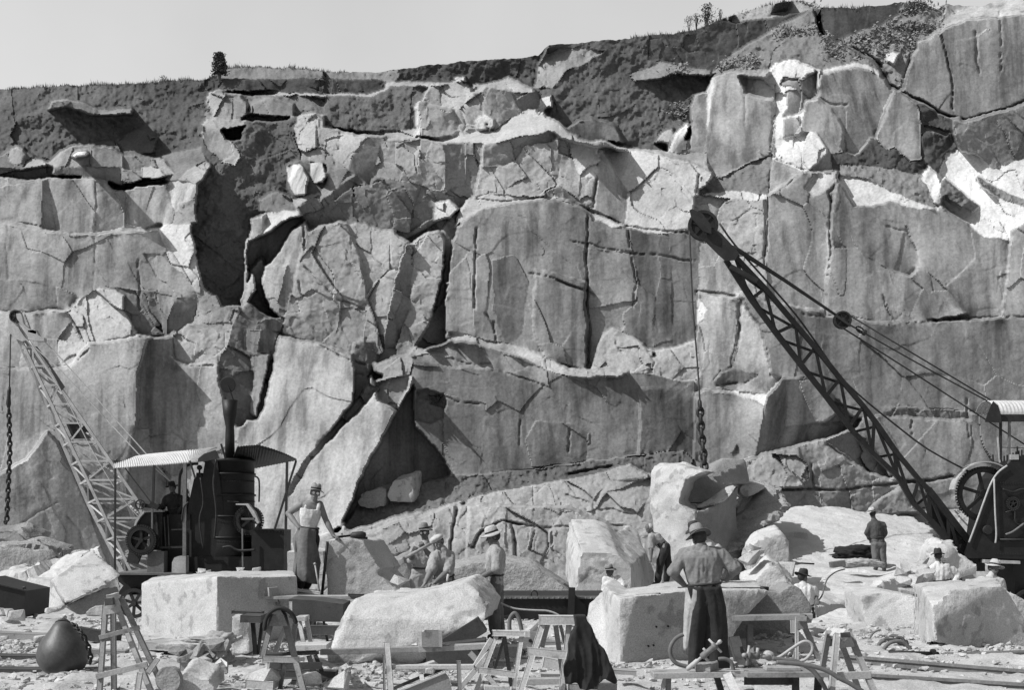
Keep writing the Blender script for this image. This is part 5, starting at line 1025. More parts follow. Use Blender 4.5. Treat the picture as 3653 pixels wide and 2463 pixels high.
# canopy: a corrugated vault with its dark end towards the jib
grid = []
for j in range(13):
    a = math.radians(200-j*15.5); row = []
    for i in range(101):
        x = i/100*2.6; p = at('g', 560, 190, 37.6)+Vector((x+.0, .75+math.cos(a)*.8, .0+.48*math.sin(a)+.02*math.sin(2*math.pi*x/.115))); row.append(p)
    grid.append(row)
corrugated('canopy_roof', grid, 'roof_iron', c2)
poly_obj('canopy_end', 'g', [(500, 242), (515, 190), (540, 130), (556, 100), (590, 130), (608, 190), (612, 248)], 37.3, .03, 'iron_dark', c2)
poly_obj('canopy_valance', 'g', [(600, 190), (800, 190), (800, 240), (600, 240)], 37.45, .03, 'iron_dark', c2)
poly_obj('undercarriage', 'g', [(370, 1168), (1000, 1180), (1000, 1215), (640, 1212), (500, 1205), (500, 1262), (450, 1262), (450, 1180)], 37.6, 1.8, 'iron_black', c2)
poly_obj('step_board', 'g', [(500, 1182), (740, 1192), (740, 1212), (500, 1205)], 37.2, .35, 'iron_pale', c2)
poly_obj('truck_frame', 'g', [(695, 1212), (1000, 1215), (1000, 1500), (705, 1480)], 37.6, 1.4, 'iron_black', c2)
for x in (790, 960): wheel('rail_wheel', at('g', x, 1480, 37.4), .42, .12, 'iron_dark', c2, spokes=7, rim=.09)
poly_obj('tool_locker', 'g', [(345, 1270), (440, 1268), (440, 1345), (345, 1345)], 36, .6, 'iron_pale', c2)
# ================================================================ TRESTLES, PLANKS, TOOLS
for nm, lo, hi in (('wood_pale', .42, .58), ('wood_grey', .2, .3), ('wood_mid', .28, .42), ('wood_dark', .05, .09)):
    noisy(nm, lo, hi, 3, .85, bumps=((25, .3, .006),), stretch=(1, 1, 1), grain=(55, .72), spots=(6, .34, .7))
noisy('hose', .10, .16, 12, .75, bumps=((90, .3, .003),)); noisy('hose_pale', .3, .42, 12, .75)
noisy('cloth_black', .012, .03, 5, .95, bumps=((25, .5, .01),)); noisy('cloth_rag', .2, .45, 8, .95, bumps=((25, .6, .01),))
def P3(c, p): return at(c, p[0], p[1], p[2])
def wooden(name, base, label, cat, parts, group=None):
    "parts: (part name, crop, end a (x, y, Y), end b, width across, depth, material)"
    t = thing(name, base, label, cat, group)
    for nm, c, a, b, w_, d_, mt in parts:
        bm = BM(); A, B = P3(c, a), P3(c, b)
        if nm == 'leg' and B.z > -.3:                     # legs run on down to the floor
            d = (B-A)
            if d.z < -1e-3 and B.z > 0: B = A+d*((A.z)/(-d.z)) if (A.z)/(-d.z) < 1.6 else B
        beam(bm, A, B, w_, d_, up=Vector((0, 1, 0)), bev=.004); obj(nm, bm, mt, t)
    return t
def plate(t, nm, c, pts, Y, th, mt): return poly_obj(nm, c, pts, Y, th, mt, t)
T1 = wooden('trestle', at('h', 1600, 1500, 13.2), 'tall narrow trestle with a dark block on its cap, right of the iron ball', 'trestle', [
    ('leg', 'h', (1432, 420, 13.2), (1348, 1600, 12.9), .05, .05, 'wood_grey'), ('leg', 'h', (1532, 420, 13.3), (1545, 1600, 13.5), .05, .05, 'wood_grey'),
    ('leg', 'h', (1560, 380, 13.25), (2050, 1600, 13.0), .05, .05, 'wood_mid'), ('leg', 'h', (1640, 320, 13.6), (2240, 1600, 13.6), .05, .05, 'wood_grey'),
    ('cap', 'h', (1490, 372, 12.95), (1590, 335, 13.9), .14, .05, 'wood_pale'), ('rail', 'h', (1345, 862, 13.05), (1890, 722, 13.05), .05, .03, 'wood_grey'),
    ('rail', 'h', (1300, 1390, 12.9), (2000, 1220, 12.9), .06, .03, 'wood_mid'), ('cap_block', 'h', (1425, 378, 12.9), (1545, 366, 12.9), .075, .06, 'wood_dark')])
plate(T1, 'gusset', 'h', [(1412, 350), (1575, 345), (1618, 520), (1398, 556)], 13.1, .03, 'wood_mid')
T2 = wooden('trestle', at('i', 1600, 1270, 13.6), 'weathered trestle with a thick dark hide slung over its cap, left of the curved block', 'trestle', [
    ('leg', 'i', (1530, 330, 13.4), (1395, 870, 13.3), .055, .05, 'wood_grey'), ('leg', 'i', (1660, 330, 13.4), (1915, 1300, 13.1), .06, .05, 'wood_grey'),
    ('leg', 'i', (1690, 480, 13.9), (1560, 800, 14.2), .05, .04, 'wood_mid'), ('leg', 'i', (1810, 460, 13.9), (1760, 800, 14.2), .05, .04, 'wood_grey'),
    ('leg', 'i', (1500, 960, 13.4), (1450, 1150, 13.4), .05, .05, 'wood_grey'), ('leg', 'i', (1680, 960, 13.4), (1620, 1250, 13.6), .04, .04, 'wood_grey'),
    ('leg', 'i', (1980, 850, 14.0), (2110, 1290, 14.0), .05, .04, 'wood_dark'), ('leg', 'i', (2060, 840, 14.2), (2180, 1130, 14.2), .04, .04, 'wood_dark'),
    ('cap', 'i', (1597, 310, 13.1), (1700, 300, 14.4), .1, .06, 'wood_mid'), ('rail', 'i', (1400, 892, 13.2), (1855, 900, 13.2), .062, .03, 'wood_mid'),
    ('rail', 'i', (1470, 982, 13.3), (2130, 975, 13.9), .075, .03, 'wood_grey'), ('rail', 'i', (1440, 835, 13.5), (2070, 800, 13.5), .03, .05, 'wood_dark')])
plate(T2, 'gusset', 'i', [(1530, 335), (1662, 335), (1712, 482), (1478, 476)], 13.25, .03, 'wood_mid')
# hide / harness slung over the cap
bm = BM(); arch = [(1395, 540), (1400, 430), (1440, 330), (1500, 262), (1580, 225), (1660, 225), (1740, 262), (1800, 320), (1835, 400), (1850, 440)]
rowsA = []
for j in range(6):
    Y_ = 12.95+j*.16; rowsA.append([bm.verts.new(at('i', x+math.sin(i*1.7+j)*6, y+math.cos(i*2.1+j*1.3)*7, Y_)) for i, (x, y) in enumerate(arch)])
for A_, B_ in zip(rowsA, rowsA[1:]):
    for k in range(len(A_)-1): bm.faces.new((A_[k], A_[k+1], B_[k+1], B_[k]))
o = obj('hide', bm, 'cloth_black', None, True); m_ = o.modifiers.new('s', 'SOLIDIFY'); m_.thickness = .045; m_ = o.modifiers.new('b', 'SUBSURF'); m_.levels = 2; m_.render_levels = 2; rebase(o); tag(o, 'thick dark hide draped in an arch over a weathered trestle', 'hide')
wooden('trestle', at('e', 450, 1500, 12.6), 'lower of two white trestles, in front of the mason seen from the side', 'trestle', [
    ('leg', 'e', (330, 650, 12.6), (-40, 1640, 12.3), .045, .045, 'wood_pale'), ('leg', 'e', (690, 650, 12.6), (545, 1640, 12.4), .045, .045, 'wood_pale'),
    ('leg', 'e', (410, 680, 13.1), (540, 1560, 13.6), .045, .045, 'wood_dark'), ('leg', 'e', (440, 680, 13.3), (250, 1300, 13.6), .03, .03, 'wood_dark'),
    ('leg', 'e', (150, 1310, 12.9), (310, 1500, 12.9), .05, .04, 'wood_pale'), ('cap', 'e', (240, 676, 12.6), (722, 682, 12.6), .05, .16, 'wood_pale'), ('rail', 'e', (25, 1240, 12.3), (585, 1310, 12.3), .06, .025, 'wood_pale'),
    ('rail', 'e', (120, 1500, 12.9), (500, 1500, 12.9), .04, .1, 'wood_pale')])
wooden('trestle', at('e', 1100, 1500, 12.0), 'taller of two white trestles, dark jacket hung over its right end', 'trestle', [
    ('leg', 'e', (1030, 440, 12.0), (640, 1640, 11.7), .055, .055, 'wood_pale'), ('leg', 'e', (1405, 480, 12.0), (1300, 1400, 11.9), .055, .055, 'wood_pale'),
    ('leg', 'e', (1190, 540, 12.5), (1330, 1540, 12.9), .05, .05, 'wood_grey'), ('leg', 'e', (1080, 520, 12.6), (990, 860, 12.9), .05, .05, 'wood_grey'),
    ('leg', 'e', (1260, 540, 12.7), (1325, 810, 12.9), .035, .03, 'wood_grey'), ('cap', 'e', (945, 476, 12.0), (1500, 480, 12.0), .082, .17, 'wood_pale'),
    ('rail', 'e', (765, 955, 11.7), (1355, 1015, 11.7), .075, .025, 'wood_pale'), ('rail', 'e', (620, 1410, 12.3), (1320, 1395, 12.3), .06, .14, 'wood_mid')])
# jacket
jp_ = [(1470, 420), (1660, 412), (1670, 490), (1740, 590), (1800, 740), (1860, 860), (1930, 920), (1975, 1010), (2010, 1130), (2070, 1240), (2140, 1400), (2120, 1450), (2080, 1470), (1940, 1370), (1860, 1440), (1830, 1540), (1560, 1540), (1520, 1440), (1340, 1455), (1310, 1300), (1312, 1200), (1385, 1000), (1385, 850), (1430, 690), (1495, 580)]
bm = BM(); prism(bm, [at('e', x, y, 11.75) for x, y in jp_], (0, .2, 0)); bmesh.ops.recalc_face_normals(bm, faces=bm.faces)
me = bpy.data.meshes.new('j'); bm.to_mesh(me); bm.free(); me = remeshed(me, .011, 2)
def folds(a, n):
    zt = (1.0-a[:, 2]); xx = a[:, 0]-.1*zt; d = (1-np.abs(np.sin(xx*21+zt*3+fbm(a*2, 2, 60)*2.5))*2)*.02+(1-np.abs(np.sin(xx*44-zt*5+fbm(a*3, 2, 62)*3))*2)*.009+fbm(a*12, 3, 61)*.012; return n*(d*np.clip(zt*1.3+.15, 0, 1.1))[:, None]*np.array([.25, 1, .25])
displace(me, folds); me.name = 'jacket'
for p in me.polygons: p.use_smooth = True
o = link('jacket', me, 'cloth_black'); rebase(o); tag(o, 'long black jacket hanging in folds from the taller white trestle', 'jacket')
T5 = wooden('trestle', at('k', 1050, 1500, 12.2), 'splay legged trestle standing free in front of the white mound, right of the bench', 'trestle', [
    ('leg', 'k', (868, 870, 12.5), (770, 1420, 12.8), .05, .05, 'wood_grey'), ('leg', 'k', (965, 900, 12.0), (900, 1620, 11.7), .05, .06, 'wood_mid'),
    ('leg', 'k', (1020, 1000, 12.6), (1250, 1620, 12.8), .05, .05, 'wood_grey'), ('leg', 'k', (1110, 880, 12.1), (1430, 1620, 11.8), .055, .055, 'wood_grey'),
    ('cap', 'k', (860, 880, 12.9), (1070, 905, 11.9), .1, .07, 'wood_pale'), ('rail', 'k', (865, 1410, 11.85), (1380, 1385, 11.85), .075, .03, 'wood_mid')])
plate(T5, 'gusset', 'k', [(985, 930), (1130, 905), (1188, 1048), (960, 1065)], 12.0, .03, 'wood_mid'); plate(T5, 'gusset', 'k', [(862, 900), (950, 925), (940, 1040), (862, 1045)], 12.7, .03, 'wood_dark')
plate(T5, 'cap_end', 'k', [(1015, 882), (1128, 872), (1135, 935), (1020, 935)], 11.87, .03, 'wood_dark')
T6 = wooden('trestle', at('k', 600, 1210, 16.3), 'trestle carrying a long plank beside the man in the white shirt', 'trestle', [
    ('leg', 'k', (482, 690, 16.2), (480, 1230, 16.2), .035, .05, 'wood_pale'), ('leg', 'k', (545, 740, 16.3), (770, 1245, 16.3), .07, .05, 'wood_grey'),
    ('leg', 'k', (470, 1100, 16.5), (450, 1210, 16.5), .04, .04, 'wood_grey'), ('cap', 'k', (540, 705, 16.2), (640, 700, 17.1), .12, .06, 'wood_grey')])
plate(T6, 'gusset', 'k', [(488, 740), (605, 740), (625, 832), (488, 835)], 16.15, .04, 'wood_grey'); plate(T6, 'cap_end', 'k', [(478, 682), (605, 682), (598, 735), (490, 735)], 16.1, .03, 'wood_mid')
def plank(c, a, b, w_, d_, mt, label, name='plank', cat='plank', group=None):
    bm = BM(); A, B = P3(c, a), P3(c, b); beam(bm, A, B, w_, d_, up=Vector((0, 1, 0)), bev=.004); o = obj(name, bm, mt); rebase(o); return tag(o, label, cat, group)
plank('k', (-300, 700, 16.6), (672, 680, 16.4), .07, .22, 'wood_grey', 'long thick plank on the trestle right of the dressed block')
plank('k', (440, 690, 16.9), (445, 880, 16.9), .075, .04, 'wood_pale', 'short white board standing upright behind the plank trestle', 'board', 'board')
plank('c', (792, 1010, 16.9), (792, 1300, 16.6), .08, .07, 'wood_grey', 'upright grey post under the overhang of the dressed block', 'post', 'post')
plank('c', (655, 1130, 15.7), (740, 1420, 15.3), .13, .12, 'wood_dark', 'rough dark prop under the right corner of the dressed block', 'prop', 'prop')
# work bench
B1 = wooden('work_bench', at('c', 500, 1500, 12.2), 'long low plank bench in front of the big mason, drill and hoses on it', 'bench', [
    ('top_plank', 'c', (-60, 1432, 12.1), (760, 1418, 12.1), .055, .3, 'wood_mid'), ('top_plank', 'k', (-160, 1365, 12.0), (870, 1360, 12.0), .05, .35, 'wood_grey'), ('apron', 'k', (-150, 1450, 12.1), (500, 1452, 12.1), .09, .04, 'wood_dark'),
    ('leg', 'c', (590, 1430, 11.95), (690, 1640, 11.8), .085, .05, 'wood_pale'), ('leg', 'c', (500, 1440, 12.3), (560, 1640, 12.5), .06, .05, 'wood_dark'), ('leg', 'k', (465, 1380, 12.0), (470, 1640, 12.0), .06, .06, 'wood_dark'),
    ('leg', 'k', (745, 1370, 12.1), (730, 1640, 12.1), .06, .06, 'wood_dark'), ('leg', 'I', (940, 1480, 12.2), (905, 1600, 12.2), .04, .04, 'wood_pale'), ('leg', 'c', (85, 1440, 12.2), (80, 1640, 12.2), .05, .05, 'wood_grey')])
plank('k', (95, 1308, 12.0), (510, 1308, 12.0), .036, .16, 'wood_mid', 'short pale board lying on the bench near the drill nozzle')
plank('e', (2050, 1250, 13.4), (2400, 1270, 13.4), .05, .22, 'wood_mid', 'loose plank at the foot of the dressed block, right of the black jacket')
plank('k', (500, 1310, 12.9), (880, 1320, 12.9), .03, .12, 'wood_grey', 'thin plank behind the right end of the bench')
rock('granite_block', 'c', [[(318, 1345, 12.0), (455, 1340, 11.95), (520, 1325, 12.2), (525, 1412, 12.2), (450, 1425, 11.95), (320, 1420, 12.0)]], (.02, .2, 0), 'brick sized granite block on the bench, drill resting on it', 'granite_grey', 'stone', .015, .006, .004)
def drill(c, a, b, Y, label, sc_=1.0):
    A, B = at(c, a[0], a[1], Y), at(c, b[0], b[1], Y-.15); d = (B-A); L_ = d.length; n = d.normalized(); t = thing('rock_drill', A, label, 'rock drill')
    bm = BM(); lathe(bm, A, [(.022*sc_, 0), (.03*sc_, .02), (.03*sc_, L_*.32), (.018*sc_, L_*.34), (.018*sc_, L_*.45)], 14, n); obj('chuck', bm, 'iron_pale', t, True)
    bm = BM(); lathe(bm, A, [(.03*sc_, L_*.45), (.042*sc_, L_*.47), (.042*sc_, L_*.6), (.034*sc_, L_*.62), (.034*sc_, L_*.8), (.045*sc_, L_*.82), (.045*sc_, L_*.88), (.02*sc_, L_*.9)], 14, n); obj('cylinder', bm, 'iron_grey', t, True)
    bm = BM(); q_ = A+n*L_*.86; s_v = n.cross(Vector((0, 1, 0))).normalized(); tube(bm, [q_-s_v*.11*sc_, q_, q_+s_v*.11*sc_], .014*sc_); tube(bm, [A+n*L_*.9, B], .016*sc_); lathe(bm, B, [(.02*sc_, -.02), (.026*sc_, 0), (.02*sc_, .02)], 10, n); obj('handle', bm, 'iron_pale', t, True)
    bm = BM(); tube(bm, [A+n*L_*.5, A+n*L_*.5-s_v*.09*sc_], .018*sc_); tube(bm, [A+n*L_*.62, A+n*L_*.62+s_v*.07*sc_], .015*sc_); obj('valve', bm, 'iron_pale', t, True); return t
drill('c', (245, 1392), (530, 1150), 12.0, 'pneumatic rock drill lying aslant on the bench behind the mason\'s legs', .8)
drill('k', (150, 1170), (-150, 1150), 12.3, 'rock drill lying flat, its round nozzle towards the camera, on the bench', .9)
bm = BM(); q_ = at('k', 155, 1162, 12.3); lathe(bm, q_, [(.03, 0), (.05, 0), (.05, .1), (.03, .1), (.03, 0)], 18, Vector((0, 1, 0)), caps=False); lathe(bm, q_, [(.012, -.002), (.031, -.002), (.031, .02)], 18, Vector((0, 1, 0)), caps=False); o = obj('coupling', bm, 'iron_pale', None, True); rebase(o); tag(o, 'round steel hose coupling at the drill nozzle on the bench', 'coupling')
def hose(c, pts, Y, r, label, mat='hose', n=8):
    P = [at(c, p[0], p[1], p[2] if len(p) > 2 else Y) for p in pts]; bm = BM(); tube(bm, smooth_path(P, n), r, 8); o = obj('air_hose', bm, mat, None, True); rebase(o); return tag(o, label, 'hose')
hose('k', [(210, 1200), (300, 1155), (420, 1070), (540, 995), (610, 985), (660, 1020), (672, 1080), (640, 1150), (580, 1205), (520, 1225)], 12.3, .016, 'pale hose making a tall loop behind the bench', 'hose_pale')
hose('k', [(190, 1190), (320, 1205), (440, 1215), (560, 1265), (680, 1340), (760, 1440), (820, 1540), (860, 1640)], 11.7, .022, 'dark hose dropping over the bench end, upper of two')
hose('k', [(240, 1235), (400, 1245), (560, 1265), (700, 1290), (860, 1345), (1000, 1430), (1120, 1490), (1280, 1590)], 11.6, .022, 'dark hose running past the free trestle to the bottom, lower of two')
hose('c', [(215, 1085), (150, 1120), (105, 1190), (105, 1270), (150, 1335), (230, 1362), (300, 1375)], 12.9, .022, 'hose curling against the dressed block left of the mason\'s legs')
hose('c', [(520, 1300), (580, 1300), (630, 1330), (650, 1400)], 12.1, .02, 'short hose beside the drill on the bench')
hose('k', [(960, 1215, 17), (1120, 1195, 17.2), (1260, 1155, 17.6), (1400, 1085, 18), (1500, 985, 18.4), (1560, 965, 18.6), (1660, 965, 18.8)], 17, .03, 'grey hose looping on the ground behind the free trestle, leftmost')
hose('k', [(1240, 1215), (1340, 1180), (1420, 1150), (1460, 1080), (1480, 1010), (1540, 968)], 17.6, .028, 'grey hose looping on the ground, middle one of three')
hose('k', [(1320, 1222), (1420, 1180), (1500, 1120), (1580, 1020), (1660, 985), (1760, 990), (1860, 1080)], 17.4, .028, 'grey hose looping on the ground, rightmost of three')
hose('k', [(1365, 1060), (1360, 960), (1420, 870), (1500, 842)], 19, .016, 'thin hose curving up the white mound')
hose('k', [(742, 490, 24), (790, 420, 24.3), (825, 290, 24.8), (870, 205, 25.5), (960, 140, 27), (1060, 110, 28)], 25, .016, 'thin hose trailing from the man in white shirt up the sloping slab')
hose('e', [(505, 700), (495, 560), (510, 450), (570, 378), (625, 430), (665, 560), (690, 700)], 14.2, .024, 'stiff hose arching up behind the lower white trestle', 'hose')
hose('e', [(360, 225), (450, 265), (560, 305), (700, 325), (880, 335), (1050, 342), (1160, 370), (1245, 412)], 17.5, .014, 'pale line hanging in front of the dark wagon', 'hose_pale')
hose('h', [(370, 105), (395, 200), (440, 290), (520, 385), (600, 445), (700, 495)], 24.9, .018, 'dark wire rope lying down the face of the leaning slab')
bm = BM(); A = [at('J', x, y, Y) for x, y, Y in ((850, 1285, 18), (900, 1275, 18), (940, 1300, 17.9), (960, 1330, 17.7), (1010, 1362, 17.4))]; o = chain('chain', A, .14, .022, 'iron_dark'); rebase(o); tag(o, 'dark chain lying over the hoses on the ground at right', 'chain')
# rails and pipes
for a, b, lab in (((560, 1418, 16.2), (1760, 1512, 14.4), 'far steel rail running to the right edge'), ((640, 1500, 14.3), (1760, 1572, 13.3), 'near steel rail running to the right edge')):
    t = thing('rail', P3('J', a)-Vector((0, 0, .05)), lab, 'rail'); A, B = P3('J', a), P3('J', b); A.z = B.z = .08
    bm = BM(); beam(bm, A, B, .07, .03, up=Vector((0, 0, 1))); beam(bm, A-Vector((0, 0, .05)), B-Vector((0, 0, .05)), .015, .09); obj('rail_head', bm, 'iron_grey', t); bm = BM(); beam(bm, A-Vector((0, 0, .1)), B-Vector((0, 0, .1)), .13, .02); obj('rail_foot', bm, 'iron_dark', t)
hose('J', [(1160, 1366), (1300, 1362), (1450, 1358), (1760, 1345)], 16.9, .035, 'long grey pipe lying on the floor at the foot of the large faceted block')
t = thing('pipe', at('J', 990, 1380, 16.9), 'short black flanged pipe on the ground behind the rails', 'pipe'); bm = BM(); tube(bm, [at('J', 845, 1360, 16.9), at('J', 1130, 1368, 16.9)], .05, 12); obj('tube', bm, 'iron_black', t, True); bm = BM(); lathe(bm, at('J', 1090, 1367, 16.9), [(.05, 0), (.085, 0), (.085, .05), (.05, .05)], 14, Vector((1, 0, 0))); obj('flange', bm, 'iron_black', t)
# left: iron ball, timbers
t = thing('iron_ball', at('h', 850, 1350, 14.9), 'big dark pear shaped iron drop ball on the ground at lower left', 'iron ball'); q_ = at('h', 850, 1350, 14.9)
bm = BM(); lathe(bm, (q_.x, q_.y, 0), [(.05, 0), (.17, .015), (.25, .07), (.295, .16), (.305, .25), (.285, .34), (.235, .43), (.175, .51), (.13, .575), (.10, .62), (.05, .645), (0, .648)], 40); obj('ball', bm, 'iron_ball', t, True)
bm = BM(); tube(bm, [Vector((q_.x+math.cos(a)*.09, q_.y, .60+math.sin(a)*.06)) for a in [k*math.pi/6 for k in range(-1, 8)]], .016, 8); obj('lug', bm, 'iron_black', t, True)
o = chain('chain', [at('h', 985, 670, 14.8), at('h', 1110, 800, 14.6), at('h', 1185, 950, 14.6), at('h', 1225, 1090, 14.65), at('h', 1225, 1210, 14.7)], .085, .013, 'iron_black'); rebase(o); tag(o, 'chain hanging down the right side of the iron ball', 'chain')
for c, a, b, w_, d_, mt, lab in [
    ('h', (-60, 858, 19.3), (640, 890, 19.1), .18, .3, 'wood_grey', 'long grey beam on the ground behind the iron ball'), ('h', (-60, 1155, 16.6), (640, 1165, 16.6), .13, .3, 'wood_dark', 'dark beam on the ground left of the iron ball, upper of two'),
    ('h', (-60, 1330, 15.2), (620, 1335, 15.2), .11, .3, 'wood_dark', 'dark beam on the ground left of the iron ball, nearest one'), ('h', (260, 1240, 15.9), (510, 1165, 15.9), .035, .1, 'wood_pale', 'thin pale lath leaning on the dark beams left of the iron ball'),
    ('h', (255, 1245, 15.8), (620, 1248, 15.8), .035, .1, 'wood_pale', 'thin pale lath lying flat left of the iron ball'), ('h', (290, 918, 18.6), (560, 975, 18.4), .06, .12, 'wood_pale', 'pale broken board behind the iron ball on the left'),
    ('h', (170, 1050, 17.4), (290, 970, 17.4), .05, .1, 'wood_pale', 'stub of pale board on the rubble at the left edge'), ('h', (1050, 790, 18.5), (1590, 880, 18.2), .17, .17, 'iron_dark', 'dark round nosed beam behind the chain of the iron ball'),
    ('h', (1170, 1225, 15.9), (2000, 1225, 15.9), .08, .2, 'wood_dark', 'dark beam lying behind the tall narrow trestle'), ('h', (1240, 1060, 17.0), (1720, 1075, 17.0), .08, .2, 'wood_grey', 'grey beam lying behind the tall narrow trestle, farther one'),
    ('h', (1190, 1300, 15.4), (1520, 1290, 15.4), .1, .25, 'wood_mid', 'short pale baulk right of the iron ball'), ('h', (1400, 1420, 14.6), (2000, 1410, 14.6), .07, .2, 'wood_pale', 'pale board on the ground under the tall narrow trestle'),
    ('h', (560, 610, 22.5), (1160, 612, 22.5), .05, .15, 'wood_pale', 'pale board lying flat beyond the iron ball'), ('h', (1560, 700, 19.5), (1660, 705, 19.5), .12, .2, 'wood_dark', 'small dark timber block beyond the tall narrow trestle'),
    ('h', (2130, 1150, 12.9), (1995, 1340, 12.8), .055, .04, 'wood_mid', 'short board nailed aslant at the foot of the tall trestle'), ('h', (1900, 1340, 12.7), (1860, 1600, 12.7), .05, .05, 'wood_pale', 'short pale peg between the legs of the tall trestle'),
    ('i', (365, 985, 14.2), (960, 1010, 14.2), .1, .05, 'wood_mid', 'shallow pale edged plank box side below the stack of dark stones'), ('i', (0, 700, 17.2), (730, 730, 16.9), .1, .6, 'wood_mid', 'broad grey slab lying in front of the large squared block'),
    ('i', (1030, 298, 16.3), (1400, 312, 16.3), .035, .2, 'wood_dark', 'dark bar on the little table left of the hide'), ('i', (1160, 372, 16), (1410, 380, 16), .09, .4, 'wood_dark', 'dark table top left of the hide draped trestle'),
    ('i', (1275, 420, 16), (1312, 835, 16), .05, .05, 'iron_black', 'black iron leg under the dark table top, left one'), ('i', (1395, 420, 16), (1340, 835, 16), .04, .04, 'iron_black', 'black iron leg under the dark table top, right one'),
    ('i', (1220, 1185, 13.4), (1560, 1210, 13.4), .09, .3, 'wood_pale', 'broken pale board at the foot of the hide draped trestle'), ('i', (1400, 1080, 14.3), (2330, 1110, 14.3), .13, .25, 'wood_dark', 'dark sleeper on the ground left of the curved block'),
    ('i', (1600, 1175, 13.9), (2330, 1190, 13.9), .07, .2, 'wood_dark', 'second dark sleeper on the ground, nearer the camera'), ('i', (1840, 735, 15.6), (2235, 725, 15.6), .07, .4, 'wood_pale', 'broad pale board lying left of the curved block'),
    ('i', (1440, 838, 13.5), (2100, 815, 13.5), .03, .1, 'wood_dark', 'dark lath across the hide draped trestle'), ('j', (-20, 592, 13.9), (1180, 556, 13.9), .06, .1, 'wood_grey', 'long thin plank bridging in front of the curved block, left length'),
    ('j', (1150, 556, 13.8), (1990, 516, 13.8), .062, .16, 'wood_mid', 'plank carrying the small wooden box, right length'),
    ('H', (-20, 1030, 18.9), (720, 1028, 18.9), .05, .3, 'wood_mid', 'long staging plank in front of the man in singlet'), ('H', (640, 1034, 17.2), (920, 1022, 16.9), .035, .25, 'wood_mid', 'end of the staging plank lying on the curved block'),
    ('H', (-40, 945, 19.6), (395, 1006, 19.6), .035, .12, 'wood_pale', 'thin plank sloping down behind the feet of the man in singlet'), ('H', (560, 1016, 18.7), (648, 1018, 18.7), .035, .1, 'wood_dark', 'short black bar on the staging plank'),
    ('H', (330, 1218, 17.4), (510, 1222, 17.4), .12, .2, 'wood_dark', 'dark beam under the dark trough, left of the curved block'), ('H', (350, 1170, 17.6), (335, 1310, 17.6), .04, .04, 'wood_dark', 'thin dark strut under the dark trough'),
    ('H', (415, 1170, 17.6), (442, 1310, 17.6), .03, .03, 'iron_black', 'thin black iron bar under the dark trough'), ('e', (960, 845, 15.2), (1390, 850, 15.2), .08, .2, 'wood_grey', 'grey beam seen through the taller white trestle'),
    ('e', (960, 905, 14.6), (1340, 900, 14.6), .05, .2, 'wood_pale', 'pale board seen through the taller white trestle'), ('e', (-20, 870, 15.4), (260, 865, 15.4), .07, .2, 'wood_grey', 'grey board left of the lower white trestle'),
    ('e', (260, 950, 15.0), (690, 945, 15.0), .13, .25, 'wood_dark', 'dark sleeper seen through the lower white trestle'), ('e', (250, 1130, 14.1), (560, 1135, 14.1), .06, .2, 'wood_dark', 'dark plank low behind the lower white trestle'),
    ('e', (970, 1335, 12.9), (1330, 1340, 12.9), .06, .25, 'wood_pale', 'white board end with a bolt under the taller trestle'), ('e', (1000, 1090, 14.3), (1280, 1150, 14.3), .12, .4, 'wood_pale', 'pale slab of wood behind the taller white trestle'),
    ('e', (1380, 1490, 12.4), (2100, 1500, 12.4), .1, .3, 'wood_mid', 'wide board under the hem of the black jacket'), ('e', (820, 640, 14.6), (945, 515, 14.6), .035, .04, 'wood_mid', 'thin stick leaning on the taller white trestle'),
    ('e', (725, 690, 13.0), (815, 690, 13.0), .07, .1, 'wood_pale', 'white block at the right end of the lower white trestle')]:
    plank(c, a, b, w_, d_, mt, lab, 'timber' if 'wood' in mt else 'iron_bar', 'timber' if 'wood' in mt else 'iron bar')
poly = poly_obj('board', 'e', [(700, 730), (815, 725), (815, 665), (910, 668), (910, 800), (870, 900), (690, 915)], 13.3, .06, 'wood_grey', None); rebase(poly); tag(poly, 'grey board with a bolt hole between the two white trestles', 'board')
bm = BM(); lathe(bm, at('e', 812, 795, 13.29), [(.012, 0), (.02, .0), (.02, .01)], 12, Vector((0, -1, 0))); bo = obj('bolt_hole', bm, 'iron_black', poly); bo.location = (0, 0, 0); bo.matrix_parent_inverse = Matrix.Translation(-poly.location)
poly = poly_obj('trough', 'H', [(212, 1040), (365, 1048), (528, 1070), (522, 1174), (330, 1172), (212, 1150)], 17.8, .8, 'wood_dark', None); rebase(poly); tag(poly, 'dark timber trough on trestles left of the curved block', 'trough')
# staging under the man in the singlet
P_ = wooden('staging', at('H', 260, 1100, 20.5), 'low plank staging on posts, man in singlet standing on it', 'staging', [
    ('deck_plank', 'i', (1610, 96, 20.3), (2055, 96, 20.3), .1, 1.0, 'wood_mid'), ('leg', 'i', (1660, 110, 20.3), (1660, 500, 20.3), .1, .1, 'wood_grey'), ('leg', 'i', (2030, 110, 20.3), (2030, 500, 20.3), .1, .1, 'wood_grey')])
wooden('trestle', at('i', 1480, 250, 19), 'small grey trestle behind the hide, in front of the large squared block', 'trestle', [
    ('leg', 'i', (1440, 60, 18.9), (1345, 280, 18.9), .05, .05, 'wood_grey'), ('leg', 'i', (1545, 60, 18.9), (1610, 250, 18.9), .05, .05, 'wood_grey'), ('cap', 'i', (1440, 50, 18.8), (1560, 40, 18.9), .14, .2, 'wood_mid'), ('rail', 'i', (1395, 160, 18.8), (1590, 155, 18.8), .04, .03, 'wood_mid')])
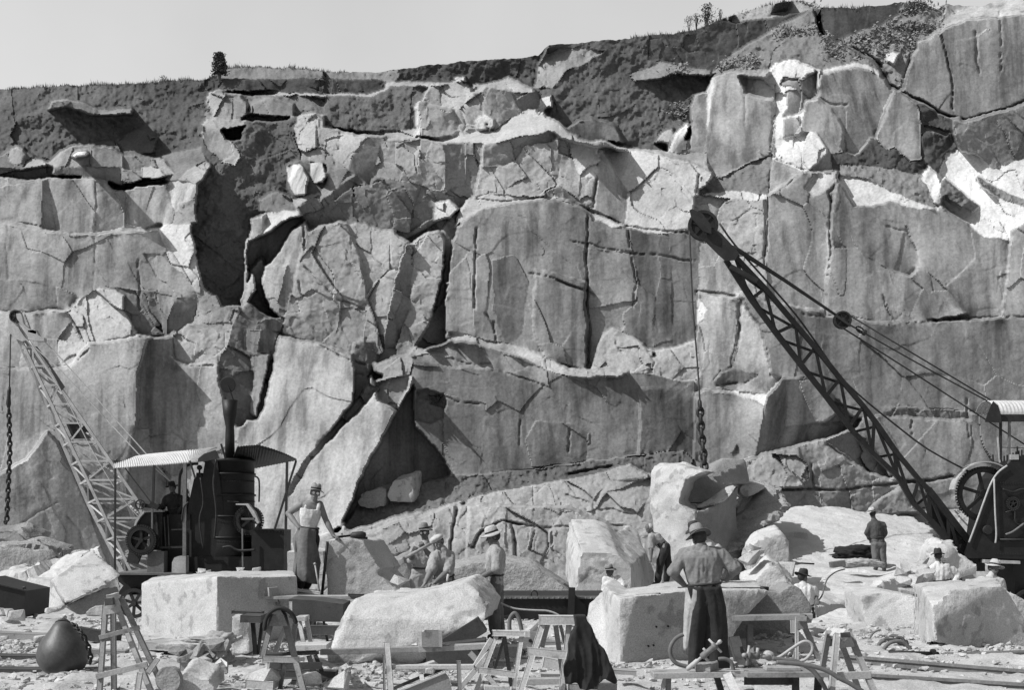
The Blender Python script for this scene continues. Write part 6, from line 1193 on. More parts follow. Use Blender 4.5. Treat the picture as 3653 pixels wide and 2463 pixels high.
wooden('trestle', at('i', 1930, 600, 16.3), 'small white trestle right of the hide, under the dark trough', 'trestle', [
    ('leg', 'i', (1945, 360, 16.3), (2025, 800, 16.3), .05, .05, 'wood_pale'), ('leg', 'i', (1850, 370, 16.3), (1935, 800, 16.1), .05, .05, 'wood_pale'), ('leg', 'i', (1750, 170, 16.5), (1752, 330, 16.5), .04, .04, 'wood_pale'), ('cap', 'i', (1838, 378, 16.3), (1965, 375, 16.3), .06, .3, 'wood_pale')])
FR = wooden('frame', at('j', 1200, 1040, 12.3), 'white timber frame in the foreground, with an upright post at its left', 'timber frame', [
    ('post', 'j', (765, 478, 12.4), (815, 1100, 12.3), .055, .05, 'wood_pale'), ('beam', 'j', (770, 765, 12.4), (1800, 760, 12.4), .035, .09, 'wood_pale'), ('beam', 'j', (770, 790, 12.37), (1810, 790, 12.37), .018, .05, 'wood_mid'),
    ('brace', 'j', (1800, 775, 12.4), (1995, 450, 12.9), .05, .05, 'wood_pale'), ('brace', 'j', (1580, 1080, 12.1), (1960, 620, 12.6), .05, .07, 'wood_pale'), ('stake', 'j', (1615, 698, 12.0), (1632, 1120, 12.0), .04, .04, 'wood_grey'), ('stake', 'j', (728, 622, 12.5), (735, 1060, 12.5), .02, .04, 'wood_grey')])
BX = thing('wooden_box', at('j', 1280, 535, 13.8), 'small wooden box standing on the plank in front of the curved block', 'box')
def boxy(t, c, x0, y0, x1, y1, Y, D, mt, sides='wood_pale'):
    a, b = at(c, x0, y0, Y), at(c, x1, y1, Y); w_, h_ = b.x-a.x, a.z-b.z; th = .018
    bm = BM(); box(bm, ((a.x+b.x)/2, Y, (a.z+b.z)/2), (w_, th, h_)); obj('front_board', bm, mt, t)
    bm = BM(); box(bm, ((a.x+b.x)/2, Y+D, (a.z+b.z)/2), (w_, th, h_)); obj('back_board', bm, mt, t)
    for x in (a.x+th/2, b.x-th/2): bm = BM(); box(bm, (x, Y+D/2, (a.z+b.z)/2), (th, D-th, h_)); obj('end_board', bm, sides, t)
    bm = BM(); box(bm, ((a.x+b.x)/2, Y+D/2, b.z+th/2+.003), (w_-2*th, D-th, th)); obj('base_board', bm, mt, t)
boxy(BX, 'j', 1178, 352, 1412, 532, 13.7, .22, 'wood_grey')
plate(BX, 'end_cleat', 'j', [(1115, 345), (1172, 342), (1184, 535), (1132, 520)], 13.72, .03, 'wood_pale'); plate(BX, 'end_cleat', 'j', [(1376, 340), (1416, 334), (1420, 535), (1384, 532)], 13.66, .03, 'wood_mid')
CT = thing('crate', at('j', 1250, 1080, 12.2), 'tipped open wooden tool crate holding broken stone, in the foreground', 'crate')
plate(CT, 'front_board', 'j', [(880, 1080), (1455, 838), (1500, 900), (1550, 1120), (860, 1120)], 12.0, .025, 'wood_grey'); plate(CT, 'back_board', 'j', [(740, 1050), (1165, 872), (1450, 760), (1470, 800), (1180, 905), (780, 1075)], 12.45, .025, 'wood_dark')
plate(CT, 'edge_strip', 'j', [(900, 1048), (1455, 825), (1462, 842), (910, 1066)], 11.98, .04, 'wood_pale'); bm = BM(); beam(bm, at('j', 1172, 862, 12.42), at('j', 1188, 945, 12.0), .04, .03); obj('divider', bm, 'wood_pale', CT)
loose('j', 1280, 850, 12.2, (.11, .1, .09), 'pointed stone lying in the tipped tool crate'); loose('j', 1090, 512, 13.75, (.08, .07, .04), 'flat chip of stone on the plank left of the small box'); loose('j', 1480, 508, 13.75, (.09, .07, .03), 'flat chip of stone on the plank right of the small box')
# dark baulk wedged under the curved block, and a black beam added to make its shade
for a, b, w_, lab in (((1400, 560, 15.9), (1900, 250, 15.9), .22, 'thick black baulk wedged under the right end of the curved block'), ((1250, 720, 15.6), (1960, 640, 15.6), .45, 'black beam added to darken the shade under the curved block'), ((1750, 600, 15.3), (1980, 840, 15.2), .07, 'thin pole in the shade behind the white frame')):
    plank('j', a, b, w_, .35 if w_ > .1 else .06, 'wood_dark' if w_ > .1 else 'wood_grey', lab, 'baulk_or_shade_beam' if w_ > .1 else 'pole', 'timber')
plank('H', (1310, 998, 16.6), (1352, 1030, 16.9), .06, .06, 'wood_dark', 'dark bar poking out behind the right end of the curved block', 'iron_bar', 'iron bar')
# stack of dark rough stones, rags, paper, grindstone
DS = 'rough dark stone in the low stack below the large squared block'
for x, y, s in [(320, 820, .36), (540, 830, .5), (800, 750, .45), (900, 740, .36), (770, 840, .25), (870, 840, .32), (420, 920, .5), (600, 930, .5), (940, 900, .4), (700, 900, .35)]:
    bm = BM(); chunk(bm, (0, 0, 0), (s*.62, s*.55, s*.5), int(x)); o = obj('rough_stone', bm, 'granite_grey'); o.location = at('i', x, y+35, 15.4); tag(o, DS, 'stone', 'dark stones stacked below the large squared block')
rock('granite_block', 'i', [[(40, 700), (400, 690), (730, 700), (975, 672), (975, 730), (730, 790), (380, 780), (40, 770)]], (0, .8, .0), 'pale flat slab on top of the low stone stack', 'granite', 'slab', .03, .02, .01, Y=15.8)
rock('granite_block', 'i', [[(280, 1240), (340, 1100), (420, 1050), (480, 1075), (600, 1130), (720, 1150), (780, 1240), (790, 1330), (270, 1330)]], (0, .5, .1), 'grey peaked rock at the bottom of the photo, right of the grindstone', 'granite', 'rock', .025, .02, .01, Y=12.9)
rock('granite_block', 'i', [[(1000, 345, 17), (1140, 345, 17), (1225, 400, 17), (1245, 560, 17), (1215, 830, 16.8), (1010, 840, 16.8)]], (0, .5, 0), 'pale upright stone stump left of the dark table legs', 'granite', 'stone', .03, .03, .01)
bm = BM(); lathe(bm, at('i', 225, 1150, 12.8), [(.02, -.04), (.135, -.04), (.142, 0), (.135, .04), (.02, .04)], 36, Vector((.15, 1, 0))); o = obj('grindstone', bm, 'granite_grey', None); rebase(o); tag(o, 'round grindstone standing on edge at the bottom, left of the peaked rock', 'grindstone')
def rag(c, x, y, Y, s, seed, mat, name, label, cat):
    bm = BM(); p = at(c, x, y, Y); r = random.Random(seed)
    bmesh.ops.create_icosphere(bm, subdivisions=4, radius=1.0)
    me = bpy.data.meshes.new(name); bm.to_mesh(me); bm.free()
    n = len(me.vertices); a = np.empty(n*3, np.float32); me.vertices.foreach_get('co', a); a = a.reshape(-1, 3).astype(float)
    d = 1+fbm(a*1.6+seed, 3, seed)*.6+np.sin(fbm(a*2.4+seed, 2, seed+1)*14)*.12; a = a*d[:, None]*np.array(s)/2; a[:, 2] = np.maximum(a[:, 2], -s[2]*.3)
    me.vertices.foreach_set('co', a.reshape(-1).astype(np.float32)); me.update()
    for q in me.polygons: q.use_smooth = True
    o = link(name, me, mat); o.location = p; return tag(o, label, cat)
rag('i', 690, 655, 15.7, (.5, .2, .1), 3, 'cloth_rag', 'rag', 'flat crumpled rag on the slab, left half of the cloth heap', 'rag'); rag('i', 870, 640, 15.7, (.36, .22, .18), 9, 'cloth_rag', 'coat', 'crumpled light coat lying on the slab by the stone stump', 'coat')
bm = BM(); pa = [at('i', x, y, Y) for x, y, Y in ((755, 985, 14.0), (868, 882, 14.2), (950, 940, 14.0), (950, 1000, 13.9), (880, 930, 13.9))]; prism(bm, pa, (0, .01, .004)); o = obj('paper', bm, 'roof_iron', None); rebase(o); tag(o, 'folded white paper propped on the plank box', 'paper')
# white stones on the deck seen above the squared block, tools on blocks
for x, y, s in [(1020, 1470, .18), (1090, 1480, .16), (980, 1490, .12), (1440, 1470, .2), (1350, 1490, .15), (1620, 1465, .2)]: loose('f', x, y, 20.6, (s, s*.8, s*.7), 'small white stone on top of the large squared block')
bm = BM(); tube(bm, [at('a', 740, 792, 20.6), at('a', 900, 775, 20.6)], .018); tube(bm, [at('a', 1000, 795, 20.5), at('a', 1105, 805, 20.5)], .022); lathe(bm, at('a', 900, 778, 20.5), [(.03, 0), (.06, .04), (.06, .2), (.03, .26)], 12, Vector((1, 0, .1))); o = obj('rock_drill', bm, 'iron_dark', None, True); rebase(o); tag(o, 'rock drill lying on top of the upright block beside the man in singlet', 'rock drill')
def rod(c, a, b, Y, r, mat, label, knob=False, Y2=None):
    bm = BM(); A, B = at(c, a[0], a[1], Y), at(c, b[0], b[1], Y2 or Y); tube(bm, [A, B], r, 8)
    if knob: bmesh.ops.create_uvsphere(bm, u_segments=10, v_segments=6, radius=r*1.8, matrix=Matrix.Translation(A))
    o = obj('steel_rod', bm, mat, None, True); rebase(o); return tag(o, label, 'rod')
rod('a', (478, 1112), (540, 1480), 20.1, .013, 'iron_pale', 'thin bright rod with a knob leaning beside the leather apron', True); rod('a', (628, 845), (560, 1500), 20.3, .024, 'iron_black', 'dark crowbar leaning against the upright block')
rod('c', (165, 680), (955, 685), 17.0, .014, 'iron_dark', 'long drill steel lying across the top of the dressed block'); rod('c', (885, 680), (955, 688), 16.9, .026, 'iron_black', 'black chisel end at the right of the dressed block')
rod('I', (765, 1022), (905, 1012), 16.1, .02, 'iron_dark', 'short iron tool on the front edge of the dressed block'); rod('b', (660, 998), (740, 970), 16.6, .012, 'iron_dark', 'small chisel on the curved block in front of the cap man')
rod('b', (0, 1108), (155, 1098), 16.8, .02, 'iron_dark', 'iron bar lying on the left end of the curved block top')
# wagon and skip
WG = thing('wagon', at('e', 1100, 600, 23.5), 'dark riveted steel wagon body behind the white trestles', 'wagon')
a, b = at('e', 60, 122, 23), at('e', 2000, 640, 23); bm = BM(); box(bm, ((a.x+b.x)/2, 23.9, (a.z+b.z)/2-.15), (b.x-a.x, 1.8, a.z-b.z+.3)); obj('body', bm, 'iron_black', WG)
bm = BM(); box(bm, ((a.x+b.x)/2, 22.97, a.z-.02), (b.x-a.x, .06, .05)); obj('rim', bm, 'iron_grey', WG); bm = BM()
for k in range(24): lathe(bm, (a.x+.06+k*(b.x-a.x-.1)/23, 22.94, a.z-.03), [(.022, 0), (.016, .018), (0, .022)], 8, Vector((0, -1, 0)))
obj('rivets', bm, 'iron_grey', WG); bar('post', 'e', (1440, -10), (1420, 500), 22.8, .12, 'iron_black', WG); bm = BM(); q_ = at('e', 870, 92, 23); tube(bm, [q_+Vector((math.cos(t)*.06, 0, math.sin(t)*.07)) for t in [k*math.pi/6 for k in range(12)]], .016, 6, close=True); obj('lifting_ring', bm, 'iron_dark', WG)
plate(WG, 'bracket', 'e', [(1420, 20), (1480, 90), (1540, 160), (1640, 260), (1660, 350), (1660, 420), (1420, 420)], 22.85, .06, 'iron_black')
for x in (500, 1200, 1750): wheel('wagon_wheel', at('e', x, 650, 22.9), .3, .1, 'iron_dark', WG, spokes=6, rim=.07)
SK = thing('skip', at('h', 100, 590, 22.5), 'dark steel skip with a slanting rim at the left edge', 'skip')
plate(SK, 'body', 'h', [(-300, 60), (-40, 135), (345, 228), (322, 590), (250, 600), (-300, 600)], 22.5, 1.2, 'iron_black'); plate(SK, 'rim', 'h', [(-300, 50), (-40, 125), (350, 220), (350, 236), (-40, 143), (-300, 70)], 22.45, .06, 'iron_dark')
bm = BM(); tube(bm, [at('h', 312, 205, 22.4), at('h', 315, 180, 22.4), at('h', 335, 175, 22.4), at('h', 342, 205, 22.4)], .02); obj('lug', bm, 'iron_dark', SK)
t = thing('wooden_block', at('J', 550, 850, 29), 'small dark box lying on the sloping slab, left of the distant man', 'box'); plate(t, 'box', 'J', [(512, 828), (590, 815), (596, 848), (518, 860)], 29.5, .3, 'iron_grey')
rod('J', (300, 830), (410, 836), 30, .02, 'iron_dark', 'thin bar lying on the great bright slab'); rag('J', 690, 835, 31, (1.0, .4, .25), 5, 'cloth_rag', 'chain_heap', 'small heap of chain and rope beside the distant man\'s boots', 'chain heap')
rag('J', 650, 778, 33.5, (1.3, .7, .42), 8, 'cloth_black', 'tarpaulin', 'dark crumpled tarpaulin on the slab behind the distant man', 'tarpaulin')
# brush on the skyline
noisy('leaf', .04, .08, 5, .9); noisy('bark', .06, .1, 8, .9)
def shrub(c, x, y, Y, w_, h_, label, n=420):
    b = at(c, x, y, Y); t = thing('bush', b, label, 'bush', 'bushes on the skyline' if c == 'C' else None); bm = BM(); r = random.Random(int(x*7))
    for k in range(5): tube(bm, [b-Vector((0, 0, .3)), b+Vector((r.uniform(-.2, .2)*w_, r.uniform(-.2, .2)*w_, h_*.5)), b+Vector((r.uniform(-.4, .4)*w_, r.uniform(-.4, .4)*w_, h_*.9))], [.05*h_, .03*h_, .01*h_], 5)
    obj('stem', bm, 'bark', t); bm = BM()
    for k in range(n):
        z = r.random(); q = b+Vector((r.gauss(0, .3)*w_*(1-.55*z), r.gauss(0, .3)*w_*(1-.55*z), h_*(.12+.95*z))); s = h_*.06*r.uniform(.6, 1.4); u_ = Vector((r.uniform(-1, 1), r.uniform(-1, 1), r.uniform(-1, 1))).normalized(); v_ = u_.orthogonal().normalized()
        bm.faces.new([bm.verts.new(q+u_*s), bm.verts.new(q+v_*s*.5), bm.verts.new(q-u_*s), bm.verts.new(q-v_*s*.5)])
    obj('foliage', bm, 'leaf', t)
shrub('A', 1228, 425, 60, .62, 1.05, 'dark rounded bush standing alone on the cliff top at left', 2600)
shrub('C', 265, 135, 66, .9, 1.0, 'tallest of the small fir bushes on the skyline slope'); shrub('C', 165, 150, 66, .6, .55, 'lowest small fir bush on the skyline slope, leftmost', 200); shrub('C', 205, 135, 67, .5, .55, 'middle small bush of the fir bushes on the skyline', 200); shrub('C', 340, 105, 67, .35, .5, 'rightmost tiny bush on the skyline slope', 120); shrub('A', 915, 470, 62, .45, .4, 'tiny dark shrub on the cliff top left of the lone bush', 200)

for x, y in ((765, 1182), (882, 1202), (950, 1199), (836, 1314), (866, 1310), (750, 1446)):
    bm = BM(); yy_ = 15.79+(x-670)/630*.62; lathe(bm, at('I', x, y, yy_), [(.011, -.004), (.014, -.006), (.014, .03), (.002, .032)], 12, Vector((0, 1, 0)))
    blk = [o for o in bpy.data.objects if o.get('label', '').startswith('huge pale block')][0]; obj('drill_hole', bm, 'iron_black', blk)
# ================================================================ PEOPLE
noisy('skin', .14, .2, 9, .6, bumps=((40, .2, .004),)); noisy('skin_dark', .09, .14, 9, .6, bumps=((40, .2, .004),)); noisy('hair', .02, .05, 40, .8)
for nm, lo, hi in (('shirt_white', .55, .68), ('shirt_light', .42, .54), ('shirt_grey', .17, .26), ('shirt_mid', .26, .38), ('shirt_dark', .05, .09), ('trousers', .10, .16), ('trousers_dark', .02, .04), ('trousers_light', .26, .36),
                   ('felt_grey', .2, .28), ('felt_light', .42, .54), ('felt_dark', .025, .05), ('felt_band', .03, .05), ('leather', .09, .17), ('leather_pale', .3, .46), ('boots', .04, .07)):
    noisy(nm, lo, hi, 5, .9, bumps=((14, .6, .02), (60, .4, .004)), grain=(28, .8))
m_, nt_, bs_ = newmat('lens', .45, 0, .5); bs_.inputs['Base Color'].default_value = (.75, .75, .75, 1)
def capsule(bm, a, b, ra, rb, seg=12, fa=1.0):
    "tapered limb with round ends; fa flattens it front to back"
    a, b = Vector(a), Vector(b); d = b-a
    if d.length < 1e-4: d = Vector((0, 0, 1e-3)); b = a+d
    x, y, n = frame_of(d, Vector((0, 1, 0)) if abs(d.normalized().y) < .9 else Vector((0, 0, 1))); L_ = d.length; rings = []
    prof = [(-ra*math.cos(t), ra*math.sin(t)) for t in (.15, .5, .9, 1.3)]+[(0, ra)]+[(L_*k/4, ra+(rb-ra)*k/4) for k in (1, 2, 3)]+[(L_, rb)]+[(L_+rb*math.sin(t), rb*math.cos(t)) for t in (.35, .75, 1.1, 1.42)]
    for h, r in prof:
        rings.append([bm.verts.new(a+n*h+(x*math.cos(2*math.pi*k/seg)+y*math.sin(2*math.pi*k/seg)*fa)*r) for k in range(seg)])
    for A, B in zip(rings, rings[1:]):
        for k in range(seg): bm.faces.new((A[k], A[(k+1) % seg], B[(k+1) % seg], B[k]))
    bm.faces.new(rings[0][::-1]); bm.faces.new(rings[-1])
def ball(bm, c, r, s=(1, 1, 1), R=None):
    M = Matrix.Translation(c) @ (R.to_4x4() if R is not None else Matrix.Identity(4)) @ Matrix.Diagonal((s[0], s[1], s[2], 1)); bmesh.ops.create_uvsphere(bm, u_segments=14, v_segments=10, radius=r, matrix=M)
def solidify(bm, name, mat, parent, vox, it=3, wr=0.0, seed=1, dirs=1.0):
    bmesh.ops.recalc_face_normals(bm, faces=bm.faces); me = bpy.data.meshes.new(name); bm.to_mesh(me); bm.free(); me = remeshed(me, vox, it)
    if wr:
        def fn(a, n):
            f = fbm(a*np.array([11, 11, 5])*dirs+seed, 3, seed); r1 = 1-np.abs(fbm(a*np.array([7, 7, 4])*dirs+seed*2, 3, seed+3))*3.2; r2 = 1-np.abs(fbm(a*np.array([14, 14, 6])*dirs+seed, 2, seed+8))*3.0; return n*((f*.5+np.clip(r1, -.5, 1)*.85+np.clip(r2, -.5, 1)*.45)*wr)[:, None]
        displace(me, fn)
    for p in me.polygons: p.use_smooth = True
    me.name = name; return link(name, me, mat, parent)
def sweep_torso(bm, hip, chest, neck, right, w_hip, w_chest, d_hip, d_chest, waist=.86, seg=22, infl=0.0, top=True, sh_w=None):
    "body of the trunk as an elliptical sweep from crotch to neck base; right = shoulder-line direction"
    pts = [(hip-(chest-hip).normalized()*.10, w_hip*.72, d_hip*.8), (hip, w_hip, d_hip), (hip.lerp(chest, .35), w_hip*waist, d_hip*.92), (hip.lerp(chest, .7), (w_chest*.96), d_chest), (chest, w_chest, d_chest*1.02)]
    if top: pts += [(chest.lerp(neck, .45), w_chest*1.02, d_chest*.9), (chest.lerp(neck, .8), w_chest*.72, d_chest*.66), (neck, .07, .07)]
    rings = []
    for i, (c, w_, d_) in enumerate(pts):
        ax_ = (pts[min(i+1, len(pts)-1)][0]-pts[max(i-1, 0)][0]).normalized(); rr_ = (right-ax_*right.dot(ax_)).normalized(); ff = ax_.cross(rr_)
        rings.append([bm.verts.new(c+rr_*math.copysign(abs(math.cos(t))**.85, math.cos(t))*(w_+infl)+ff*math.copysign(abs(math.sin(t))**.9, math.sin(t))*(d_+infl)) for t in [2*math.pi*k/seg for k in range(seg)]])
    for A, B in zip(rings, rings[1:]):
        for k in range(seg): bm.faces.new((A[k], A[(k+1) % seg], B[(k+1) % seg], B[k]))
    bm.faces.new(rings[0][::-1]); bm.faces.new(rings[-1])
def hand(bm, w_, d, palm_n, side, curl=.5, S=1.0):
    "palm, four unequal bent fingers, thumb from the side of the palm; w_ wrist, d pointing direction, palm_n palm normal"
    d = d.normalized(); n = (palm_n-d*palm_n.dot(d)).normalized(); s = d.cross(n)*side
    for k in range(3): capsule(bm, w_+d*.01+s*(k-1)*.022*S, w_+d*.085*S+s*(k-1)*.024*S, .017*S, .016*S, 8)
    for k, (L_, o_) in enumerate(((.068, .033), (.078, .012), (.072, -.01), (.055, -.031))):
        p = w_+d*.085*S+s*o_*S; a = curl*.9; r = .0088*S
        for j, f in enumerate((.45, .32, .23)):
            q = p+(d*math.cos(a)+n*math.sin(a))*L_*f*S; capsule(bm, p, q, r, r*.93, 7); p = q; a += curl; r *= .94
    p = w_+d*.03*S+s*.03*S; q = p+(d*.7+s*.7+n*.3).normalized()*.038*S; capsule(bm, p, q, .0125*S, .011*S, 7); capsule(bm, q, q+(d*.85+s*.1+n*.5).normalized()*.032*S, .0105*S, .009*S, 7)
def person(label, base, J, face, right, hat, top_mat, leg_mat, sleeves='short', skin='skin_dark', vox=.015, goggles=False, vest=False, apron=None, hip_w=.165, chest_w=.19, hcurl=.7, palm=Vector((0, 0, -1)), shoes='boots', seed=1, beard=False, braces=False, S=1.0, held=None):
    "J: joints in world metres; face: facing direction of the head; right: line across the shoulders"
    t = thing('person', base, label, 'person'); up = (J['head']-J['neck']).normalized(); f = face.normalized(); rt = right.normalized(); h_side = f.cross(up).normalized(); f = up.cross(h_side).normalized()
    bm = BM(); H = J['head']
    R = Matrix((h_side, f, up)).transposed()
    ball(bm, H+up*.035*S-f*.012*S, .098*S, (.78, .98, 1.0), R); ball(bm, H-up*.045*S+f*.022*S, .066*S, (.86, .95, 1.0), R); ball(bm, H-up*.088*S+f*.05*S, .03*S, (1.1, .9, .8), R)      # skull, jaw, chin
    capsule(bm, H+up*.018*S+f*.078*S, H-up*.022*S+f*.104*S, .009*S, .014*S, 8)                                                                  # nose
    for s in (-1, 1):
        ball(bm, H+h_side*s*.077*S-up*.005*S-f*.012*S, .026*S, (.35, .7, 1.1), R); capsule(bm, H+h_side*s*.012*S+up*.033*S+f*.083*S, H+h_side*s*.05*S+up*.03*S+f*.07*S, .009*S, .008*S, 7)
        ball(bm, H+h_side*s*.04*S-up*.015*S+f*.062*S, .022*S, (1, .7, .7), R)
    capsule(bm, H-up*.056*S+f*.083*S-h_side*.018*S, H-up*.056*S+f*.083*S+h_side*.018*S, .0075*S, .0075*S, 7)
    capsule(bm, J['neck']-up*.03*S, H-up*.05*S-f*.015*S, .062*S, .056*S, 12)
    sweep_torso(bm, J['hip'], J['chest'], J['neck'], rt, hip_w-.02, chest_w-.03, .095, .105)
    for s, k in ((-1, 'l'), (1, 'r')):
        capsule(bm, J['chest'].lerp(J['neck'], .55)+rt*s*.05, J['sh_'+k], .06*S, .058*S, 12); capsule(bm, J['sh_'+k], J['el_'+k], .062*S, .047*S, 12); capsule(bm, J['el_'+k], J['el_'+k].lerp(J['wr_'+k], .35), .047*S, .05*S, 12); capsule(bm, J['el_'+k].lerp(J['wr_'+k], .35), J['wr_'+k], .05*S, .031*S, 12)
        dd = J.get('hd_'+k, (J['wr_'+k]-J['el_'+k])); hand(bm, J['wr_'+k], dd, J.get('pn_'+k, palm), s, J.get('cu_'+k, hcurl), S)
        capsule(bm, J['hip']+rt*s*.085, J['kn_'+k], .085*S, .055*S, 12); capsule(bm, J['kn_'+k], J['an_'+k], .056*S, .036*S, 12); ft = J['ft_'+k]-J['an_'+k]; capsule(bm, J['an_'+k]-Vector((0, 0, .03)), J['ft_'+k], .04*S, .032*S, 8)
    solidify(bm, 'body', skin, t, vox*.62 if vox < .02 else vox*.8, 2)
    # shirt
    bm = BM(); sweep_torso(bm, J['hip'].lerp(J['chest'], .1), J['chest'], J['neck']-up*.02, rt, hip_w+.012, chest_w+.004, .118, .128)
    for s, k in ((-1, 'l'), (1, 'r')):
        if sleeves == 'none': continue
        capsule(bm, J['chest'].lerp(J['neck'], .6)+rt*s*.06, J['sh_'+k], .072*S, .078*S, 12)
        e = 1.0; capsule(bm, J['sh_'+k], J['sh_'+k].lerp(J['el_'+k], .93 if sleeves != 'long' else 1.0), .077*S, .068*S, 12)
        if sleeves == 'long': capsule(bm, J['el_'+k], J['el_'+k].lerp(J['wr_'+k], .92), .062*S, .045*S, 12)
        elif sleeves == 'rolled': 
            q = J['el_'+k]; dq = (J['sh_'+k]-q).normalized(); capsule(bm, q+dq*.05, q+dq*.015, .074*S, .075*S, 12)
    sh = None
    if sleeves != 'none':
        capsule(bm, J['neck']-up*.045*S, J['neck']+up*.012*S, .082*S, .066*S, 12)
        sh = solidify(bm, 'shirt', top_mat, t, vox, 2, .016, seed)
    else:
        bm.free(); bm = BM(); sweep_torso(bm, J['hip'].lerp(J['chest'], .12), J['chest'].lerp(J['neck'], -.02), J['neck'], rt, hip_w-.005, chest_w-.012, .108, .118, top=False)
        for s in (-1, 1):
            pts_ = [J['chest']+rt*s*.10+f*.085-up*.06, J['chest'].lerp(J['neck'], .35)+rt*s*.10+f*.075, J['chest'].lerp(J['neck'], .72)+rt*s*.095+f*.04, J['chest'].lerp(J['neck'], .78)+rt*s*.095-f*.02, J['chest']+rt*s*.11-f*.085]
            for a, b in zip(pts_, pts_[1:]): capsule(bm, a, b, .03, .03, 8, .6)
        solidify(bm, 'singlet', top_mat, t, vox*.8, 2, .006, seed)
    # trousers and boots
    bm = BM(); ax_ = (J['chest']-J['hip']).normalized()
    capsule(bm, J['hip']-rt*.075, J['hip']+rt*.075, .12*S, .12*S, 14); capsule(bm, J['hip']+ax_*.12-rt*.06, J['hip']+ax_*.12+rt*.06, .108*S, .108*S, 14)
    for s, k in ((-1, 'l'), (1, 'r')):
        capsule(bm, J['hip']+rt*s*.085, J['kn_'+k], .112*S, .088*S, 14); capsule(bm, J['kn_'+k], J['an_'+k]+(J['kn_'+k]-J['an_'+k]).normalized()*.05, .087*S, .077*S, 14)
    solidify(bm, 'trousers', leg_mat, t, vox, 2, .016, seed+5, .7)
    bm = BM()
    bl = J['hip']+ax_*.19; rr_ = (rt-ax_*rt.dot(ax_)).normalized(); ff = ax_.cross(rr_); tube(bm, [bl+rr_*math.cos(q)*(hip_w+.012)*.93+ff*math.sin(q)*.122 for q in [k*math.pi/10 for k in range(20)]], .017, 6, close=True); obj('belt', bm, 'boots', t, True)
    for s, k in ((-1, 'l'), (1, 'r')):
        bm = BM(); capsule(bm, J['an_'+k]+Vector((0, 0, .04)), J['an_'+k]-Vector((0, 0, .035)), .056*S, .055*S, 10); capsule(bm, J['an_'+k]-Vector((0, 0, .04)), J['ft_'+k], .05*S, .045*S, 10); solidify(bm, 'boot', shoes, t, .014, 2)
    bm = BM(); ball(bm, H+up*.03*S-f*.028*S, .1*S, (.83, .95, .98), R)
    for v in list(bm.verts):
        q = v.co-H
        if q.dot(f) > .035*S or q.dot(up) < -.035*S: v.co = v.co-f*max(0, q.dot(f)-.035*S)*1.0
    obj('hair', bm, 'hair' if hat != 'grey' else 'felt_light', t, True)
    # headgear
    if hat in ('felt_grey', 'felt_light', 'felt_dark', 'bowler'):
        mt = 'felt_dark' if hat == 'bowler' else hat; tilt = J.get('tilt', 0.0); uh = (up+f*tilt).normalized(); hs = h_side; fh = uh.cross(hs); c0 = H+up*.062*S
        bm = BM(); seg = 36; rings = []
        rnd = hat == 'bowler' or J.get('round', False)
        prof = [(.165, -.012), (.168, -.006), (.11, .004), (.093, .012), (.09, .05), (.082, .095), (.06, .118 if not rnd else .122), (.02, .106 if not rnd else .128)]
        for r_, h_ in prof:
            ring = []
            for k in range(seg):
                a = 2*math.pi*k/seg; rx, ry = r_*.9, r_*1.08; z = h_
                if r_ > .13: z = h_+.022*math.cos(2*a)*-1+(-.012 if math.sin(a) > 0 else .006)*abs(math.sin(a))
                if not rnd and h_ > .09 and abs(math.cos(a)) < .9: z -= .006*0
                ring.append(bm.verts.new(c0+(hs*math.cos(a)*rx+fh*math.sin(a)*ry+uh*z)*S))
            rings.append(ring)
        for A, B in zip(rings, rings[1:]):
            for k in range(seg): bm.faces.new((A[k], A[(k+1) % seg], B[(k+1) % seg], B[k]))
        bm.faces.new(rings[-1])
        if not rnd:
            for v in bm.verts:
                q = v.co-c0; zz = q.dot(uh)
                if zz > .08*S and abs(q.dot(hs)) < .03*S: v.co -= uh*.022*S*(1-abs(q.dot(hs))/.03/S)
        ho = obj('hat', bm, mt, t, True); md = ho.modifiers.new('s', 'SOLIDIFY'); md.thickness = .004
        bm = BM(); tube(bm, [c0+(hs*math.cos(a)*.0855+fh*math.sin(a)*.102+uh*.027)*S for a in [k*math.pi/12 for k in range(24)]], .0, 4, close=True) if False else None
        rg = []
        for h_ in (.014, .04): rg.append([bm.verts.new(c0+(hs*math.cos(2*math.pi*k/seg)*.0865+fh*math.sin(2*math.pi*k/seg)*.1035+uh*h_)*S) for k in range(seg)])
        for k in range(seg): bm.faces.new((rg[0][k], rg[0][(k+1) % seg], rg[1][(k+1) % seg], rg[1][k]))
        obj('hat_band', bm, 'felt_band', ho, True)
    elif hat == 'cap':
        bm = BM(); c0 = H+up*.075*S; ball(bm, c0-f*.005*S, .112*S, (.98, 1.1, .48), R); ball(bm, c0+up*.05*S, .016*S); capsule(bm, c0-up*.02*S+f*.08*S-h_side*.035*S, c0-up*.02*S+f*.1*S+h_side*.035*S, .03*S, .03*S, 8, .3)
        solidify(bm, 'cap', 'felt_light', t, .012, 2, .004, seed)
    if goggles:
        gp = H+up*.012*S+f*.092*S
        for s in (-1, 1):
            bm = BM(); lathe(bm, gp+h_side*s*.034*S, [(.0, .008), (.022, .006)], 16, f, caps=False); lo = obj('lens', bm, 'lens', t, True); bm = BM(); lathe(bm, gp+h_side*s*.034*S, [(.021, 0), (.025, 0), (.025, .008), (.021, .008), (.021, 0)], 16, f, caps=False); obj('goggle_rim', bm, 'iron_pale', t, True)
    if vest:
        bm = BM(); sweep_torso(bm, J['hip'].lerp(J['chest'], .2), J['chest'], J['neck']-up*.02, rt, hip_w+.016, chest_w-.01, .128, .138)
        solidify(bm, 'waistcoat', 'trousers_dark', t, vox, 3, .004, seed)
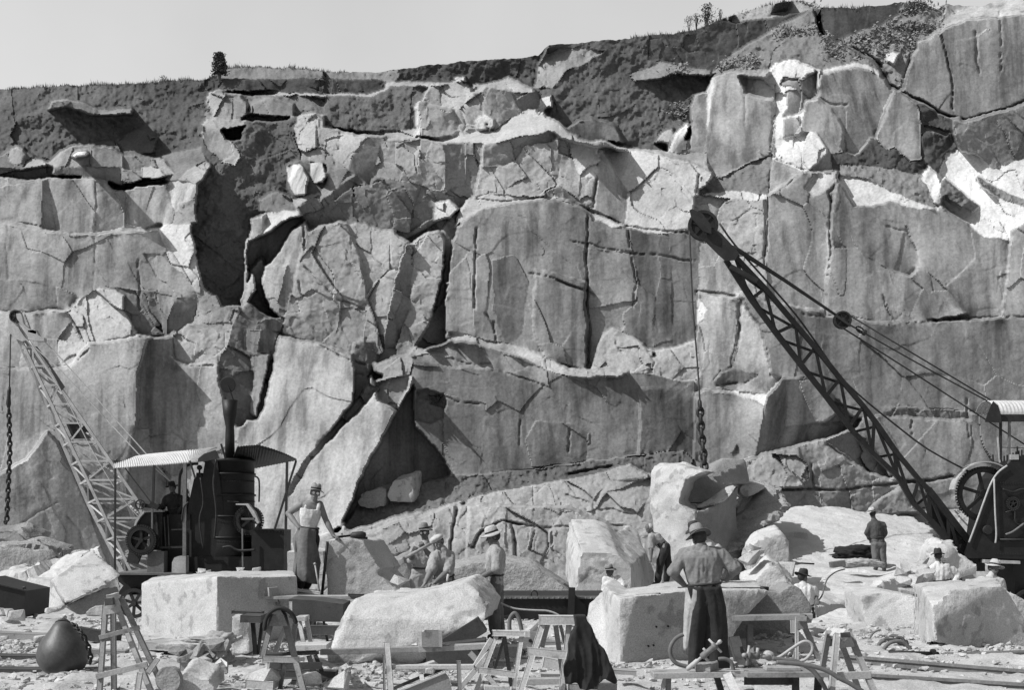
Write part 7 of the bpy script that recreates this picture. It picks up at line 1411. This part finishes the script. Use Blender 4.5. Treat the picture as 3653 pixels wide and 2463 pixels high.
    if braces:
        bm = BM(); bk = -f if J.get('back', False) else f
        for s in (-1, 1):
            tube(bm, [J['hip']+ax_*.2+rt*s*.07+bk*.135, J['chest']+rt*s*.075+bk*.15, J['chest'].lerp(J['neck'], .7)+rt*s*.085+bk*.06], .012, 5)
        obj('braces', bm, 'trousers_dark', t)
    return t
YF = 4400.0
def jpos(c, d, Y0, **kw):
    J = {k: at(c, v[0], v[1], Y0+(v[2] if len(v) > 2 else 0)) for k, v in d.items()}; J.update(kw); return J
V3 = Vector
# --- man in the white singlet, hand on hip (crop a, 215 px/m)
Y = 20.4
J = jpos('a', dict(head=(480, 275), neck=(462, 372), chest=(432, 455, .02), hip=(388, 812, .05), sh_l=(322, 410, 0), el_l=(160, 510, .12), wr_l=(290, 682, -.08), sh_r=(535, 402, .03), el_r=(610, 590, .05), wr_r=(700, 775, -.02),
    kn_l=(330, 1090, -.08), an_l=(285, 1400, -.05), ft_l=(255, 1440, -.2), kn_r=(420, 1090, .05), an_r=(375, 1400, .12), ft_r=(368, 1445, -.02)), Y,
    hd_l=V3((.7, -.1, -.75)), pn_l=V3((.2, .9, .2)), hd_r=V3((.75, -.2, -.35)), pn_r=V3((0, 0, -1)), cu_r=.25, cu_l=.45, tilt=-.05)
man = person('man in white singlet, goggles and felt hat, one hand on hip', at('a', 380, 1470, Y), J, V3((.25, -1, .02)), V3((1, .12, -.06)), 'felt_grey', 'shirt_white', 'trousers_dark', 'none', 'skin', .013, goggles=True, shoes='leather_pale', seed=3)
def sheet(name, c, rows, mat, parent, th=.012, wr=.012, seed=1):
    bm = BM(); g = []
    for r in rows: g.append([bm.verts.new(at(c, *p)) for p in r])
    for A, B in zip(g, g[1:]):
        for k in range(len(A)-1): bm.faces.new((A[k], A[k+1], B[k+1], B[k]))
    bmesh.ops.subdivide_edges(bm, edges=bm.edges[:], cuts=5, use_grid_fill=True, smooth=.6)
    bmesh.ops.recalc_face_normals(bm, faces=bm.faces); me = bpy.data.meshes.new(name); bm.to_mesh(me); bm.free()
    displace(me, lambda a, n: n*((fbm(a*np.array([7, 7, 2.5])+seed, 3, seed)+np.sin(a[:, 0]*45+fbm(a*2, 2, seed)*6)*.35)*wr)[:, None])
    for p in me.polygons: p.use_smooth = True
    o = link(name, me, mat, parent); m_ = o.modifiers.new('s', 'SOLIDIFY'); m_.thickness = th; return o
sheet('apron', 'a', [[(290, 690, Y+.02), (330, 685, Y-.17), (400, 690, Y-.2), (470, 705, Y-.12), (490, 715, Y+.05)], [(235, 800, Y+.02), (300, 790, Y-.2), (390, 800, Y-.24), (480, 830, Y-.16), (490, 850, Y+.05)],
    [(240, 1000, Y), (300, 1000, Y-.22), (390, 1000, Y-.26), (480, 1000, Y-.18), (530, 1040, Y+.05)], [(225, 1200, Y), (300, 1210, Y-.22), (380, 1220, Y-.26), (460, 1220, Y-.2), (545, 1100, Y+.03)], [(235, 1330, Y), (300, 1320, Y-.2), (380, 1330, Y-.24), (450, 1350, Y-.18), (505, 1355, Y+.0)]], 'leather', man, wr=.02, seed=4)
sheet('apron_edge', 'a', [[(290, 700, Y+.06), (262, 705, Y+.02)], [(245, 800, Y+.06), (228, 800, Y+.02)], [(240, 920, Y+.05), (262, 935, Y)], [(245, 1100, Y+.05), (232, 1110, Y)], [(225, 1300, Y+.05), (240, 1400, Y)]], 'leather_pale', man, seed=6)
# --- man with goggles resting a hammer on his shoulder (crop b)
Y = 20.9
J = jpos('b', dict(head=(335, 300), neck=(350, 420), chest=(310, 540), hip=(296, 880, .03), sh_l=(238, 470, 0), el_l=(165, 640, -.12), wr_l=(190, 540, -.3), sh_r=(430, 450, .03), el_r=(420, 600, -.12), wr_r=(330, 490, -.26),
    kn_l=(255, 1180), an_l=(250, 1560), ft_l=(240, 1590, -.15), kn_r=(345, 1180), an_r=(350, 1560), ft_r=(350, 1590, -.15)), Y, hd_l=V3((.25, -.3, .5)), pn_l=V3((.3, .8, .2)), hd_r=V3((-.25, -.2, .5)), pn_r=V3((0, .9, 0)), cu_l=1.2, cu_r=1.2, round=True)
man = person('man in round hat and goggles holding a hammer handle across his chest', at('b', 300, 1600, Y), J, V3((-.15, -1, -.08)), V3((1, .1, 0)), 'felt_grey', 'shirt_mid', 'trousers_light', 'rolled', 'skin_dark', .014, goggles=True, seed=8)
bm = BM(); tube(bm, [at('b', 92, 612, Y-.42), at('b', 420, 430, Y-.24)], [.03, .026], 10); hm = obj('hammer_handle', bm, 'wood_mid', None, True); rebase(hm); tag(hm, 'thick wooden hammer handle held across the chest of the goggled man', 'hammer')
# --- man in the white cap bending over the curved block
Y = 18.6
J = jpos('b', dict(head=(512, 425), neck=(560, 520), chest=(555, 640, .02), hip=(590, 1000, .1), sh_l=(470, 600, -.05), el_l=(420, 780, -.25), wr_l=(345, 930, -.45), sh_r=(655, 590, .06), el_r=(630, 790, -.15), wr_r=(470, 930, -.45),
    kn_l=(540, 1250, .05), an_l=(545, 1560, .15), ft_l=(540, 1590, 0), kn_r=(630, 1250, .1), an_r=(640, 1560, .2), ft_r=(640, 1590, 0)), Y, hd_l=V3((-.4, -.6, -.6)), hd_r=V3((-.9, -.4, -.2)), pn_l=V3((.5, 0, -.8)), pn_r=V3((0, 0, -1)), cu_l=1.0, cu_r=.8)
man = person('man in a white flat cap and braces leaning over the curved block', at('b', 580, 1600, Y), J, V3((-.35, -1, -.35)), V3((1, .3, .02)), 'cap', 'shirt_mid', 'trousers', 'rolled', 'skin', .014, braces=True, seed=12)
rod('b', (640, 820), (605, 1010), 18.3, .02, 'wood_pale', 'pale tool handle standing beside the man in the white cap')
# --- mason in profile at the right end of the curved block
Y = 17.9
J = jpos('b', dict(head=(1205, 355), neck=(1225, 455), chest=(1240, 580), hip=(1222, 990, .02), sh_l=(1265, 545, -.17), el_l=(1245, 755, -.22), wr_l=(1010, 885, -.2), sh_r=(1215, 540, .17), el_r=(1165, 760, .16), wr_r=(985, 870, .05),
    kn_l=(1205, 1230, -.1), an_l=(1245, 1570, -.08), ft_l=(1170, 1620, -.1), kn_r=(1250, 1230, .1), an_r=(1290, 1570, .12), ft_r=(1220, 1610, .1)), Y, hd_l=V3((-1, 0, -.12)), hd_r=V3((-1, 0, -.1)), pn_l=V3((0, .5, -.8)), cu_l=.5, cu_r=.5, tilt=.12)
man = person('man seen side on in light shirt and felt hat, hands over the curved block end', at('b', 1250, 1640, Y), J, V3((-1, -.35, -.25)), V3((.15, 1, 0)), 'felt_light', 'shirt_mid', 'trousers', 'rolled', 'skin_dark', .014, hip_w=.16, chest_w=.185, seed=17)
# --- man in a waistcoat behind the centre block
Y = 26.0
J = jpos('d', dict(head=(562, 1095), neck=(575, 1195), chest=(600, 1300), hip=(620, 1640, .05), sh_l=(500, 1230, 0), el_l=(465, 1420, 0), wr_l=(540, 1520, -.3), sh_r=(715, 1215, 0), el_r=(815, 1330, -.1), wr_r=(700, 1460, -.35),
    kn_l=(590, 2050), an_l=(590, 2440), ft_l=(580, 2460, -.15), kn_r=(680, 2050), an_r=(690, 2440), ft_r=(690, 2460, -.15)), Y)
for k in J:
    pass
person('man in white shirt, tie and dark waistcoat behind the dressed block', at('d', 620, 2480, Y), J, V3((-.35, -1, -.3)), V3((1, .15, 0)), 'felt_grey', 'shirt_white', 'trousers_dark', 'long', 'skin_dark', .02, vest=True, seed=21)
# --- stooping man with bright hair
Y = 30.0
J = jpos('d', dict(head=(1255, 335), neck=(1300, 420), chest=(1375, 500), hip=(1530, 660), sh_l=(1290, 470, -.15), el_l=(1290, 660, -.2), wr_l=(1285, 850, -.3), sh_r=(1330, 450, .17), el_r=(1300, 640, .1), wr_r=(1290, 800, .0),
    kn_l=(1440, 960, -.12), an_l=(1400, 1260, -.1), ft_l=(1340, 1300, -.15), kn_r=(1580, 960, .12), an_r=(1560, 1260, .12), ft_r=(1500, 1300, .1)), Y, hd_l=V3((0, 0, -1)), hd_r=V3((0, 0, -1)), pn_l=V3((-1, 0, 0)))
person('stooping man with pale hair in dark work clothes, beside the tall rough block', at('d', 1480, 1310, Y), J, V3((-.75, -.4, -.6)), V3((.15, 1, .1)), 'grey', 'shirt_mid', 'trousers_dark', 'rolled', 'skin_dark', .018, seed=25, braces=True)
# --- the big mason with his back turned (crop c, 290 px/m)
Y = 14.9
J = jpos('c', dict(head=(352, 258, .035), neck=(372, 330, .01), chest=(378, 420), hip=(410, 785, -.02), sh_l=(222, 400, .02), el_l=(118, 545, -.05), wr_l=(222, 655, .22), sh_r=(535, 395, .02), el_r=(665, 520, -.02), wr_r=(590, 610, .3),
    kn_l=(335, 1060, .02), an_l=(325, 1430, 0), ft_l=(315, 1465, .16), kn_r=(520, 1060, .02), an_r=(560, 1430, .02), ft_r=(575, 1465, .18)), Y, hd_l=V3((.8, .5, -.2)), hd_r=V3((-.8, .45, .1)), pn_l=V3((0, .3, -1)), pn_r=V3((0, .3, -1)), cu_l=.8, cu_r=.8, back=True, round=True, tilt=.02)
man = person('burly man seen from behind in dusty shirt, wide hat and leather chaps', at('c', 430, 1480, Y), J, V3((-.15, 1, -.35)), V3((1, .05, .01)), 'felt_grey', 'shirt_grey', 'trousers_dark', 'rolled', 'skin', .012, hip_w=.2, chest_w=.235, seed=31, S=1.06)
sheet('chaps', 'c', [[(240, 680, Y-.06), (300, 690, Y-.16), (370, 720, Y-.17)], [(232, 800, Y-.04), (270, 810, Y-.16), (325, 800, Y-.17)], [(225, 930, Y-.02), (250, 940, Y-.13), (290, 930, Y-.15)], [(222, 1060, Y-.02), (242, 1070, Y-.1), (272, 1070, Y-.12)], [(222, 1220, Y), (235, 1225, Y-.05), (248, 1220, Y-.06)]], 'leather_pale', man, wr=.02, seed=33)
sheet('chap_leg', 'c', [[(250, 668, Y-.13), (330, 672, Y-.165), (400, 674, Y-.175), (470, 672, Y-.17), (540, 668, Y-.12)], [(300, 850, Y-.15), (360, 850, Y-.18), (420, 860, Y-.12), (490, 850, Y-.18), (585, 850, Y-.1)],
    [(280, 1050, Y-.13), (340, 1050, Y-.16), (410, 1060, Y-.05), (500, 1050, Y-.16), (600, 1050, Y-.08)], [(262, 1250, Y-.1), (320, 1250, Y-.15), (385, 1260, Y-.02), (500, 1250, Y-.14), (608, 1250, Y-.06)], [(255, 1400, Y-.1), (310, 1400, Y-.14), (370, 1410, Y), (500, 1400, Y-.14), (610, 1400, Y-.06)]], 'trousers_dark', man, wr=.025, seed=35)
# --- man half hidden beyond him, only his dark round hat and shoulder showing
Y = 18.6
J = jpos('c', dict(head=(322, 200, 0), neck=(345, 262), chest=(400, 370), hip=(430, 640), sh_l=(310, 380, 0), el_l=(300, 520, 0), wr_l=(330, 620, -.1), sh_r=(505, 345, 0), el_r=(545, 480, 0), wr_r=(520, 600, -.2),
    kn_l=(390, 900), an_l=(390, 1150), ft_l=(390, 1170, -.15), kn_r=(470, 900), an_r=(470, 1150), ft_r=(470, 1170, -.15)), Y, round=True)
person('man in a black bowler hat, mostly hidden behind the burly man', at('c', 430, 1180, Y), J, V3((.1, -1, -.2)), V3((1, 0, 0)), 'bowler', 'shirt_light', 'trousers_dark', 'long', 'skin_dark', .016, seed=41)
# --- distant man standing on the sloping slab (crop J)
Y = 32.5
J = jpos('J', dict(head=(748, 545), neck=(757, 585), chest=(768, 625), hip=(782, 722), sh_l=(735, 610), el_l=(716, 655, .05), wr_l=(730, 690, .12), sh_r=(808, 610), el_r=(820, 655, .05), wr_r=(806, 690, .2),
    kn_l=(765, 775), an_l=(768, 855), ft_l=(760, 870, .1), kn_r=(806, 775), an_r=(816, 860), ft_r=(816, 872, .1)), Y)
person('distant man in overalls standing on the sloping slab with his back turned', at('J', 790, 875, Y), J, V3((-.1, 1, 0)), V3((1, 0, 0)), 'felt_light', 'shirt_dark', 'trousers', 'long', 'skin_dark', .02, seed=45, hip_w=.16, chest_w=.17)
# --- man in white shirt by the plank trestle
Y = 24.0
J = jpos('J', dict(head=(345, 915), neck=(345, 950), chest=(352, 990), hip=(358, 1135), sh_l=(312, 975), el_l=(290, 1050, -.1), wr_l=(262, 1110, -.25), sh_r=(398, 975), el_r=(418, 1020, .05), wr_r=(425, 1045, -.1),
    kn_l=(345, 1200, -.1), an_l=(345, 1290, 0), ft_l=(340, 1300, -.15), kn_r=(380, 1200, -.1), an_r=(380, 1290, 0), ft_r=(380, 1300, -.15)), Y, tilt=.2)
person('man in a loose white shirt and dark hat behind the plank trestle', at('J', 360, 1310, Y), J, V3((.9, .5, -.3)), V3((1, .1, 0)), 'felt_dark', 'shirt_white', 'trousers_dark', 'rolled', 'skin_dark', .018, seed=51)
rag('J', 252, 1105, 23.6, (.5, .35, .35), 14, 'shirt_white', 'cloth', 'white cloth bundle in the hand of the white shirted man', 'cloth')
# --- two men at the far right
Y = 27.0
J = jpos('J', dict(head=(1128, 790), neck=(1130, 832), chest=(1145, 870), hip=(1160, 980), sh_l=(1090, 868), el_l=(1065, 920), wr_l=(1055, 960, -.1), sh_r=(1205, 865), el_r=(1245, 900), wr_r=(1220, 945, -.1),
    kn_l=(1120, 1060, -.2), an_l=(1120, 1120, 0), ft_l=(1120, 1130, -.15), kn_r=(1190, 1060, -.2), an_r=(1190, 1120, 0), ft_r=(1190, 1130, -.15)), Y)
person('man in pale shirt and dark hat working with his back turned, behind the faceted block', at('J', 1150, 1140, Y), J, V3((.1, 1, -.3)), V3((1, 0, 0)), 'felt_dark', 'shirt_white', 'trousers', 'long', 'skin_dark', .018, seed=55, hip_w=.19, chest_w=.215)
Y = 22.0
J = jpos('J', dict(head=(1452, 865), neck=(1440, 905), chest=(1430, 945), hip=(1430, 1060), sh_l=(1385, 940), el_l=(1370, 1000), wr_l=(1400, 1040, -.2), sh_r=(1490, 940), el_r=(1500, 1000), wr_r=(1470, 1040, -.2),
    kn_l=(1410, 1150), an_l=(1410, 1240), ft_l=(1410, 1250, -.1), kn_r=(1460, 1150), an_r=(1460, 1240), ft_r=(1460, 1250, -.1)), Y, tilt=-.1)
person('man in a pale sun hat half hidden behind the faceted block, under the black crane', at('J', 1440, 1260, Y), J, V3((.5, -1, -.3)), V3((1, .2, 0)), 'felt_light', 'shirt_light', 'trousers_dark', 'rolled', 'skin_dark', .018, seed=59)
# --- driver of the steam crane and his mate
Y = 31.9
J = jpos('f', dict(head=(705, 550), neck=(712, 610), chest=(722, 680), hip=(735, 850), sh_l=(640, 670), el_l=(600, 760, -.1), wr_l=(560, 740, -.3), sh_r=(800, 655), el_r=(820, 740, -.1), wr_r=(770, 830, -.2),
    kn_l=(700, 1060), an_l=(700, 1250), ft_l=(700, 1270, -.1), kn_r=(770, 1060), an_r=(770, 1250), ft_r=(770, 1270, -.1)), Y)
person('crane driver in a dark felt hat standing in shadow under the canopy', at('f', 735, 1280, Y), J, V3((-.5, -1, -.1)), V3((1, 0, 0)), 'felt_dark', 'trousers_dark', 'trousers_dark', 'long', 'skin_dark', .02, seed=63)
Y = 32.6
J = jpos('f', dict(head=(852, 600), neck=(862, 660), chest=(866, 720), hip=(870, 900), sh_l=(815, 720), el_l=(800, 800, -.1), wr_l=(830, 880, -.2), sh_r=(905, 720), el_r=(930, 790, -.1), wr_r=(900, 860, -.2),
    kn_l=(850, 1060), an_l=(850, 1250), ft_l=(850, 1270, -.1), kn_r=(890, 1060), an_r=(890, 1250), ft_r=(890, 1270, -.1)), Y, S=1)
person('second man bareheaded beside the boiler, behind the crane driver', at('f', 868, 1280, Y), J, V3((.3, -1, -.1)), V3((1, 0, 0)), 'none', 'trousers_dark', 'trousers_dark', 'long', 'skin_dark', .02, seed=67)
